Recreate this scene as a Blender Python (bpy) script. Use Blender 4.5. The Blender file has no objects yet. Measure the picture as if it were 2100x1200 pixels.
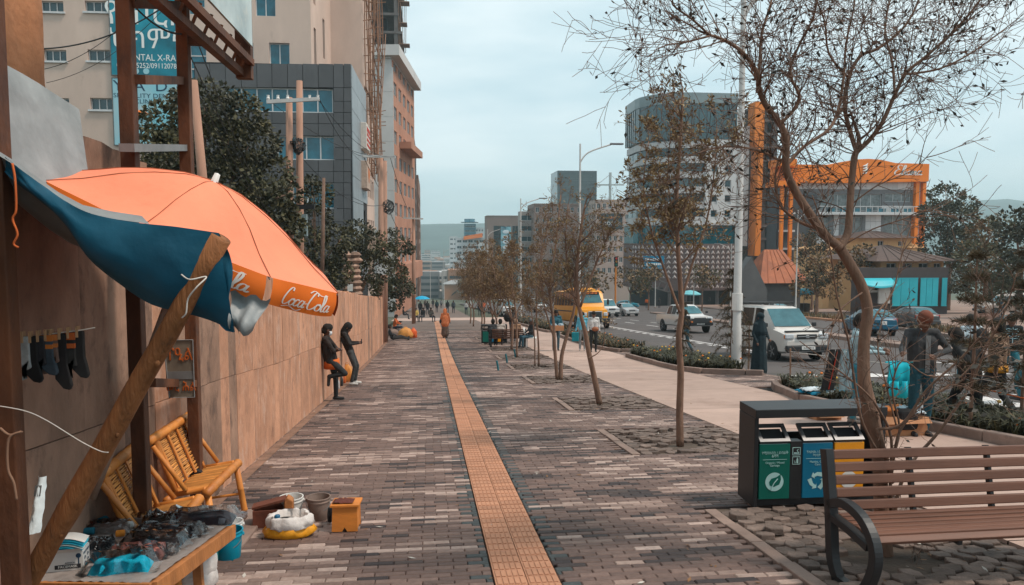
import bpy, bmesh, math, random
from mathutils import Vector, Matrix, Quaternion, noise as mnoise
rnd = random.Random(7)
R = math.radians
SC = bpy.context.scene
COL = SC.collection
# ------------------------------------------------------------------ camera
FPX, HORY, VPX, CAMH = 1550.0, 488.0, 880.0, 1.82      # focal length in photo pixels, level horizon, street direction, eye height
YAW = math.atan((1050 - VPX) / FPX); PIT = math.atan((600 - HORY) / FPX)
cam_d = bpy.data.cameras.new('camera'); cam = bpy.data.objects.new('camera', cam_d); COL.objects.link(cam)
cam_d.sensor_width = 36; cam_d.lens = FPX / 2100 * 36; cam_d.clip_start = .05; cam_d.clip_end = 12000
cam.location = (0, 0, CAMH); cam.rotation_euler = (R(90) - PIT, 0, -YAW)
SC.camera = cam
# ------------------------------------------------------------------ sky, sun, exposure
SUN_EL, SUN_AZ = R(58), R(112)        # azimuth clockwise from +Y
w = bpy.data.worlds.new('World'); SC.world = w; w.use_nodes = True
nt = w.node_tree; nt.nodes.clear()
out = nt.nodes.new('ShaderNodeOutputWorld'); bg = nt.nodes.new('ShaderNodeBackground')
sky = nt.nodes.new('ShaderNodeTexSky'); sky.sky_type = 'NISHITA'; sky.sun_disc = False
sky.sun_elevation = SUN_EL; sky.sun_rotation = SUN_AZ; sky.altitude = 2300; sky.air_density = 1.2; sky.dust_density = 3
tc = nt.nodes.new('ShaderNodeTexCoord'); mp = nt.nodes.new('ShaderNodeMapping'); mp.inputs['Scale'].default_value = (1.6, 1.6, 6.5)
nz = nt.nodes.new('ShaderNodeTexNoise'); nz.inputs['Scale'].default_value = 2.1; nz.inputs['Detail'].default_value = 5
cr = nt.nodes.new('ShaderNodeValToRGB')
cr.color_ramp.elements[0].position = .38; cr.color_ramp.elements[0].color = (5.3, 6.8, 7.3, 1)
cr.color_ramp.elements[1].position = .66; cr.color_ramp.elements[1].color = (7.3, 8.3, 8.5, 1)
mx = nt.nodes.new('ShaderNodeMixRGB'); mx.inputs[0].default_value = .9      # an overcast veil over the clear sky
nt.links.new(tc.outputs['Generated'], mp.inputs[0]); nt.links.new(mp.outputs[0], nz.inputs['Vector'])
nt.links.new(nz.outputs['Fac'], cr.inputs[0]); nt.links.new(sky.outputs[0], mx.inputs[1]); nt.links.new(cr.outputs[0], mx.inputs[2])
nt.links.new(mx.outputs[0], bg.inputs[0]); bg.inputs[1].default_value = .1
nt.links.new(bg.outputs[0], out.inputs[0])
sd = bpy.data.lights.new('sun', 'SUN'); sd.energy = 2.3; sd.angle = R(10); sd.color = (1, .88, .76)
sun = bpy.data.objects.new('sun', sd); COL.objects.link(sun)
sdir = Vector((math.sin(SUN_AZ) * math.cos(SUN_EL), math.cos(SUN_AZ) * math.cos(SUN_EL), math.sin(SUN_EL)))
sun.rotation_euler = sdir.to_track_quat('Z', 'Y').to_euler(); sun.location = (0, -20, 60)
vs = SC.view_settings; vs.view_transform = 'Standard'; vs.look = 'None'; vs.exposure = 0.42; vs.gamma = 1; vs.use_curve_mapping = False
SC.render.engine = 'CYCLES'
cy = SC.cycles; cy.use_denoising = True; cy.max_bounces = 6; cy.diffuse_bounces = 3; cy.glossy_bounces = 3
cy.transmission_bounces = 5; cy.transparent_max_bounces = 16; cy.volume_bounces = 0; cy.caustics_reflective = False; cy.caustics_refractive = False
cy.sample_clamp_indirect = 6
# ------------------------------------------------------------------ measuring: the street falls away from the camera
def gz(y):                                   # height of the street along its length
    s1, s2, a, b = .0967, .076, 18., 34.
    if y < a: return -s1 * y
    if y < b:
        t = y - a; return -s1 * a - (s1 * t - (s1 - s2) * t * t / (2 * (b - a)))
    z34 = -s1 * a - (s1 + s2) / 2 * (b - a)
    if y < 220: return z34 - s2 * (y - b)
    z220 = z34 - s2 * (220 - b); L = 600.
    t = min(y - 220, L); z = z220 - (s2 * t - s2 * t * t / (2 * L))
    return z
_cp, _sp, _cy, _sy = math.cos(PIT), math.sin(PIT), math.cos(YAW), math.sin(YAW)
FWD = Vector((_sy * _cp, _cy * _cp, -_sp)); RGT = Vector((_cy, -_sy, 0)); UPV = RGT.cross(FWD); EYE = Vector((0, 0, CAMH))
def ray(px, py): return FWD + RGT * ((px - 1050) / FPX) - UPV * ((py - 600) / FPX)
def G(px, py, h=0.0):                        # where a photo point meets the street (plus h)
    d = ray(px, py); lo, hi = .3, 4000.
    for _ in range(60):
        m = (lo + hi) / 2
        if CAMH + d.z * m > gz(d.y * m) + h: lo = m
        else: hi = m
    return EYE + d * lo
def P(px, py, Y):                            # the point of that sight line at street distance Y
    d = ray(px, py); return EYE + d * (Y / d.y)
def PXX(px, py, X):
    d = ray(px, py); return EYE + d * (X / d.x)
# ------------------------------------------------------------------ materials
MATS = {}
def M(name, col, rough=.8, var=.18, scale=6., bump=0., metal=0., col2=None, spec=.4, detail=6., bscale=None, rand=0., stretch=None, spot=None, alpha=None, trans=0., emit=0., attr=None, coat=0.):
    if name in MATS: return MATS[name]
    m = bpy.data.materials.new(name); m.use_nodes = True; nt = m.node_tree; N = nt.nodes; L = nt.links
    b = N['Principled BSDF']; b.inputs['Roughness'].default_value = rough; b.inputs['Metallic'].default_value = metal
    b.inputs['Specular IOR Level'].default_value = spec; b.inputs['Coat Weight'].default_value = coat
    if alpha is not None: b.inputs['Alpha'].default_value = alpha
    if trans: b.inputs['Transmission Weight'].default_value = trans
    tc = N.new('ShaderNodeTexCoord'); vec = tc.outputs['Object']
    oi = N.new('ShaderNodeObjectInfo')
    if stretch:
        mp = N.new('ShaderNodeMapping'); mp.inputs['Scale'].default_value = stretch; L.new(vec, mp.inputs[0]); vec = mp.outputs[0]
    ad = N.new('ShaderNodeVectorMath'); ad.operation = 'ADD'; sc = N.new('ShaderNodeVectorMath'); sc.operation = 'SCALE'; sc.inputs['Scale'].default_value = 37.
    cb = N.new('ShaderNodeCombineXYZ'); L.new(oi.outputs['Random'], cb.inputs[0]); L.new(oi.outputs['Random'], cb.inputs[1]); L.new(cb.outputs[0], sc.inputs[0])
    L.new(vec, ad.inputs[0]); L.new(sc.outputs[0], ad.inputs[1]); vec = ad.outputs[0]
    nz = N.new('ShaderNodeTexNoise'); nz.inputs['Scale'].default_value = scale; nz.inputs['Detail'].default_value = detail; nz.inputs['Roughness'].default_value = .62
    L.new(vec, nz.inputs['Vector'])
    c = Vector(col); c1 = c * (1 - var); c2 = Vector(col2) if col2 else c * (1 + var)
    rp = N.new('ShaderNodeValToRGB'); rp.color_ramp.elements[0].position = .3; rp.color_ramp.elements[1].position = .7
    rp.color_ramp.elements[0].color = (*c1, 1); rp.color_ramp.elements[1].color = (*c2, 1)
    L.new(nz.outputs['Fac'], rp.inputs[0]); colout = rp.outputs[0]
    if attr:                                  # colour of each piece, from the mesh or from the object
        a = N.new('ShaderNodeAttribute') if attr == 'Col' else oi
        if attr == 'Col': a.attribute_name = 'Col'
        mm = N.new('ShaderNodeMixRGB'); mm.blend_type = 'MULTIPLY'; mm.inputs[0].default_value = 1
        L.new(colout, mm.inputs[1]); L.new(a.outputs['Color'], mm.inputs[2]); colout = mm.outputs[0]
    if rand:
        hs = N.new('ShaderNodeHueSaturation'); mr = N.new('ShaderNodeMapRange'); mr.inputs['To Min'].default_value = 1 - rand; mr.inputs['To Max'].default_value = 1 + rand
        L.new(oi.outputs['Random'], mr.inputs[0]); L.new(mr.outputs[0], hs.inputs['Value']); L.new(colout, hs.inputs['Color']); colout = hs.outputs[0]
    for spot in (spot if isinstance(spot, list) else [spot] if spot else []):   # stains: (colour, scale, threshold, strength)
        n2 = N.new('ShaderNodeTexNoise'); n2.inputs['Scale'].default_value = spot[1]; n2.inputs['Detail'].default_value = 8; n2.inputs['Roughness'].default_value = .7; L.new(vec, n2.inputs['Vector'])
        r2 = N.new('ShaderNodeMapRange'); r2.inputs['From Min'].default_value = spot[2]; r2.inputs['From Max'].default_value = spot[2] + .12; r2.inputs['To Max'].default_value = spot[3]
        L.new(n2.outputs['Fac'], r2.inputs[0]); mm = N.new('ShaderNodeMixRGB'); mm.inputs[2].default_value = (*spot[0], 1)
        L.new(r2.outputs[0], mm.inputs[0]); L.new(colout, mm.inputs[1]); colout = mm.outputs[0]
    L.new(colout, b.inputs['Base Color'])
    if emit: L.new(colout, b.inputs['Emission Color']); b.inputs['Emission Strength'].default_value = emit
    if bump:
        n3 = N.new('ShaderNodeTexNoise'); n3.inputs['Scale'].default_value = bscale or scale * 6; n3.inputs['Detail'].default_value = 6; L.new(vec, n3.inputs['Vector'])
        bp = N.new('ShaderNodeBump'); bp.inputs['Strength'].default_value = min(1, bump); bp.inputs['Distance'].default_value = .02
        L.new(n3.outputs['Fac'], bp.inputs['Height']); L.new(bp.outputs[0], b.inputs['Normal'])
    m.diffuse_color = (*col, 1)
    MATS[name] = m
    return m
# ------------------------------------------------------------------ mesh building
class MB:
    def __init__(s): s.v = []; s.f = []; s.m = []; s.c = None; s.T = None
    def add(s, vs, fs, mi=0):
        o = len(s.v)
        if s.T is not None: vs = [s.T @ Vector(p) for p in vs]
        s.v += [tuple(p) for p in vs]; s.f += [tuple(i + o for i in f) for f in fs]; s.m += [mi] * len(fs); return s
    def hexa(s, c, mi=0):                      # 8 corners: bottom ring then top ring
        return s.add(c, [(3, 2, 1, 0), (4, 5, 6, 7), (0, 1, 5, 4), (1, 2, 6, 5), (2, 3, 7, 6), (3, 0, 4, 7)], mi)
    def box(s, c, d, mi=0, rz=0, rot=None):
        x, y, z = d[0] / 2, d[1] / 2, d[2] / 2
        q = rot if rot is not None else Matrix.Rotation(rz, 3, 'Z')
        c = Vector(c)
        return s.hexa([c + q @ Vector(p) for p in ((-x, -y, -z), (x, -y, -z), (x, y, -z), (-x, y, -z), (-x, -y, z), (x, -y, z), (x, y, z), (-x, y, z))], mi)
    def bb(s, x0, x1, y0, y1, z0, z1, mi=0): return s.box(((x0 + x1) / 2, (y0 + y1) / 2, (z0 + z1) / 2), (x1 - x0, y1 - y0, z1 - z0), mi)
    def bar(s, a, b, w, h, mi=0, up=(0, 0, 1)):
        a = Vector(a); b = Vector(b); d = (b - a); l = d.length; d.normalize()
        up = Vector(up); x = d.cross(up)
        if x.length < 1e-4: x = d.cross(Vector((1, 0, 0)))
        x.normalize(); z = x.cross(d)
        return s.box((a + b) / 2, (w, l, h), mi, rot=Matrix((x, d, z)).transposed())
    def quad(s, a, b, c, d, mi=0): return s.add([a, b, c, d], [(0, 1, 2, 3)], mi)
    def tube(s, pts, rad, n=8, mi=0, cap=True, closed=False):
        pts = [Vector(p) for p in pts]; k = len(pts)
        if not isinstance(rad, (list, tuple)): rad = [rad] * k
        vs = []; prev = None
        for i, p in enumerate(pts):
            a = pts[i - 1] if (i > 0 or closed) else p; b = pts[(i + 1) % k] if (i < k - 1 or closed) else p
            d = (b - a)
            if d.length < 1e-9: d = Vector((0, 0, 1))
            d.normalize()
            if prev is None:
                x = d.orthogonal().normalized()
                if abs(d.z) < .9: x = d.cross(Vector((0, 0, 1))).normalized()
            else:
                x = prev - d * prev.dot(d)
                x = x.normalized() if x.length > 1e-6 else d.orthogonal().normalized()
            prev = x; y = d.cross(x)
            for j in range(n):
                t = 2 * math.pi * j / n; vs.append(p + (x * math.cos(t) + y * math.sin(t)) * rad[i])
        fs = []
        for i in range(k if closed else k - 1):
            i2 = (i + 1) % k
            for j in range(n): fs.append((i * n + j, i * n + (j + 1) % n, i2 * n + (j + 1) % n, i2 * n + j))
        if cap and not closed: fs += [tuple(range(n - 1, -1, -1)), tuple((k - 1) * n + j for j in range(n))]
        return s.add(vs, fs, mi)
    def cyl(s, a, b, r, n=12, mi=0, r2=None): return s.tube([a, b], [r, r if r2 is None else r2], n, mi)
    def lathe(s, prof, n=20, c=(0, 0, 0), mi=0, rot=None, sx=1, sy=1):
        vs = []; c = Vector(c)
        for r, z in prof:
            for j in range(n):
                t = 2 * math.pi * j / n; p = Vector((r * math.cos(t) * sx, r * math.sin(t) * sy, z)); vs.append(c + (rot @ p if rot is not None else p))
        fs = [(i * n + j, i * n + (j + 1) % n, (i + 1) * n + (j + 1) % n, (i + 1) * n + j) for i in range(len(prof) - 1) for j in range(n)]
        if prof[0][0] > 1e-6: fs.append(tuple(range(n - 1, -1, -1)))
        if prof[-1][0] > 1e-6: fs.append(tuple((len(prof) - 1) * n + j for j in range(n)))
        return s.add(vs, fs, mi)
    def ell(s, c, r, n=10, mi=0, rot=None):
        k = max(4, n // 2); return s.lathe([(max(1e-7, math.sin(math.pi * i / k)), -math.cos(math.pi * i / k)) for i in range(k + 1)], n, c, mi, (rot if rot is not None else Matrix.Identity(3)) @ Matrix.Diagonal(Vector(r)))
    def prism(s, poly, z0, z1, mi=0, T=None):  # polygon in xy
        n = len(poly); vs = [Vector((p[0], p[1], z0)) for p in poly] + [Vector((p[0], p[1], z1)) for p in poly]
        if T is not None: vs = [T @ v for v in vs]
        return s.add(vs, [tuple(range(n - 1, -1, -1)), tuple(range(n, 2 * n))] + [(i, (i + 1) % n, n + (i + 1) % n, n + i) for i in range(n)], mi)
    def grid(s, rows, mi=0, closed=False):     # list of rows of points
        n = len(rows[0]); vs = [p for r in rows for p in r]; fs = []
        for i in range(len(rows) - 1):
            for j in range(n if closed else n - 1): fs.append((i * n + j, i * n + (j + 1) % n, (i + 1) * n + (j + 1) % n, (i + 1) * n + j))
        return s.add(vs, fs, mi)
    def build(s, name, mats, parent=None, smooth=False, bevel=0, seg=2, colors=None, fix=False):
        me = bpy.data.meshes.new(name); me.from_pydata(s.v, [], s.f)
        if not isinstance(mats, (list, tuple)): mats = [mats]
        for m in mats: me.materials.append(m)
        if len(mats) > 1: me.polygons.foreach_set('material_index', s.m)
        if smooth: me.polygons.foreach_set('use_smooth', [True] * len(me.polygons))
        if colors is not None:
            at = me.color_attributes.new('Col', 'FLOAT_COLOR', 'CORNER'); buf = []
            for f, c in zip(s.f, colors): buf += [c[0], c[1], c[2], 1] * len(f)
            at.data.foreach_set('color', buf)
        if fix:
            bm = bmesh.new(); bm.from_mesh(me); bmesh.ops.recalc_face_normals(bm, faces=bm.faces[:]); bm.to_mesh(me); bm.free()
        me.update()
        o = bpy.data.objects.new(name, me); COL.objects.link(o)
        if parent is not None: o.parent = parent
        if bevel:
            b = o.modifiers.new('bevel', 'BEVEL'); b.width = bevel; b.segments = seg; b.limit_method = 'ANGLE'; b.angle_limit = R(40)
        if smooth == 'auto' or smooth == 2: pass
        return o
def tag(o, label=None, cat=None, group=None, kind=None):
    if label: o['label'] = label
    if cat: o['category'] = cat
    if group: o['group'] = group
    if kind: o['kind'] = kind
    return o
def thing(name, loc, label, cat, group=None, rz=0.):
    o = bpy.data.objects.new(name, None); COL.objects.link(o); o.location = loc; o.rotation_euler = (0, 0, rz); o.empty_display_size = .2
    return tag(o, label, cat, group)
def copy_tree(o, parent=None):
    c = o.copy(); COL.objects.link(c); c.parent = parent
    for ch in list(o.children): copy_tree(ch, c)
    return c
def text(name, body, size, mat, parent, loc, rot=(R(90), 0, 0), ext=.003, align='CENTER', sx=1.):
    cu = bpy.data.curves.new(name, 'FONT'); cu.body = body; cu.size = size; cu.extrude = ext; cu.align_x = align; cu.align_y = 'CENTER'; cu.resolution_u = 3
    cu.materials.append(mat); o = bpy.data.objects.new(name, cu); COL.objects.link(o); TEXTS.append((o, name, parent, loc, rot, sx, mat))
    return o
TEXTS = []
def flush_texts():                             # turn the lettering into plain meshes
    dg = bpy.context.evaluated_depsgraph_get()
    for o, name, parent, loc, rot, sx, mat in TEXTS:
        me = bpy.data.meshes.new_from_object(o.evaluated_get(dg)); n = bpy.data.objects.new(name, me); COL.objects.link(n); n.parent = parent; n.location = loc; n.rotation_euler = rot; n.scale = (sx, 1, 1)
        if not me.materials: me.materials.append(mat)
        bpy.data.objects.remove(o)
    TEXTS.clear()
def bars(parent, mat, rows, rz=0.):             # print too small to read: short dashes in rows (x0, x1, y, z, height, seed)
    b = MB(); b.T = Matrix.Rotation(rz, 4, 'Z')
    for x0, x1, y, z, h, sd in rows:
        q = random.Random(sd); x = x0
        while x < x1 - h * .3: w_ = min(x1 - x, h * q.uniform(.35, .9)); b.box((x + w_ / 2, y, z), (w_, .012, h * q.uniform(.75, 1))); x += w_ + h * .25
    return b.build('print', mat, parent)
def nval(x, y, z=0): return mnoise.noise(Vector((x, y, z)))
def bez(pts, k=10):                            # smooth polyline through points (Catmull-Rom)
    pts = [Vector(p) for p in pts]; o = []
    for i in range(len(pts) - 1):
        p0 = pts[max(0, i - 1)]; p1 = pts[i]; p2 = pts[i + 1]; p3 = pts[min(len(pts) - 1, i + 2)]
        for j in range(k):
            t = j / k; o.append(.5 * ((2 * p1) + (p2 - p0) * t + (2 * p0 - 5 * p1 + 4 * p2 - p3) * t * t + (3 * p1 - p0 - 3 * p2 + p3) * t ** 3))
    o.append(pts[-1]); return o
# ================================================================== ground, street, pavement
m_soil = M('soil', (.085, .06, .045), .95, .35, 3, .6, bscale=30)
m_land = M('land', (.075, .08, .05), .95, .5, .03, 0, detail=8)
m_asph = M('asphalt', (.085, .07, .066), .85, .22, .35, .25, bscale=120, spot=((.045, .04, .04), .5, .55, .7))
m_paint = M('road_paint', (.62, .58, .56), .7, .25, 5, spot=((.12, .11, .11), 6, .58, .8))
m_conc = M('path_concrete', (.40, .275, .225), .85, .12, 1.5, .2, bscale=60, rand=.16, spot=((.24, .15, .115), .9, .55, .6))
m_kerb = M('kerb_concrete', (.24, .165, .135), .88, .25, 3, .3, bscale=50, rand=.12, spot=((.08, .06, .05), 3, .6, .6))
BR = dict(rough=.62, spec=.25, var=.2, scale=22, bump=.25, bscale=160, spot=((.045, .035, .032), 9, .62, .55))
m_brk1 = M('paver_single', (1, 1, 1), attr='Obj', **BR)
m_brkN = M('paver_field', (1, 1, 1), attr='Col', **BR)
m_joint = M('joint_sand', (.022, .017, .015), .95, .4, 12, .5)
m_farpave = M('far_paving', (.15, .108, .09), .85, .3, 3, .2, stretch=(1, 4, 1))
m_tact = M('tactile_concrete', (.45, .215, .125), .8, .14, 5, .15, bscale=80, rand=.12, spot=((.2, .1, .06), 5, .6, .5))
m_cob = M('cobble_paver', (.15, .107, .088), .85, .35, 9, .5, bscale=45, rand=.35)

def strip(mb, pts_l, pts_r, dz, y0, y1, dy, mi=0):    # sheet between two X functions following the street
    rows = []; y = y0
    while True:
        rows.append([(pts_l(y), y, gz(y) + dz), (pts_r(y), y, gz(y) + dz)])
        if y >= y1: break
        y = min(y1, y + dy(y))
    mb.grid([r[::-1] for r in rows][::-1] if False else rows, mi)
def lin(tab):
    def f(y):
        if y <= tab[0][1]: return tab[0][0]
        for (x0, ya), (x1, yb) in zip(tab, tab[1:]):
            if y <= yb: return x0 + (x1 - x0) * (y - ya) / (yb - ya)
        return tab[-1][0]
    return f
cst = lambda x: (lambda y: x)
dyf = lambda y: 1.0 if y < 40 else (3 if y < 100 else 12)
# base terrain to the horizon
ys = [-40, -10, 0] + list(range(2, 40, 2)) + list(range(40, 220, 6)) + list(range(220, 900, 20)) + [1000, 1200, 1500, 2000, 2600, 3200]
xs = [-2500, -1500, -800, -400, -200, -100, -40, -10, -2.4, 3, 9, 20, 40, 60, 100, 200, 400, 800, 1500, 2500, 3200]
mb = MB(); mb.grid([[(x, y, gz(y) - .35 + (0 if abs(x) < 60 or y < 250 else 3 * nval(x * .004, y * .004))) for x in xs] for y in ys])
tag(mb.build('ground', m_land, smooth=True), kind='structure')
# hills
def hill(name, x0, x1, y0, y1, ridge, mat, nx=60, ny=14, amp=.12, sc=.004):
    rows = []
    for j in range(ny + 1):
        t = j / ny; y = y0 + (y1 - y0) * t; row = []
        for i in range(nx + 1):
            x = x0 + (x1 - x0) * i / nx; e = math.sin(math.pi * min(1, t * 1.35) * .5) if t < .74 else math.cos((t - .74) / .26 * math.pi * .5)
            h = ridge(x) * e; h *= 1 + amp * nval(x * sc, y * sc, 3.3) + amp * .5 * nval(x * sc * 4, y * sc * 4, 8)
            row.append((x, y, -42 + h))
        rows.append(row)
    b = MB(); b.grid(rows); return tag(b.build(name, mat, smooth=True), kind='structure')
m_hill = M('hill_woods', (.035, .06, .05), .95, .5, .01, 0, detail=9)
hill('hills', -1500, 900, 1300, 2600, lambda x: 84 + 12 * nval(x * .0016, 1) - 10 * abs(nval(x * .004, 4)), m_hill, amp=.05)
hill('mountain', 780, 2900, 1350, 2500, lambda x: 42 + 112 * max(0, min(1, (x - 780) / 330)) * (1 + .1 * nval(x * .0012, 7)), m_hill, nx=50)
# road
roadR = lin([(24, 0), (24.5, 28), (28.2, 38.6), (33.7, 57.5), (36, 70), (42, 100), (52, 160)])
mb = MB(); strip(mb, cst(8.9), roadR, -.12, -12, 230, dyf); tag(mb.build('road', m_asph), kind='structure')
mb = MB(); strip(mb, roadR, lambda y: 140, -.0, -12, 230, dyf); tag(mb.build('far_pavement', M('far_pave_ground', (.26, .17, .135), .9, .3, .5, .2, spot=((.1, .075, .06), .3, .52, .8))), kind='structure')
# painted markings
def paint(x0, x1, y0, y1, x0b=None, x1b=None):
    b = MB(); x0b = x0 if x0b is None else x0b; x1b = x1 if x1b is None else x1b
    n = max(1, int((y1 - y0) / 3)); rows = []
    for i in range(n + 1):
        t = i / n; y = y0 + (y1 - y0) * t; rows.append([(x0 + (x0b - x0) * t, y, gz(y) - .116), (x1 + (x1b - x1) * t, y, gz(y) - .116)])
    b.grid(rows); return b
markings = bpy.data.objects.new('road_markings', None); COL.objects.link(markings); markings['kind'] = 'structure'
paint(9.62, 9.8, 22, 75).build('edge_line', m_paint, markings)
paint(13.62, 13.78, 30, 90).build('lane_line', m_paint, markings)
for k in range(26): paint(13.2, 13.42, 26 + k * 1.6, 26 + k * 1.6 + .8).build('lane_dash', m_paint, markings)
for k in range(9):
    y = 22 + k * 6.6
    if k != 3: paint(17.0, 17.16, y, y + 3).build('lane_dash', m_paint, markings)
    paint(20.2 if k > 4 else 19.0, 20.36 if k > 4 else 19.12, y + 32, y + 35).build('lane_dash', m_paint, markings)
for k in range(5): paint(10.1 + k * 1.75, 11.0 + k * 1.75, 19.3, 20.3).build('crossing_bar', m_paint, markings)
for k in range(4): paint(9.1 + k * 1.6, 9.9 + k * 1.6, 13.0, 14.9, 9.3 + k * 1.6, 10.1 + k * 1.6).build('crossing_bar', m_paint, markings)
# the near pavement: bed, driveway crossing, brick field, tactile strip
mb = MB(); strip(mb, cst(-2.35), cst(9.0), -.03, -4, 72, dyf); tag(mb.build('pavement', m_joint), kind='structure')
pavement = bpy.data.objects['pavement']
mb = MB(); strip(mb, cst(-2.5), cst(4.45), -.002, 49.9, 71.5, dyf); strip(mb, cst(-3.6), cst(4.45), -.002, 79.5, 215, dyf); mb.build('far_brickwork', m_farpave, pavement)
mb = MB(); strip(mb, cst(-3.6), cst(9.0), .0, 71.4, 79.6, dyf); mb.build('driveway_crossing', m_conc, pavement)
PITS = [(2.55, 4.35, 4.0, 6.45), (2.6, 4.35, 9.05, 10.95), (2.6, 4.35, 13.3, 15.2), (2.6, 4.35, 18.3, 20.2), (2.6, 4.35, 22.7, 24.6), (2.6, 4.35, 26.9, 28.8), (2.6, 4.35, 31.2, 33), (2.6, 4.35, 35.5, 37.3), (2.6, 4.35, 40, 41.8)]
PITT = [(3.28, 5.02), (3.31, 9.6), (3.24, 14.08), (3.33, 19.27), (3.44, 23.52), (3.26, 27.72), (3.3, 32.1), (3.3, 36.4), (3.3, 40.8)]
def in_pit(x, y):
    for a, b, c, d in PITS:
        if a - .13 < x < b + .05 and c - .08 < y < d + .08: return True
    return False
PAL = [(.165, .106, .088), (.15, .096, .08), (.138, .088, .074), (.182, .118, .098), (.124, .08, .068)]
LIGHT = [(.27, .185, .155), (.35, .25, .21), (.23, .158, .132), (.43, .315, .27)]; DARK = [(.055, .04, .038), (.07, .05, .045), (.045, .034, .034)]
def brick_shape(b, x, y, lx, ly, z, s=0.):
    c = .007; hz = .045
    x0, x1, y0, y1 = x - lx / 2, x + lx / 2, y - ly / 2, y + ly / 2
    za = lambda yy: z + s * (yy - y)
    v = [(x0, y0, za(y0) - hz), (x1, y0, za(y0) - hz), (x1, y1, za(y1) - hz), (x0, y1, za(y1) - hz),
         (x0, y0, za(y0) - c), (x1, y0, za(y0) - c), (x1, y1, za(y1) - c), (x0, y1, za(y1) - c),
         (x0 + c, y0 + c, za(y0 + c)), (x1 - c, y0 + c, za(y0 + c)), (x1 - c, y1 - c, za(y1 - c)), (x0 + c, y1 - c, za(y1 - c))]
    b.add(v, [(8, 9, 10, 11), (0, 1, 5, 4), (1, 2, 6, 5), (2, 3, 7, 6), (3, 0, 4, 7), (4, 5, 9, 8), (5, 6, 10, 9), (6, 7, 11, 10), (7, 4, 8, 11)])
BL, BW_ = .209, .0712; one = MB(); brick_shape(one, 0, 0, BL, BW_, 0); proto = None
field = MB(); fcol = []; singles = 0; row = 0; y = 3.6; br = random.Random(3)
SX = (.415, .855)                              # tactile strip
while y < 50:
    off = (.106 if row % 2 else 0) + br.uniform(-.012, .012); x = -2.3 + off; drift = .01 * math.sin(y * .7)
    while x < 9.0:
        if (x > 4.38 and not (7.35 < x)) or in_pit(x, y) or (x > 7.35 and (y < 16.4 or (20.6 < y < 27.6))) : x += .2125; continue
        bx0, bx1 = x - BL / 2, x + BL / 2; cut = False
        if bx1 > SX[0] - .004 and bx0 < SX[1] + .004:
            if bx0 < SX[0] - .03 and x < .63: bx1 = SX[0] - .004; cut = True
            elif bx1 > SX[1] + .03 and x > .63: bx0 = SX[1] + .004; cut = True
            else: x += .2125; continue
        n = .7 * nval(x * .45 + 20, y * 2.2, 1) + .75 * nval(x * 1.3, y * 12, 5); q = br.random()
        if n > .23 or q > .95: c = br.choice(LIGHT)
        elif n < -.3 or q < .03: c = br.choice(DARK)
        else: c = br.choice(PAL)
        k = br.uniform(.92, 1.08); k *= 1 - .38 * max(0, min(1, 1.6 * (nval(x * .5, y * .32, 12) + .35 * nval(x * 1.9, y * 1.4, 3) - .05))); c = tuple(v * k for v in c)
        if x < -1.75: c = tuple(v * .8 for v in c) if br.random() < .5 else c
        z = gz(y) + br.uniform(-.003, .003)
        if cut and bx1 - bx0 < .16 and br.random() < .8: c = tuple(v * k for v in (.06, .068, .069))
        if not cut and singles < 300 and 4.72 < y and -1.05 < x < 2.45 - (y - 4.7) * .02:
            if proto is None: proto = one.build('paving_brick', m_brk1, pavement); o = proto
            else: o = proto.copy(); COL.objects.link(o)
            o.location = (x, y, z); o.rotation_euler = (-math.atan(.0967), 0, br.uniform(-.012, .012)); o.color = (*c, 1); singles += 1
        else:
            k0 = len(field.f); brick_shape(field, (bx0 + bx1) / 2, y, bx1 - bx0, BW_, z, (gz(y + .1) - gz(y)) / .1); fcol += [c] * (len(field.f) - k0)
        x += .2125
    y += .0735; row += 1
fo = field.build('brick_field', m_brkN, pavement, colors=fcol); fo['kind'] = 'stuff'
lt = MB()
for _ in range(420):
    y = 4.5 + 32 * br.random() ** 1.5; x = br.uniform(-2, 4.3) if br.random() < .6 else br.choice((-1.95, 3.4, 4.3)) + br.gauss(0, .25); p = Vector((x, y, gz(y) + .008)); d = Vector((br.gauss(0, 1), br.gauss(0, 1), .15)).normalized() * br.uniform(.012, .035); e = Vector((-d.y, d.x, .003)) * .4; lt.add([p - d, p + e, p + d, p - e], [(0, 1, 2, 3)], br.choice((0, 0, 1)))
tag(lt.build('fallen_leaves', [M('dry_leaf', (.2, .1, .045), .8, .4, 9), M('paper_bit', (.5, .45, .4), .8)]), 'scattered dry leaves and paper bits on the bricks', kind='stuff')
# tactile tiles, two wide
tl = MB(); T = .217; TY = .145
tl.bb(-T / 2 + .003, T / 2 - .003, -TY / 2 + .003, TY / 2 - .003, -.05, 0.002)
for k in range(5): xx = -T / 2 + .03 + k * (T - .06) / 4; tl.bb(xx - .014, xx + .014, -TY / 2 + .014, TY / 2 - .014, .0022, .0075)
tp = tl.build('tactile_tile', m_tact, pavement, bevel=0); n = 0; far = MB(); y = 3.7
while y < 70:
    for s in (0, 1):
        x = SX[0] + .003 + T / 2 + s * T
        if n < 300 and y < 45:
            o = tp if n == 0 else tp.copy()
            if n: COL.objects.link(o)
            o.location = (x, y, gz(y) + .004 + br.uniform(-.002, .002)); o.rotation_euler = (math.atan(gz(y + .5) - gz(y - .5)), 0, br.uniform(-.006, .006)); n += 1
        else:
            sl = (gz(y + .1) - gz(y - .1)) / .2; far.hexa([(x + a * (T / 2 - .004), y + b * (TY / 2 - .003), gz(y) + b * TY / 2 * sl + zz) for zz in (-.04, .008) for a, b in ((-1, -1), (1, -1), (1, 1), (-1, 1))])
    y += TY
fo = far.build('tactile_strip_far', m_tact, pavement); fo['kind'] = 'stuff'
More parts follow.
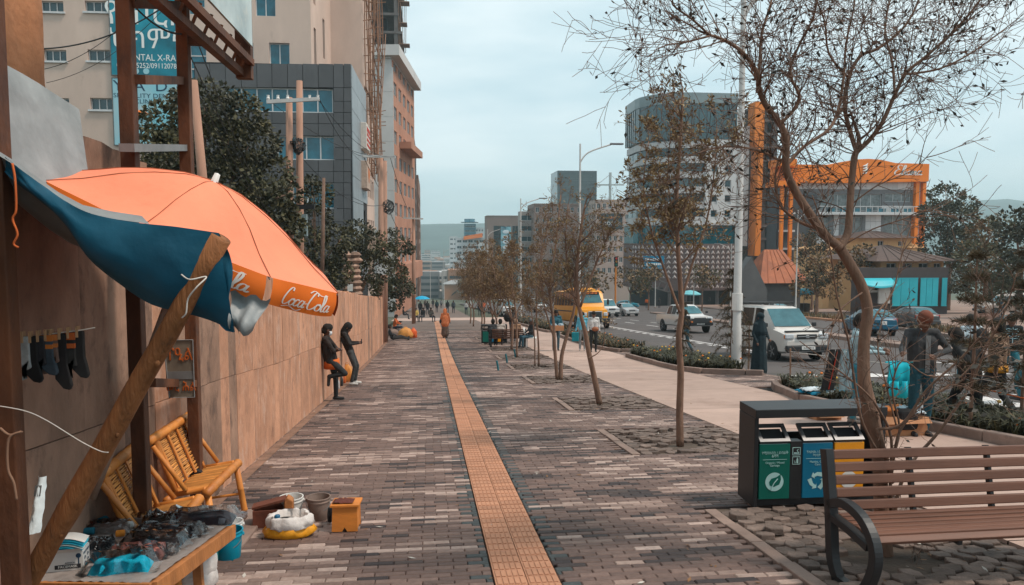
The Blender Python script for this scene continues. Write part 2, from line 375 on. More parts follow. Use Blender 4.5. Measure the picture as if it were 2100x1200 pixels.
# tree pits: kerb stones, soil and loose cobbles
cb = MB(); hexp = [(-.05, -.066), (.052, -.063), (.078, .004), (.048, .066), (-.053, .064), (-.077, -.004)]
cb.prism(hexp, -.05, -.006); cb.add([(p[0] * .93, p[1] * .93, .0) for p in hexp] + [(p[0], p[1], -.006) for p in hexp], [(0, 1, 2, 3, 4, 5)] + [(6 + i, 6 + (i + 1) % 6, (i + 1) % 6, i) for i in range(6)])
cproto = None; ncob = 0; rest = MB()
ks = MB(); ks.bb(-.055, .055, -.24, .24, -.1, .012); kproto = None
for pi, ((a, b, c, d), (tx, ty)) in enumerate(zip(PITS, PITT)):
    so = MB(); so.grid([[(x, yy, gz(yy) - .028 + .012 * nval(x * 5, yy * 5)) for x in (a - .13, (a + b) / 2, b + .05)] for yy in (c - .08, (c + d) / 2, d + .08)]); so.build('pit_soil', m_soil, pavement)
    yy = c + .2
    while yy < d:
        if kproto is None: kproto = ks.build('kerb_stone', m_kerb, pavement, bevel=.008); o = kproto
        else: o = kproto.copy(); COL.objects.link(o)
        o.location = (a - .06, yy, gz(yy) + br.uniform(-.004, .01)); o.rotation_euler = (-.09, 0, br.uniform(-.02, .02)); yy += .49
    yy = c + .04; r = 0
    while yy < d:
        x = a + .1 + (.115 if r % 2 else 0)
        while x < b + .02:
            hole = math.hypot(x - tx - .05, yy - ty) < (.36 if pi == 0 else .26)
            if not hole and br.random() > .02:
                sunk = -.026 * br.random() + (.025 if br.random() < .15 else 0); rt = (-.09 + br.uniform(-.12, .12), br.uniform(-.12, .12), br.uniform(-.2, .2))
                if ncob < 300:
                    if cproto is None: cproto = cb.build('cobble', m_cob, pavement); o = cproto
                    else: o = cproto.copy(); COL.objects.link(o)
                    o.location = (x, yy, gz(yy) + .012 + sunk); o.rotation_euler = rt; ncob += 1
                else:
                    Tm = Matrix.Translation((x, yy, gz(yy) + .012 + sunk)) @ Matrix.Rotation(rt[0], 4, 'X') @ Matrix.Rotation(rt[2], 4, 'Z'); rest.T = Tm; rest.prism(hexp, -.05, 0); rest.T = None
            x += .235 if r % 2 == 0 else .235
        yy += .088; r += 1
ro = rest.build('cobbles_far', m_cob, pavement); ro['kind'] = 'stuff'
# concrete path in cast slabs
kp = None; y = -3.
path = bpy.data.objects.new('concrete_path', None); COL.objects.link(path); path['kind'] = 'structure'
while y < 71.3:
    L_ = br.choice((2.4, 3.1, 2.7)); y2 = min(71.3, y + L_); x0 = 4.40 if y > 14 else 4.40; b = MB(); st = max(2, int((y2 - y) / .8)); r0 = []
    for i in range(st + 1):
        yy = y + .008 + (y2 - y - .016) * i / st; e = 7.3 if yy < 44 else 9.0; r0.append([(x0, yy, gz(yy) - .1), (x0, yy, gz(yy) + .004), (e, yy, gz(yy) + .004), (e, yy, gz(yy) - .1)])
    b.grid([q[::-1] for q in r0]); b.build('path_slab', m_conc, path, fix=True); y = y2
mb = MB(); yy = 3.
while yy < 70: mb.bb(4.30, 4.395, yy, yy + .97, gz(yy + .5) - .15, gz(yy + .5) + .0); yy += .98
# road-side kerb and planter kerbs
def kerb_run(name, pts, h, wd, label, parent=None):
    t = thing(name, (0, 0, 0), label, 'kerb') if parent is None else parent
    pts = bez([(p[0], p[1], 0) for p in pts], 6); acc = [pts[0]]; d = 0
    for p, q in zip(pts, pts[1:]):
        d += (q - p).length; 
        if d > .9: acc.append(q); d = 0
    acc.append(pts[-1])
    for p, q in zip(acc, acc[1:]):
        if (q - p).length < .05: continue
        dr = (q - p).normalized(); nn = Vector((dr.y, -dr.x, 0)) * wd; p2 = p + dr * .006; q2 = q - dr * .006; j = br.uniform(-.008, .008)
        b = MB(); b.hexa([(v.x, v.y, gz(v.y) - .16) for v in (p2, p2 + nn, q2 + nn, q2)] + [(v.x, v.y, gz(v.y) + h + j) for v in (p2, p2 + nn, q2 + nn, q2)]); b.build('kerb_stone', m_kerb, t, bevel=.02, fix=True)
    return t
kt = bpy.data.objects.new('road_kerb', None); COL.objects.link(kt); kt['kind'] = 'structure'
kerb_run('road_kerb', [(8.9, 16.8), (9.0, 20), (8.98, 30), (8.98, 45), (8.98, 70)], .0, .16, '', kt)
PL1 = [(8.9, 27.9), (7.6, 27.8), (7.3, 27.3), (7.25, 24), (7.26, 21.2), (7.6, 20.2), (8.9, 19.2)]
PL2 = [(8.9, 16.6), (8.1, 16.5), (7.75, 16.1), (7.3, 14.2), (7.13, 13.3), (7.3, 10.2), (7.5, 8.7), (7.7, 6.8), (7.8, 4.5)]
PL3 = [(8.9, 43), (7.6, 42.9), (7.3, 42), (7.2, 36), (7.3, 31), (7.8, 29.4), (8.9, 29.3)]
PL4 = [(8.9, 69), (7.6, 68.9), (7.3, 68), (7.2, 58), (7.3, 47), (7.8, 46.4), (8.9, 46.3)]
PLANTERS = [PL1, PL2, PL3, PL4]
for pl, lb in zip(PLANTERS, ('low rounded planter kerb around the marigold bed beside the tall white lamp post', 'long low planter kerb behind the street sellers', 'planter kerb alongside the yellow bus', 'planter kerb farther down the path past the bus')):
    kerb_run('planter_kerb', pl, .15, .14, lb)
    b = MB(); rr = [(p.x, p.y, gz(p.y) + .06) for p in bez([(p[0], p[1], 0) for p in pl], 6)]; b.grid([rr, [(max(8.95, p[0]), p[1], p[2]) for p in rr]]); tag(b.build('planter_soil', m_soil), kind='structure')
# median
md = lin([(17.6, 5), (19.3, 22.7), (21.4, 38), (23.8, 60), (26.2, 77), (27.6, 92)])
mt = bpy.data.objects.new('median', None); COL.objects.link(mt); mt['kind'] = 'structure'
yy = 6.
while yy < 91:
    y2 = yy + 2.4; b = MB(); b.hexa([(md(yy), yy + .01, gz(yy) - .2), (md(yy) + 1.1, yy + .01, gz(yy) - .2), (md(y2) + 1.1, y2, gz(y2) - .2), (md(y2), y2, gz(y2) - .2), (md(yy), yy + .01, gz(yy) + .06), (md(yy) + 1.1, yy + .01, gz(yy) + .06), (md(y2) + 1.1, y2, gz(y2) + .06), (md(y2), y2, gz(y2) + .06)]); b.build('kerb_stone', m_kerb, mt, bevel=.03, fix=True); yy = y2
fk = bpy.data.objects.new('far_kerb', None); COL.objects.link(fk); fk['kind'] = 'structure'
yy = 14.
while yy < 130:
    y2 = yy + 3; b = MB(); b.hexa([(roadR(q) + e, q, gz(q) + zz) for zz in (-.2, .05) for e, q in ((-.15, yy + .01), (.25, yy + .01), (.25, y2), (-.15, y2))]); b.build('kerb_stone', m_tact if 48 < yy < 75 else m_kerb, fk, fix=True); yy = y2
# ================================================================== wall along the pavement
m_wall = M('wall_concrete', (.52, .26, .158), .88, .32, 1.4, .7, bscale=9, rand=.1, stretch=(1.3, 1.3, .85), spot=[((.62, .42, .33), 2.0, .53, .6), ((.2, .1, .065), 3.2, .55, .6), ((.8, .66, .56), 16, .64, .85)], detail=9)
m_wall2 = M('wall_concrete_stain_shade', (.3, .175, .12), .88, .42, 1.4, .7, bscale=9, rand=.12, stretch=(1.3, 1.3, .85), spot=[((.1, .06, .045), 2.2, .52, .75), ((.55, .42, .34), 14, .65, .7)], detail=9)  # stained concrete, darkened further for the shade under the tarpaulin
wx = lambda y: -2.10 - .0048 * y
wall = tag(bpy.data.objects.new('retaining_wall', None), 'long board-marked orange brown concrete wall running along the brick pavement', 'wall'); COL.objects.link(wall)
def wh(y): return 2.96 if y < 6.35 else (2.8 if y < 7.0 else 2.42 - .004 * (y - 7))
y = 1.2
while y < 39.4:
    wd = br.choice((.34, .46, .6, .8)); y2 = min(39.5, y + wd); ym = (y + y2) / 2; z0 = gz(ym); hh = wh(ym) + br.uniform(-.035, .02); mid = 1.12 + .02 * math.sin(ym)
    mt = m_wall2 if y < 6.0 or (y < 9 and br.random() < .6) or br.random() < .06 else m_wall  # nearest panels all take the colour with stains and stall shade in it
    for (a, b_) in ((-.15, mid), (mid + .006, hh)):
        pr = br.uniform(0, .008); b = MB()
        za, zb = gz(y), gz(y2); n = 3 if b_ == hh else 1
        xa = wx(ym) + pr
        vs = []
        for i in range(n + 1):
            t = i / n; yy = y + .0015 + (y2 - y - .003) * t; top = gz(yy) + b_ + (br.uniform(-.02, .02) if b_ == hh else 0)
            vs.append([(xa - .25, yy, gz(yy) + a), (xa, yy, gz(yy) + a), (xa, yy, top), (xa - .25, yy, top)])
        b.grid([r + [r[0]] for r in vs]); b.add(vs[0], [(0, 1, 2, 3)]); b.add(vs[-1], [(3, 2, 1, 0)])
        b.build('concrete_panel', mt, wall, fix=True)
    y = y2
b = MB(); b.grid([[(wx(q) - .02, q, gz(q) - .2), (wx(q) - .02, q, gz(q) + wh(q) - .08)] for q in [1.2 + .5 * k for k in range(77)]]); b.build('wall_core', M('wall_core_dark', (.1, .06, .045), .95), wall)
b = MB(); b.grid([[(wx(q) + .02, q, gz(q) + .004), (wx(q) + .15 + .05 * nval(q * 2, 0), q, gz(q) + .006)] for q in [4 + .5 * k for k in range(72)]][::-1]); b.build('dirt_verge', M('dirt', (.22, .125, .085), .95, .4, 4, .5), wall)
# ================================================================== buildings
m_glass = M('window_glass', (.012, .05, .062), .08, .3, .6, spec=.7)
m_glassb = M('window_glass_teal', (.01, .12, .17), .1, .4, 1.2, spec=.6)
m_alu = M('white_frame', (.55, .55, .55), .5, .1)
m_dark = M('dark_void', (.015, .015, .017), .8)
def facade(mb, A, B, z0, z1, ops, dep=.18, mi=0):
    A = Vector((A[0], A[1], 0)); B = Vector((B[0], B[1], 0)); d = (B - A); W = d.length; d.normalize(); n = Vector((d.y, -d.x, 0))
    pt = lambda u, v, o=0: A + d * u + n * o + Vector((0, 0, z0 + v))
    H = z1 - z0; ops = [(max(0.01, o[0]), min(W - .01, o[1]), max(.01, o[2]), min(H - .01, o[3])) for o in ops]
    us = sorted({0, W} | {o[0] for o in ops} | {o[1] for o in ops}); vs = sorted({0, H} | {o[2] for o in ops} | {o[3] for o in ops})
    for u0, u1 in zip(us, us[1:]):
        for v0, v1 in zip(vs, vs[1:]):
            um, vm = (u0 + u1) / 2, (v0 + v1) / 2
            if any(o[0] < um < o[1] and o[2] < vm < o[3] for o in ops): continue
            mb.quad(pt(u0, v0), pt(u1, v0), pt(u1, v1), pt(u0, v1), mi)
    for a, b_, c, e in ops:
        for p, q in (((a, c), (b_, c)), ((b_, c), (b_, e)), ((b_, e), (a, e)), ((a, e), (a, c))):
            mb.quad(pt(*p), pt(*p, -dep), pt(*q, -dep), pt(*q), mi)
    return pt, n, d
def window(root, pt, o, panes, dep=.18, fr=.06, glass=None, frame=None, rows=1, detail=True, name='window', sill=False):
    glass = glass or m_glass; frame = frame or m_alu; a, b_, c, e = o; w = MB()
    def bar(u0, u1, v0, v1): w.hexa([pt(u, v, q) for v in (v0, v1) for u, q in ((u0, -dep - .02), (u1, -dep - .02), (u1, -dep + .06), (u0, -dep + .06))])
    if not detail:
        w.quad(pt(a, c, -dep + .01), pt(b_, c, -dep + .01), pt(b_, e, -dep + .01), pt(a, e, -dep + .01), 1)
    bar(a, b_, c, c + fr); bar(a, b_, e - fr, e)
    for k in range(panes + 1):
        u = a + (b_ - a - fr) * k / panes; bar(u, u + fr, c + fr, e - fr)
    for k in range(1, rows):
        v = c + (e - c) * k / rows; bar(a + fr, b_ - fr, v - fr / 2, v + fr / 2)
    if sill: w.hexa([pt(u, v, q) for v in (c - .12, c - .005) for u, q in ((a - .1, -.05), (b_ + .1, -.05), (b_ + .1, .12), (a - .1, .12))])
    wo = w.build(name, [frame, glass], root, fix=True)
    if detail:
        for k in range(panes):
            for r_ in range(rows):
                u0 = a + (b_ - a) * k / panes; u1 = a + (b_ - a) * (k + 1) / panes; v0 = c + (e - c) * r_ / rows; v1 = c + (e - c) * (r_ + 1) / rows
                q = MB(); q.hexa([pt(u, v, s) for v in (v0 + .02, v1 - .02) for u, s in ((u0 + .02, -dep - .01), (u1 - .02, -dep - .01), (u1 - .02, -dep + .01), (u0 + .02, -dep + .01))]); q.build('pane', glass, wo, fix=True)
    return wo
def px_ops(Y, Ax, z0, rects):                   # photo rectangles on a wall facing the camera at distance Y
    o = []
    for x0, y0, x1, y1 in rects:
        a = P((x0 + x1) / 2, y1, Y); b = P((x0 + x1) / 2, y0, Y); c = P(x0, (y0 + y1) / 2, Y); d = P(x1, (y0 + y1) / 2, Y); o.append((c.x - Ax, d.x - Ax, a.z - z0, b.z - z0))
    return o
def block(name, label, A, B, depth, z0, z1, ops, mat, panes=2, rows=1, glass=None, detail=False, group=None, sideops=None, roof=.35, sidemat=None, frame=None, dep=.18, rmat=None, mirror=False, sidepanes=2, lsideops=None, sill=False, fr=.06):
    """a building whose front runs A-B; its right and left sides go back by depth"""
    t = tag(bpy.data.objects.new(name, None), label, 'building', group); COL.objects.link(t)
    A = Vector((A[0], A[1])); B = Vector((B[0], B[1])); d = (B - A).normalized(); bk = Vector((-d.y, d.x)) * depth
    w = MB(); pt, n, _ = facade(w, A, B, z0, z1, ops, dep); pts = facade(w, B, B + bk, z0, z1, sideops or [], dep, 1)[0]; ptl = facade(w, A + bk, A, z0, z1, lsideops or [], dep, 1)[0]; facade(w, B + bk, A + bk, z0, z1, [])
    w.build('wall', [mat, sidemat or mat], t)
    r_ = MB(); c4 = [A - bk * .01, B - bk * .01, B + bk * 1.0, A + bk]; r_.hexa([(p.x, p.y, z1 - .02) for p in c4] + [(p.x, p.y, z1 + roof) for p in c4]); r_.build('roof', rmat or mat, t, fix=True)
    for o in ops: window(t, pt, o, panes, rows=rows, glass=glass, detail=detail, frame=frame, dep=dep, sill=sill, fr=fr)
    for o in (sideops or []): window(t, pts, o, sidepanes, rows=rows, glass=glass, detail=False, frame=frame, dep=dep, fr=fr)
    for o in (lsideops or []): window(t, ptl, o, sidepanes, rows=rows, glass=glass, detail=False, frame=frame, dep=dep, fr=fr)
    return t, pt, pts
def grid_ops(u0, u1, nu, v0, v1, nv, fu=.6, fv=.55):
    return [(u0 + (u1 - u0) * (i + .5 - fu / 2) / nu, u0 + (u1 - u0) * (i + .5 + fu / 2) / nu, v0 + (v1 - v0) * (j + .5 - fv / 2) / nv, v0 + (v1 - v0) * (j + .5 + fv / 2) / nv) for i in range(nu) for j in range(nv)]
# --- rough orange building at the left edge
t = tag(bpy.data.objects.new('roughcast_building', None), 'rough-cast orange plaster building end above the grey tarpaulin', 'building'); COL.objects.link(t)
m_rough = M('roughcast', (.66, .31, .16), .95, .25, 3, .5, bscale=14, spot=((.2, .09, .05), 11, .64, .9), detail=9)
YR = PXX(90, 110, -3.0).y; b = MB(); rows = []
for j in range(60):
    z = -.5 + j * .12; rows.append([(-3.0 + .035 * nval(yy * 3.1, z * 3.1, 1) + .02 * nval(yy * 9, z * 9, 2), yy, z) for yy in [1.2 + (YR - 1.2) * k / 60 for k in range(61)]] + [(-3.08, YR + .05, z), (-7, YR + .05, z)])
b.grid(rows); b.bb(-7, -3.03, 1.2, YR - .1, 6.4, 6.6); b.build('wall', m_rough, t, smooth=True)
# --- tall beige block with the dental banners
m_beige = M('beige_render', (.56, .42, .35), .9, .14, .35, .15, bscale=12, spot=((.27, .19, .155), .5, .58, .5), detail=9, stretch=(1, 1, .45))
YB = 50.; xa = P(60, 200, YB).x; xb = P(640, 200, YB).x; zb = gz(48) - .3
rects = [(83, 2, 130, 24), (174, 2, 222, 24), (90, 102, 136, 125), (180, 102, 228, 125), (95, 201, 142, 225), (185, 201, 233, 225)]
o3 = px_ops(YB, xa, zb, rects); o2 = px_ops(YB, xa, zb, [(523, -18, 565, 33), (480, 88, 520, 132), (552, 88, 594, 132), (520, -110, 562, -62), (437, -110, 478, -62)]); o4 = px_ops(YB, xa, zb, [(388, 86, 424, 168), (384, -20, 420, 30)])
zt = 26.
t = tag(bpy.data.objects.new('beige_tower', None), 'tall beige rendered block carrying the teal and white clinic banners', 'building'); COL.objects.link(t); beige = t
w = MB(); pt, _, _ = facade(w, (xa, YB), (xb, YB), zb, zt, o3 + o2 + o4, .25)
sB = P(745, 200, 66.); L = math.hypot(sB.x - xb, 16); sops = []
for i in range(7):
    for j in range(5):
        u = .7 + i * L / 7.2; v = 9 + j * 4.1 + (1.2 if i % 2 else 0)
        if i == 3 and j in (1, 2): continue
        sops.append((u, u + .55, v, v + 2.6))
sops.append((.7 + 2.75 * L / 7.2, .7 + 3.9 * L / 7.2, 12.6, 16.2))
sops = [s for s in sops if s[3] < zt - zb - .3]
facade(w, (xb, YB), (sB.x, 66), zb, zt, sops, .6); facade(w, (xa, YB + 14), (xa, YB), zb, zt, []); w.build('wall', m_beige, t)
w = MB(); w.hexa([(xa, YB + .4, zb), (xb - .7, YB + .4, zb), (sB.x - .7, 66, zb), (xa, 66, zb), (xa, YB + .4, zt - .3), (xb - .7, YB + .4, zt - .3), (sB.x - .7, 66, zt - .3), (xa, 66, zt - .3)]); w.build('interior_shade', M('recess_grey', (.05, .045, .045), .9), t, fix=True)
for o in o3: window(t, pt, o, 3, .25, .05, detail=True, sill=True)
for o in o2: window(t, pt, o, 2, .25, .06, glass=m_glassb)
for o in o4: window(t, pt, o, 1, .25, .08, rows=3, glass=m_glassb)
b = MB(); c = PXX(732, 72, -5.7); b.box(c, (.5, .9, .7)); b.lathe([(.28, 0), (.28, .03)], 12, c + Vector((.27, 0, 0)), rot=Matrix.Rotation(R(90), 3, 'Y')); tag(b.build('air_conditioner', m_alu), 'small wall mounted air conditioner high on the beige block', 'air conditioner')
# banners
m_ban1 = M('banner_teal', (.004, .13, .2), .6, .6, .3, col2=(.01, .3, .4)); m_ban2 = M('banner_white', (.5, .62, .66), .6, .15, .3, col2=(.2, .55, .65)); m_white = M('white_print', (.75, .75, .72), .6, .03); m_navy = M('navy_print', (.01, .045, .09), .6, .03); m_orp = M('orange_print', (.75, .18, .02), .6, .05)
def banner(name, label, x0, y0, x1, y1, Y, mat):
    a = P((x0 + x1) / 2, y1, Y); c = P((x0 + x1) / 2, y0, Y); l = P(x0, (y0 + y1) / 2, Y); r_ = P(x1, (y0 + y1) / 2, Y)
    t = thing(name, ((l.x + r_.x) / 2, Y, (a.z + c.z) / 2), label, 'banner'); W = r_.x - l.x; H = c.z - a.z
    b = MB(); b.box((0, 0, 0), (W, .05, H)); b.build('sheet', mat, t); f = MB()
    for s in (-1, 1): f.box((s * (W / 2 + .02), 0, 0), (.05, .09, H + .1)); f.box((0, 0, s * (H / 2 + .02)), (W, .09, .05))
    f.build('frame', M('banner_frame', (.12, .12, .12), .5), t)
    return t, W, H
t, W, H = banner('clinic_banner', 'teal clinic banner with large white script and phone numbers', 226, -40, 368, 155, YB - .12, m_ban1)
sx = W / 142
for s, px, py, sz in (('የጥርስ', 300, 30, 58), ('ህክምና', 300, 82, 50), ('& DENTAL X-RAY', 303, 120, 17), ('0911255252/0911207838', 305, 137, 13.5)):
    text('lettering', s, sz * sx * 1.15, m_white, t, ((px - 297) * sx, -.03, (57.5 - py) * sx), sx=.86 if sz < 30 else 1)
b = MB()
for k in range(3): b = MB(); b.lathe([(.18, 0), (.18, .02)], 16, ((-42 + k * 21) * sx, -.03, -91 * sx), rot=Matrix.Rotation(R(90), 3, 'X')); b.build('emblem', m_ban2, t)
t, W, H = banner('clinic_banner', 'white clinic banner with dark spaced capitals and orange curve', 233, 162, 368, 298, YB - .12, m_ban2)
sx = W / 135
for s, px, py, sz in (('Y  A  D', 290, 176, 26), ('SPECIALITY DENTAL', 303, 196, 11), ('CLINIC', 300, 208, 11)):
    text('lettering', s, sz * sx * 1.2, m_navy, t, ((px - 300.5) * sx, -.03, (230 - py) * sx), sx=1.15)
b = MB(); b.tube([((290 + 26 * math.cos(a) - 300.5) * sx, -.05, (230 - 262 + 30 * math.sin(a)) * sx) for a in [R(60 + 12 * k) for k in range(13)]], [.1 + .12 * math.sin(math.pi * k / 12) for k in range(13)], 6); b.build('emblem', m_orp, t, smooth=True)
# --- grey clad podium in front of it
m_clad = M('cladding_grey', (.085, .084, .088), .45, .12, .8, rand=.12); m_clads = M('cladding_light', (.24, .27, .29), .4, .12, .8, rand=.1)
YP = 46.; xp0 = P(400, 200, YP).x; xp1 = P(720, 200, YP).x; zp1 = P(720, 131, YP).z
pod = tag(bpy.data.objects.new('grey_podium_building', None), 'dark grey panel clad commercial block in front of the beige tower', 'building'); COL.objects.link(pod)
wr = [(462, 180, 683, 230), (568, 279, 687, 328), (600, 375, 690, 428)]
ops = px_ops(YP, xp0, zb, wr); w = MB(); ptp, _, _ = facade(w, (xp0, YP), (xp1, YP), zb, zp1 - .1, ops, .25); xs2 = xp1 + .0
dS = 9.; ptps, _, _ = facade(w, (xp1, YP), (xp1 + .12, YP + dS), zb, zp1 - .1, [(6.2, 7.6, 5.2, 8.2)], .5); w.hexa([(xp0, YP + .4, zp1 - .5), (xp1 - .4, YP + .4, zp1 - .5), (xp1 - .4, YP + dS, zp1 - .5), (xp0, YP + dS, zp1 - .5), (xp0, YP + .4, zp1 - .2), (xp1 - .4, YP + .4, zp1 - .2), (xp1 - .4, YP + dS, zp1 - .2), (xp0, YP + dS, zp1 - .2)]); w.build('wall', M('joint_black', (.02, .02, .022), .8), pod)
for o, k in zip(ops, (7, 4, 3)): window(pod, ptp, o, k, .2, .07, glass=m_glassb)
ex = [400, 431, 463, 495, 527, 558, 590, 621, 653, 684, 705, 720]; ey = [131, 180, 208, 231, 254, 279, 303, 328, 352, 375, 400, 428, 455, 485, 520, 560, 600, 650]
for i in range(len(ex) - 1):
    for j in range(len(ey) - 1):
        q = px_ops(YP, xp0, zb, [(ex[i], ey[j], ex[i + 1], ey[j + 1])])[0]; um, vm = (q[0] + q[1]) / 2, (q[2] + q[3]) / 2
        if any(o[0] - .1 < um < o[1] + .1 and o[2] - .1 < vm < o[3] + .1 for o in ops): continue
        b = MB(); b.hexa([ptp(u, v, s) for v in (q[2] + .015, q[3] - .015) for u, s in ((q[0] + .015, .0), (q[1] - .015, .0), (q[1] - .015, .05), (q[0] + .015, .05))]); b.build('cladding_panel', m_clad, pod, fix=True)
for i in range(3):
    for j in range(10):
        u0, u1, v0, v1 = i * 3 + .02, i * 3 + 2.98, zp1 - zb - 1.3 * (j + 1), zp1 - zb - 1.3 * j - .03
        if i == 2 and 4.2 < v0 < 8.3: continue
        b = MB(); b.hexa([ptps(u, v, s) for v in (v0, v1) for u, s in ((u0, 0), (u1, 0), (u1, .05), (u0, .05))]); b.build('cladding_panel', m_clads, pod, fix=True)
# --- narrow shop building with sign boxes, wooden scaffolding on its face
ya = YP + dS + .1; o_ = [(1 + 2.2 * i, 2.6 + 2.2 * i, v, v + 1.5) for i in range(4) for v in (3.5, 6.7, 9.9, 13.1, 16.3)]
t, pt, pts = block('scaffolded_building', 'narrow pale building covered in rough pole scaffolding beside the grey block', (-13, ya), (-4.55, ya), 10., zb - 1, 21.5, [], m_beige, sideops=[(s[0], s[1], s[2] + .5, s[3] + .5) for s in o_])
m_pole = M('eucalyptus_pole', (.25, .14, .09), .85, .3, 4)
sc = tag(bpy.data.objects.new('pole_scaffolding', None), 'rickety wooden pole scaffolding tied up the building face', 'scaffolding'); COL.objects.link(sc)
for i in range(7):
    yy = ya + .5 + i * 1.5; b = MB()
    for xo in (.25, .75): b.tube(bez([(-4.55 + xo + br.uniform(-.15, .15), yy + br.uniform(-.3, .3), z) for z in (6.5, 10, 14, 18, 23)], 3), .045, 5)
    b.build('standard', m_pole, sc)
for k in range(13):
    z = 7.2 + k * 1.25; b = MB(); xo = br.uniform(.2, .8); b.tube([(-4.55 + xo, ya - .6, z + br.uniform(-.2, .2)), (-4.55 + xo, ya + 10.5, z + br.uniform(-.3, .3))], .04, 5)
    for i in range(5): yy = ya + .4 + i * 2.2; b.tube([(-4.5, yy, z + br.uniform(-.1, .1)), (-3.7 + br.uniform(-.3, .4), yy + .1, z + br.uniform(-.1, .2))], .035, 5)
    b.build('ledger', m_pole, sc)
for k in range(6): b = MB(); yy = ya + k * 1.6; b.tube([(-3.6, yy, 7 + k * 1.5), (-3.5, yy + 3, 11 + k * 1.6)], .04, 5); b.build('brace', m_pole, sc)
def signbox(label, px, py, wpx, hpx, X, lines, body, mats):
    c = PXX(px, py, X); s = c.y / FPX; t = thing('sign_box', c, label, 'sign'); H = hpx * s; D = wpx * s * 4.2
    b = MB(); b.box((-.25, D / 2, 0), (.5, D, H)); b.build('case', body, t, bevel=.03)
    for i, (s_, sz, mm) in enumerate(lines): text('lettering', s_, sz, mm, t, (.012, D / 2, H * (.28 - .5 * i / max(1, len(lines) - 1)) if len(lines) > 1 else 0), rot=(R(90), 0, R(90)))
    return t, D, H
m_red = M('red_print', (.5, .03, .01), .6, .05); m_cream = M('sign_cream', (.62, .56, .5), .6, .1)
_t, _D, _H = signbox('white shop sign box with small red lettering above an orange one', 752, 278, 22, 52, -4.0, [], m_cream, None)
bars(_t, m_red, [(.2, _D - .2, -.012, _H * (.28 - .2 * k), _H * (.2 if k == 0 else .12), k) for k in range(4)], R(90))
signbox('beige sign box with big orange letters on its street face', 753, 358, 22, 55, -4.0, [('W', 1.5, m_orp)], M('sign_beige', (.45, .33, .26), .7), None)
for px, py, lab in ((786, 345, 'small dark street sign on the pole by the shop boxes'), (793, 520, 'tiny white sign low on the left buildings')):
    c = PXX(px, py, -3.3); b = MB(); b.box((0, 0, 0), (.08, .9, 1.4)); o = b.build('street_sign', m_dark if py < 400 else m_cream); o.location = c; tag(o, lab, 'sign')
b = MB(); b.bb(-4.5, -3.6, ya + .3, ya + 6, gz(ya) + 4.2, gz(ya) + 6.6); b.bb(-4.5, -4.1, ya + .5, ya + 5.5, gz(ya) + 7.2, gz(ya) + 7.4); tag(b.build('shop_balcony', M('sign_beige', (.45, .33, .26), .7)), 'blank beige balcony front below the orange lettered sign box', 'balcony')
# --- unfinished concrete frame tower
m_rawc = M('raw_concrete', (.11, .095, .09), .9, .3, .6, .2); fr = tag(bpy.data.objects.new('unfinished_tower', None), 'dark unfinished concrete frame with open floors above the white building', 'building'); COL.objects.link(fr)
XU = P(818, 60, 157).x
for k in range(13): z = 14 + k * 3.6; b = MB(); b.bb(-20, XU + .3 * (k % 3), 157, 175, z, z + .5); b.build('floor_slab', m_rawc, fr)
for x in (XU - 11, XU - 7.5, XU - 4, XU - .6):
    for yy in (157.5, 166, 174): b = MB(); b.bb(x - .35, x + .35, yy - .35, yy + .35, -12, 60); b.build('column', m_rawc, fr)
b = MB(); b.bb(-18, XU - 2.5, 160, 174, -12, 58); b.build('core', m_dark, fr)
for k in range(9): z = 20 + k * 4.2; b = MB(); b.bb(XU, XU + 1.6 + .5 * (k % 2), 158, 161, z, z + .15); b.build('catch_platform', m_pole, fr)
for k in range(5): b = MB(); b.cyl((XU + .3 * k, 157.2 + k, 40), (XU + .4 * k, 157 + k, 62), .07, 5); b.build('standard', m_pole, fr)
# --- white and orange office slab
m_wtile = M('white_tile', (.55, .52, .5), .6, .1, .3, spot=((.38, .34, .32), .3, .58, .5)); m_orw = M('orange_render', (.42, .2, .13), .85, .15, .3, spot=((.28, .13, .09), .4, .55, .5))
zc = gz(100) - .5; so = [(1.5 + 4.2 * i, 3.9 + 4.2 * i, 4 + 3.1 * j, 5.7 + 3.1 * j) for i in range(5) for j in range(10)]
t, pt, pts = block('orange_office_slab', 'tall office slab with white tiled end and orange street side', (P(805, 300, 98.2).x - 11, 99.4), (P(805, 300, 98.2).x, 98.2), 22., zc, P(800, 120, 98.2).z, [], m_wtile, sideops=so, sidemat=m_orw, sidepanes=3)
for j in range(13):
    v = 1 + 3.1 * j
    for i in range(5): b = MB(); b.hexa([pt(u, vv, s) for vv in (v, v + 3.05) for u, s in ((1.05 + i * 2.05, 0), (3.05 + i * 2.05, 0), (3.05 + i * 2.05, .05), (1.05 + i * 2.05, .05))]) if v + 3.05 < P(800, 120, 98.2).z - zc else None; (b.build('wall_tile', m_wtile, t, fix=True) if b.f else None)
zt = P(800, 120, 98.2).z; b = MB(); b.hexa([pts(u, v, s) for v, e in ((zt - zc + .2, 0), (zt - zc + 1.5, 0)) for u, s in ((-1, -2), (-1, 1.1), (22, 1.1), (22, -2))]); b.build('cornice', m_wtile, t, fix=True)
b = MB(); b.hexa([pts(u, v, s) for v in (zt - zc - 10.5, zt - zc - 9.6) for u, s in ((6, 0), (6, 1.6), (19, 1.6), (19, 0))]); b.hexa([pts(u, v, s) for v in (4.6, 7) for u, s in ((2, 0), (2, 1.2), (21, 1.2), (21, 0))]); b.build('balcony', m_orw, t, fix=True)
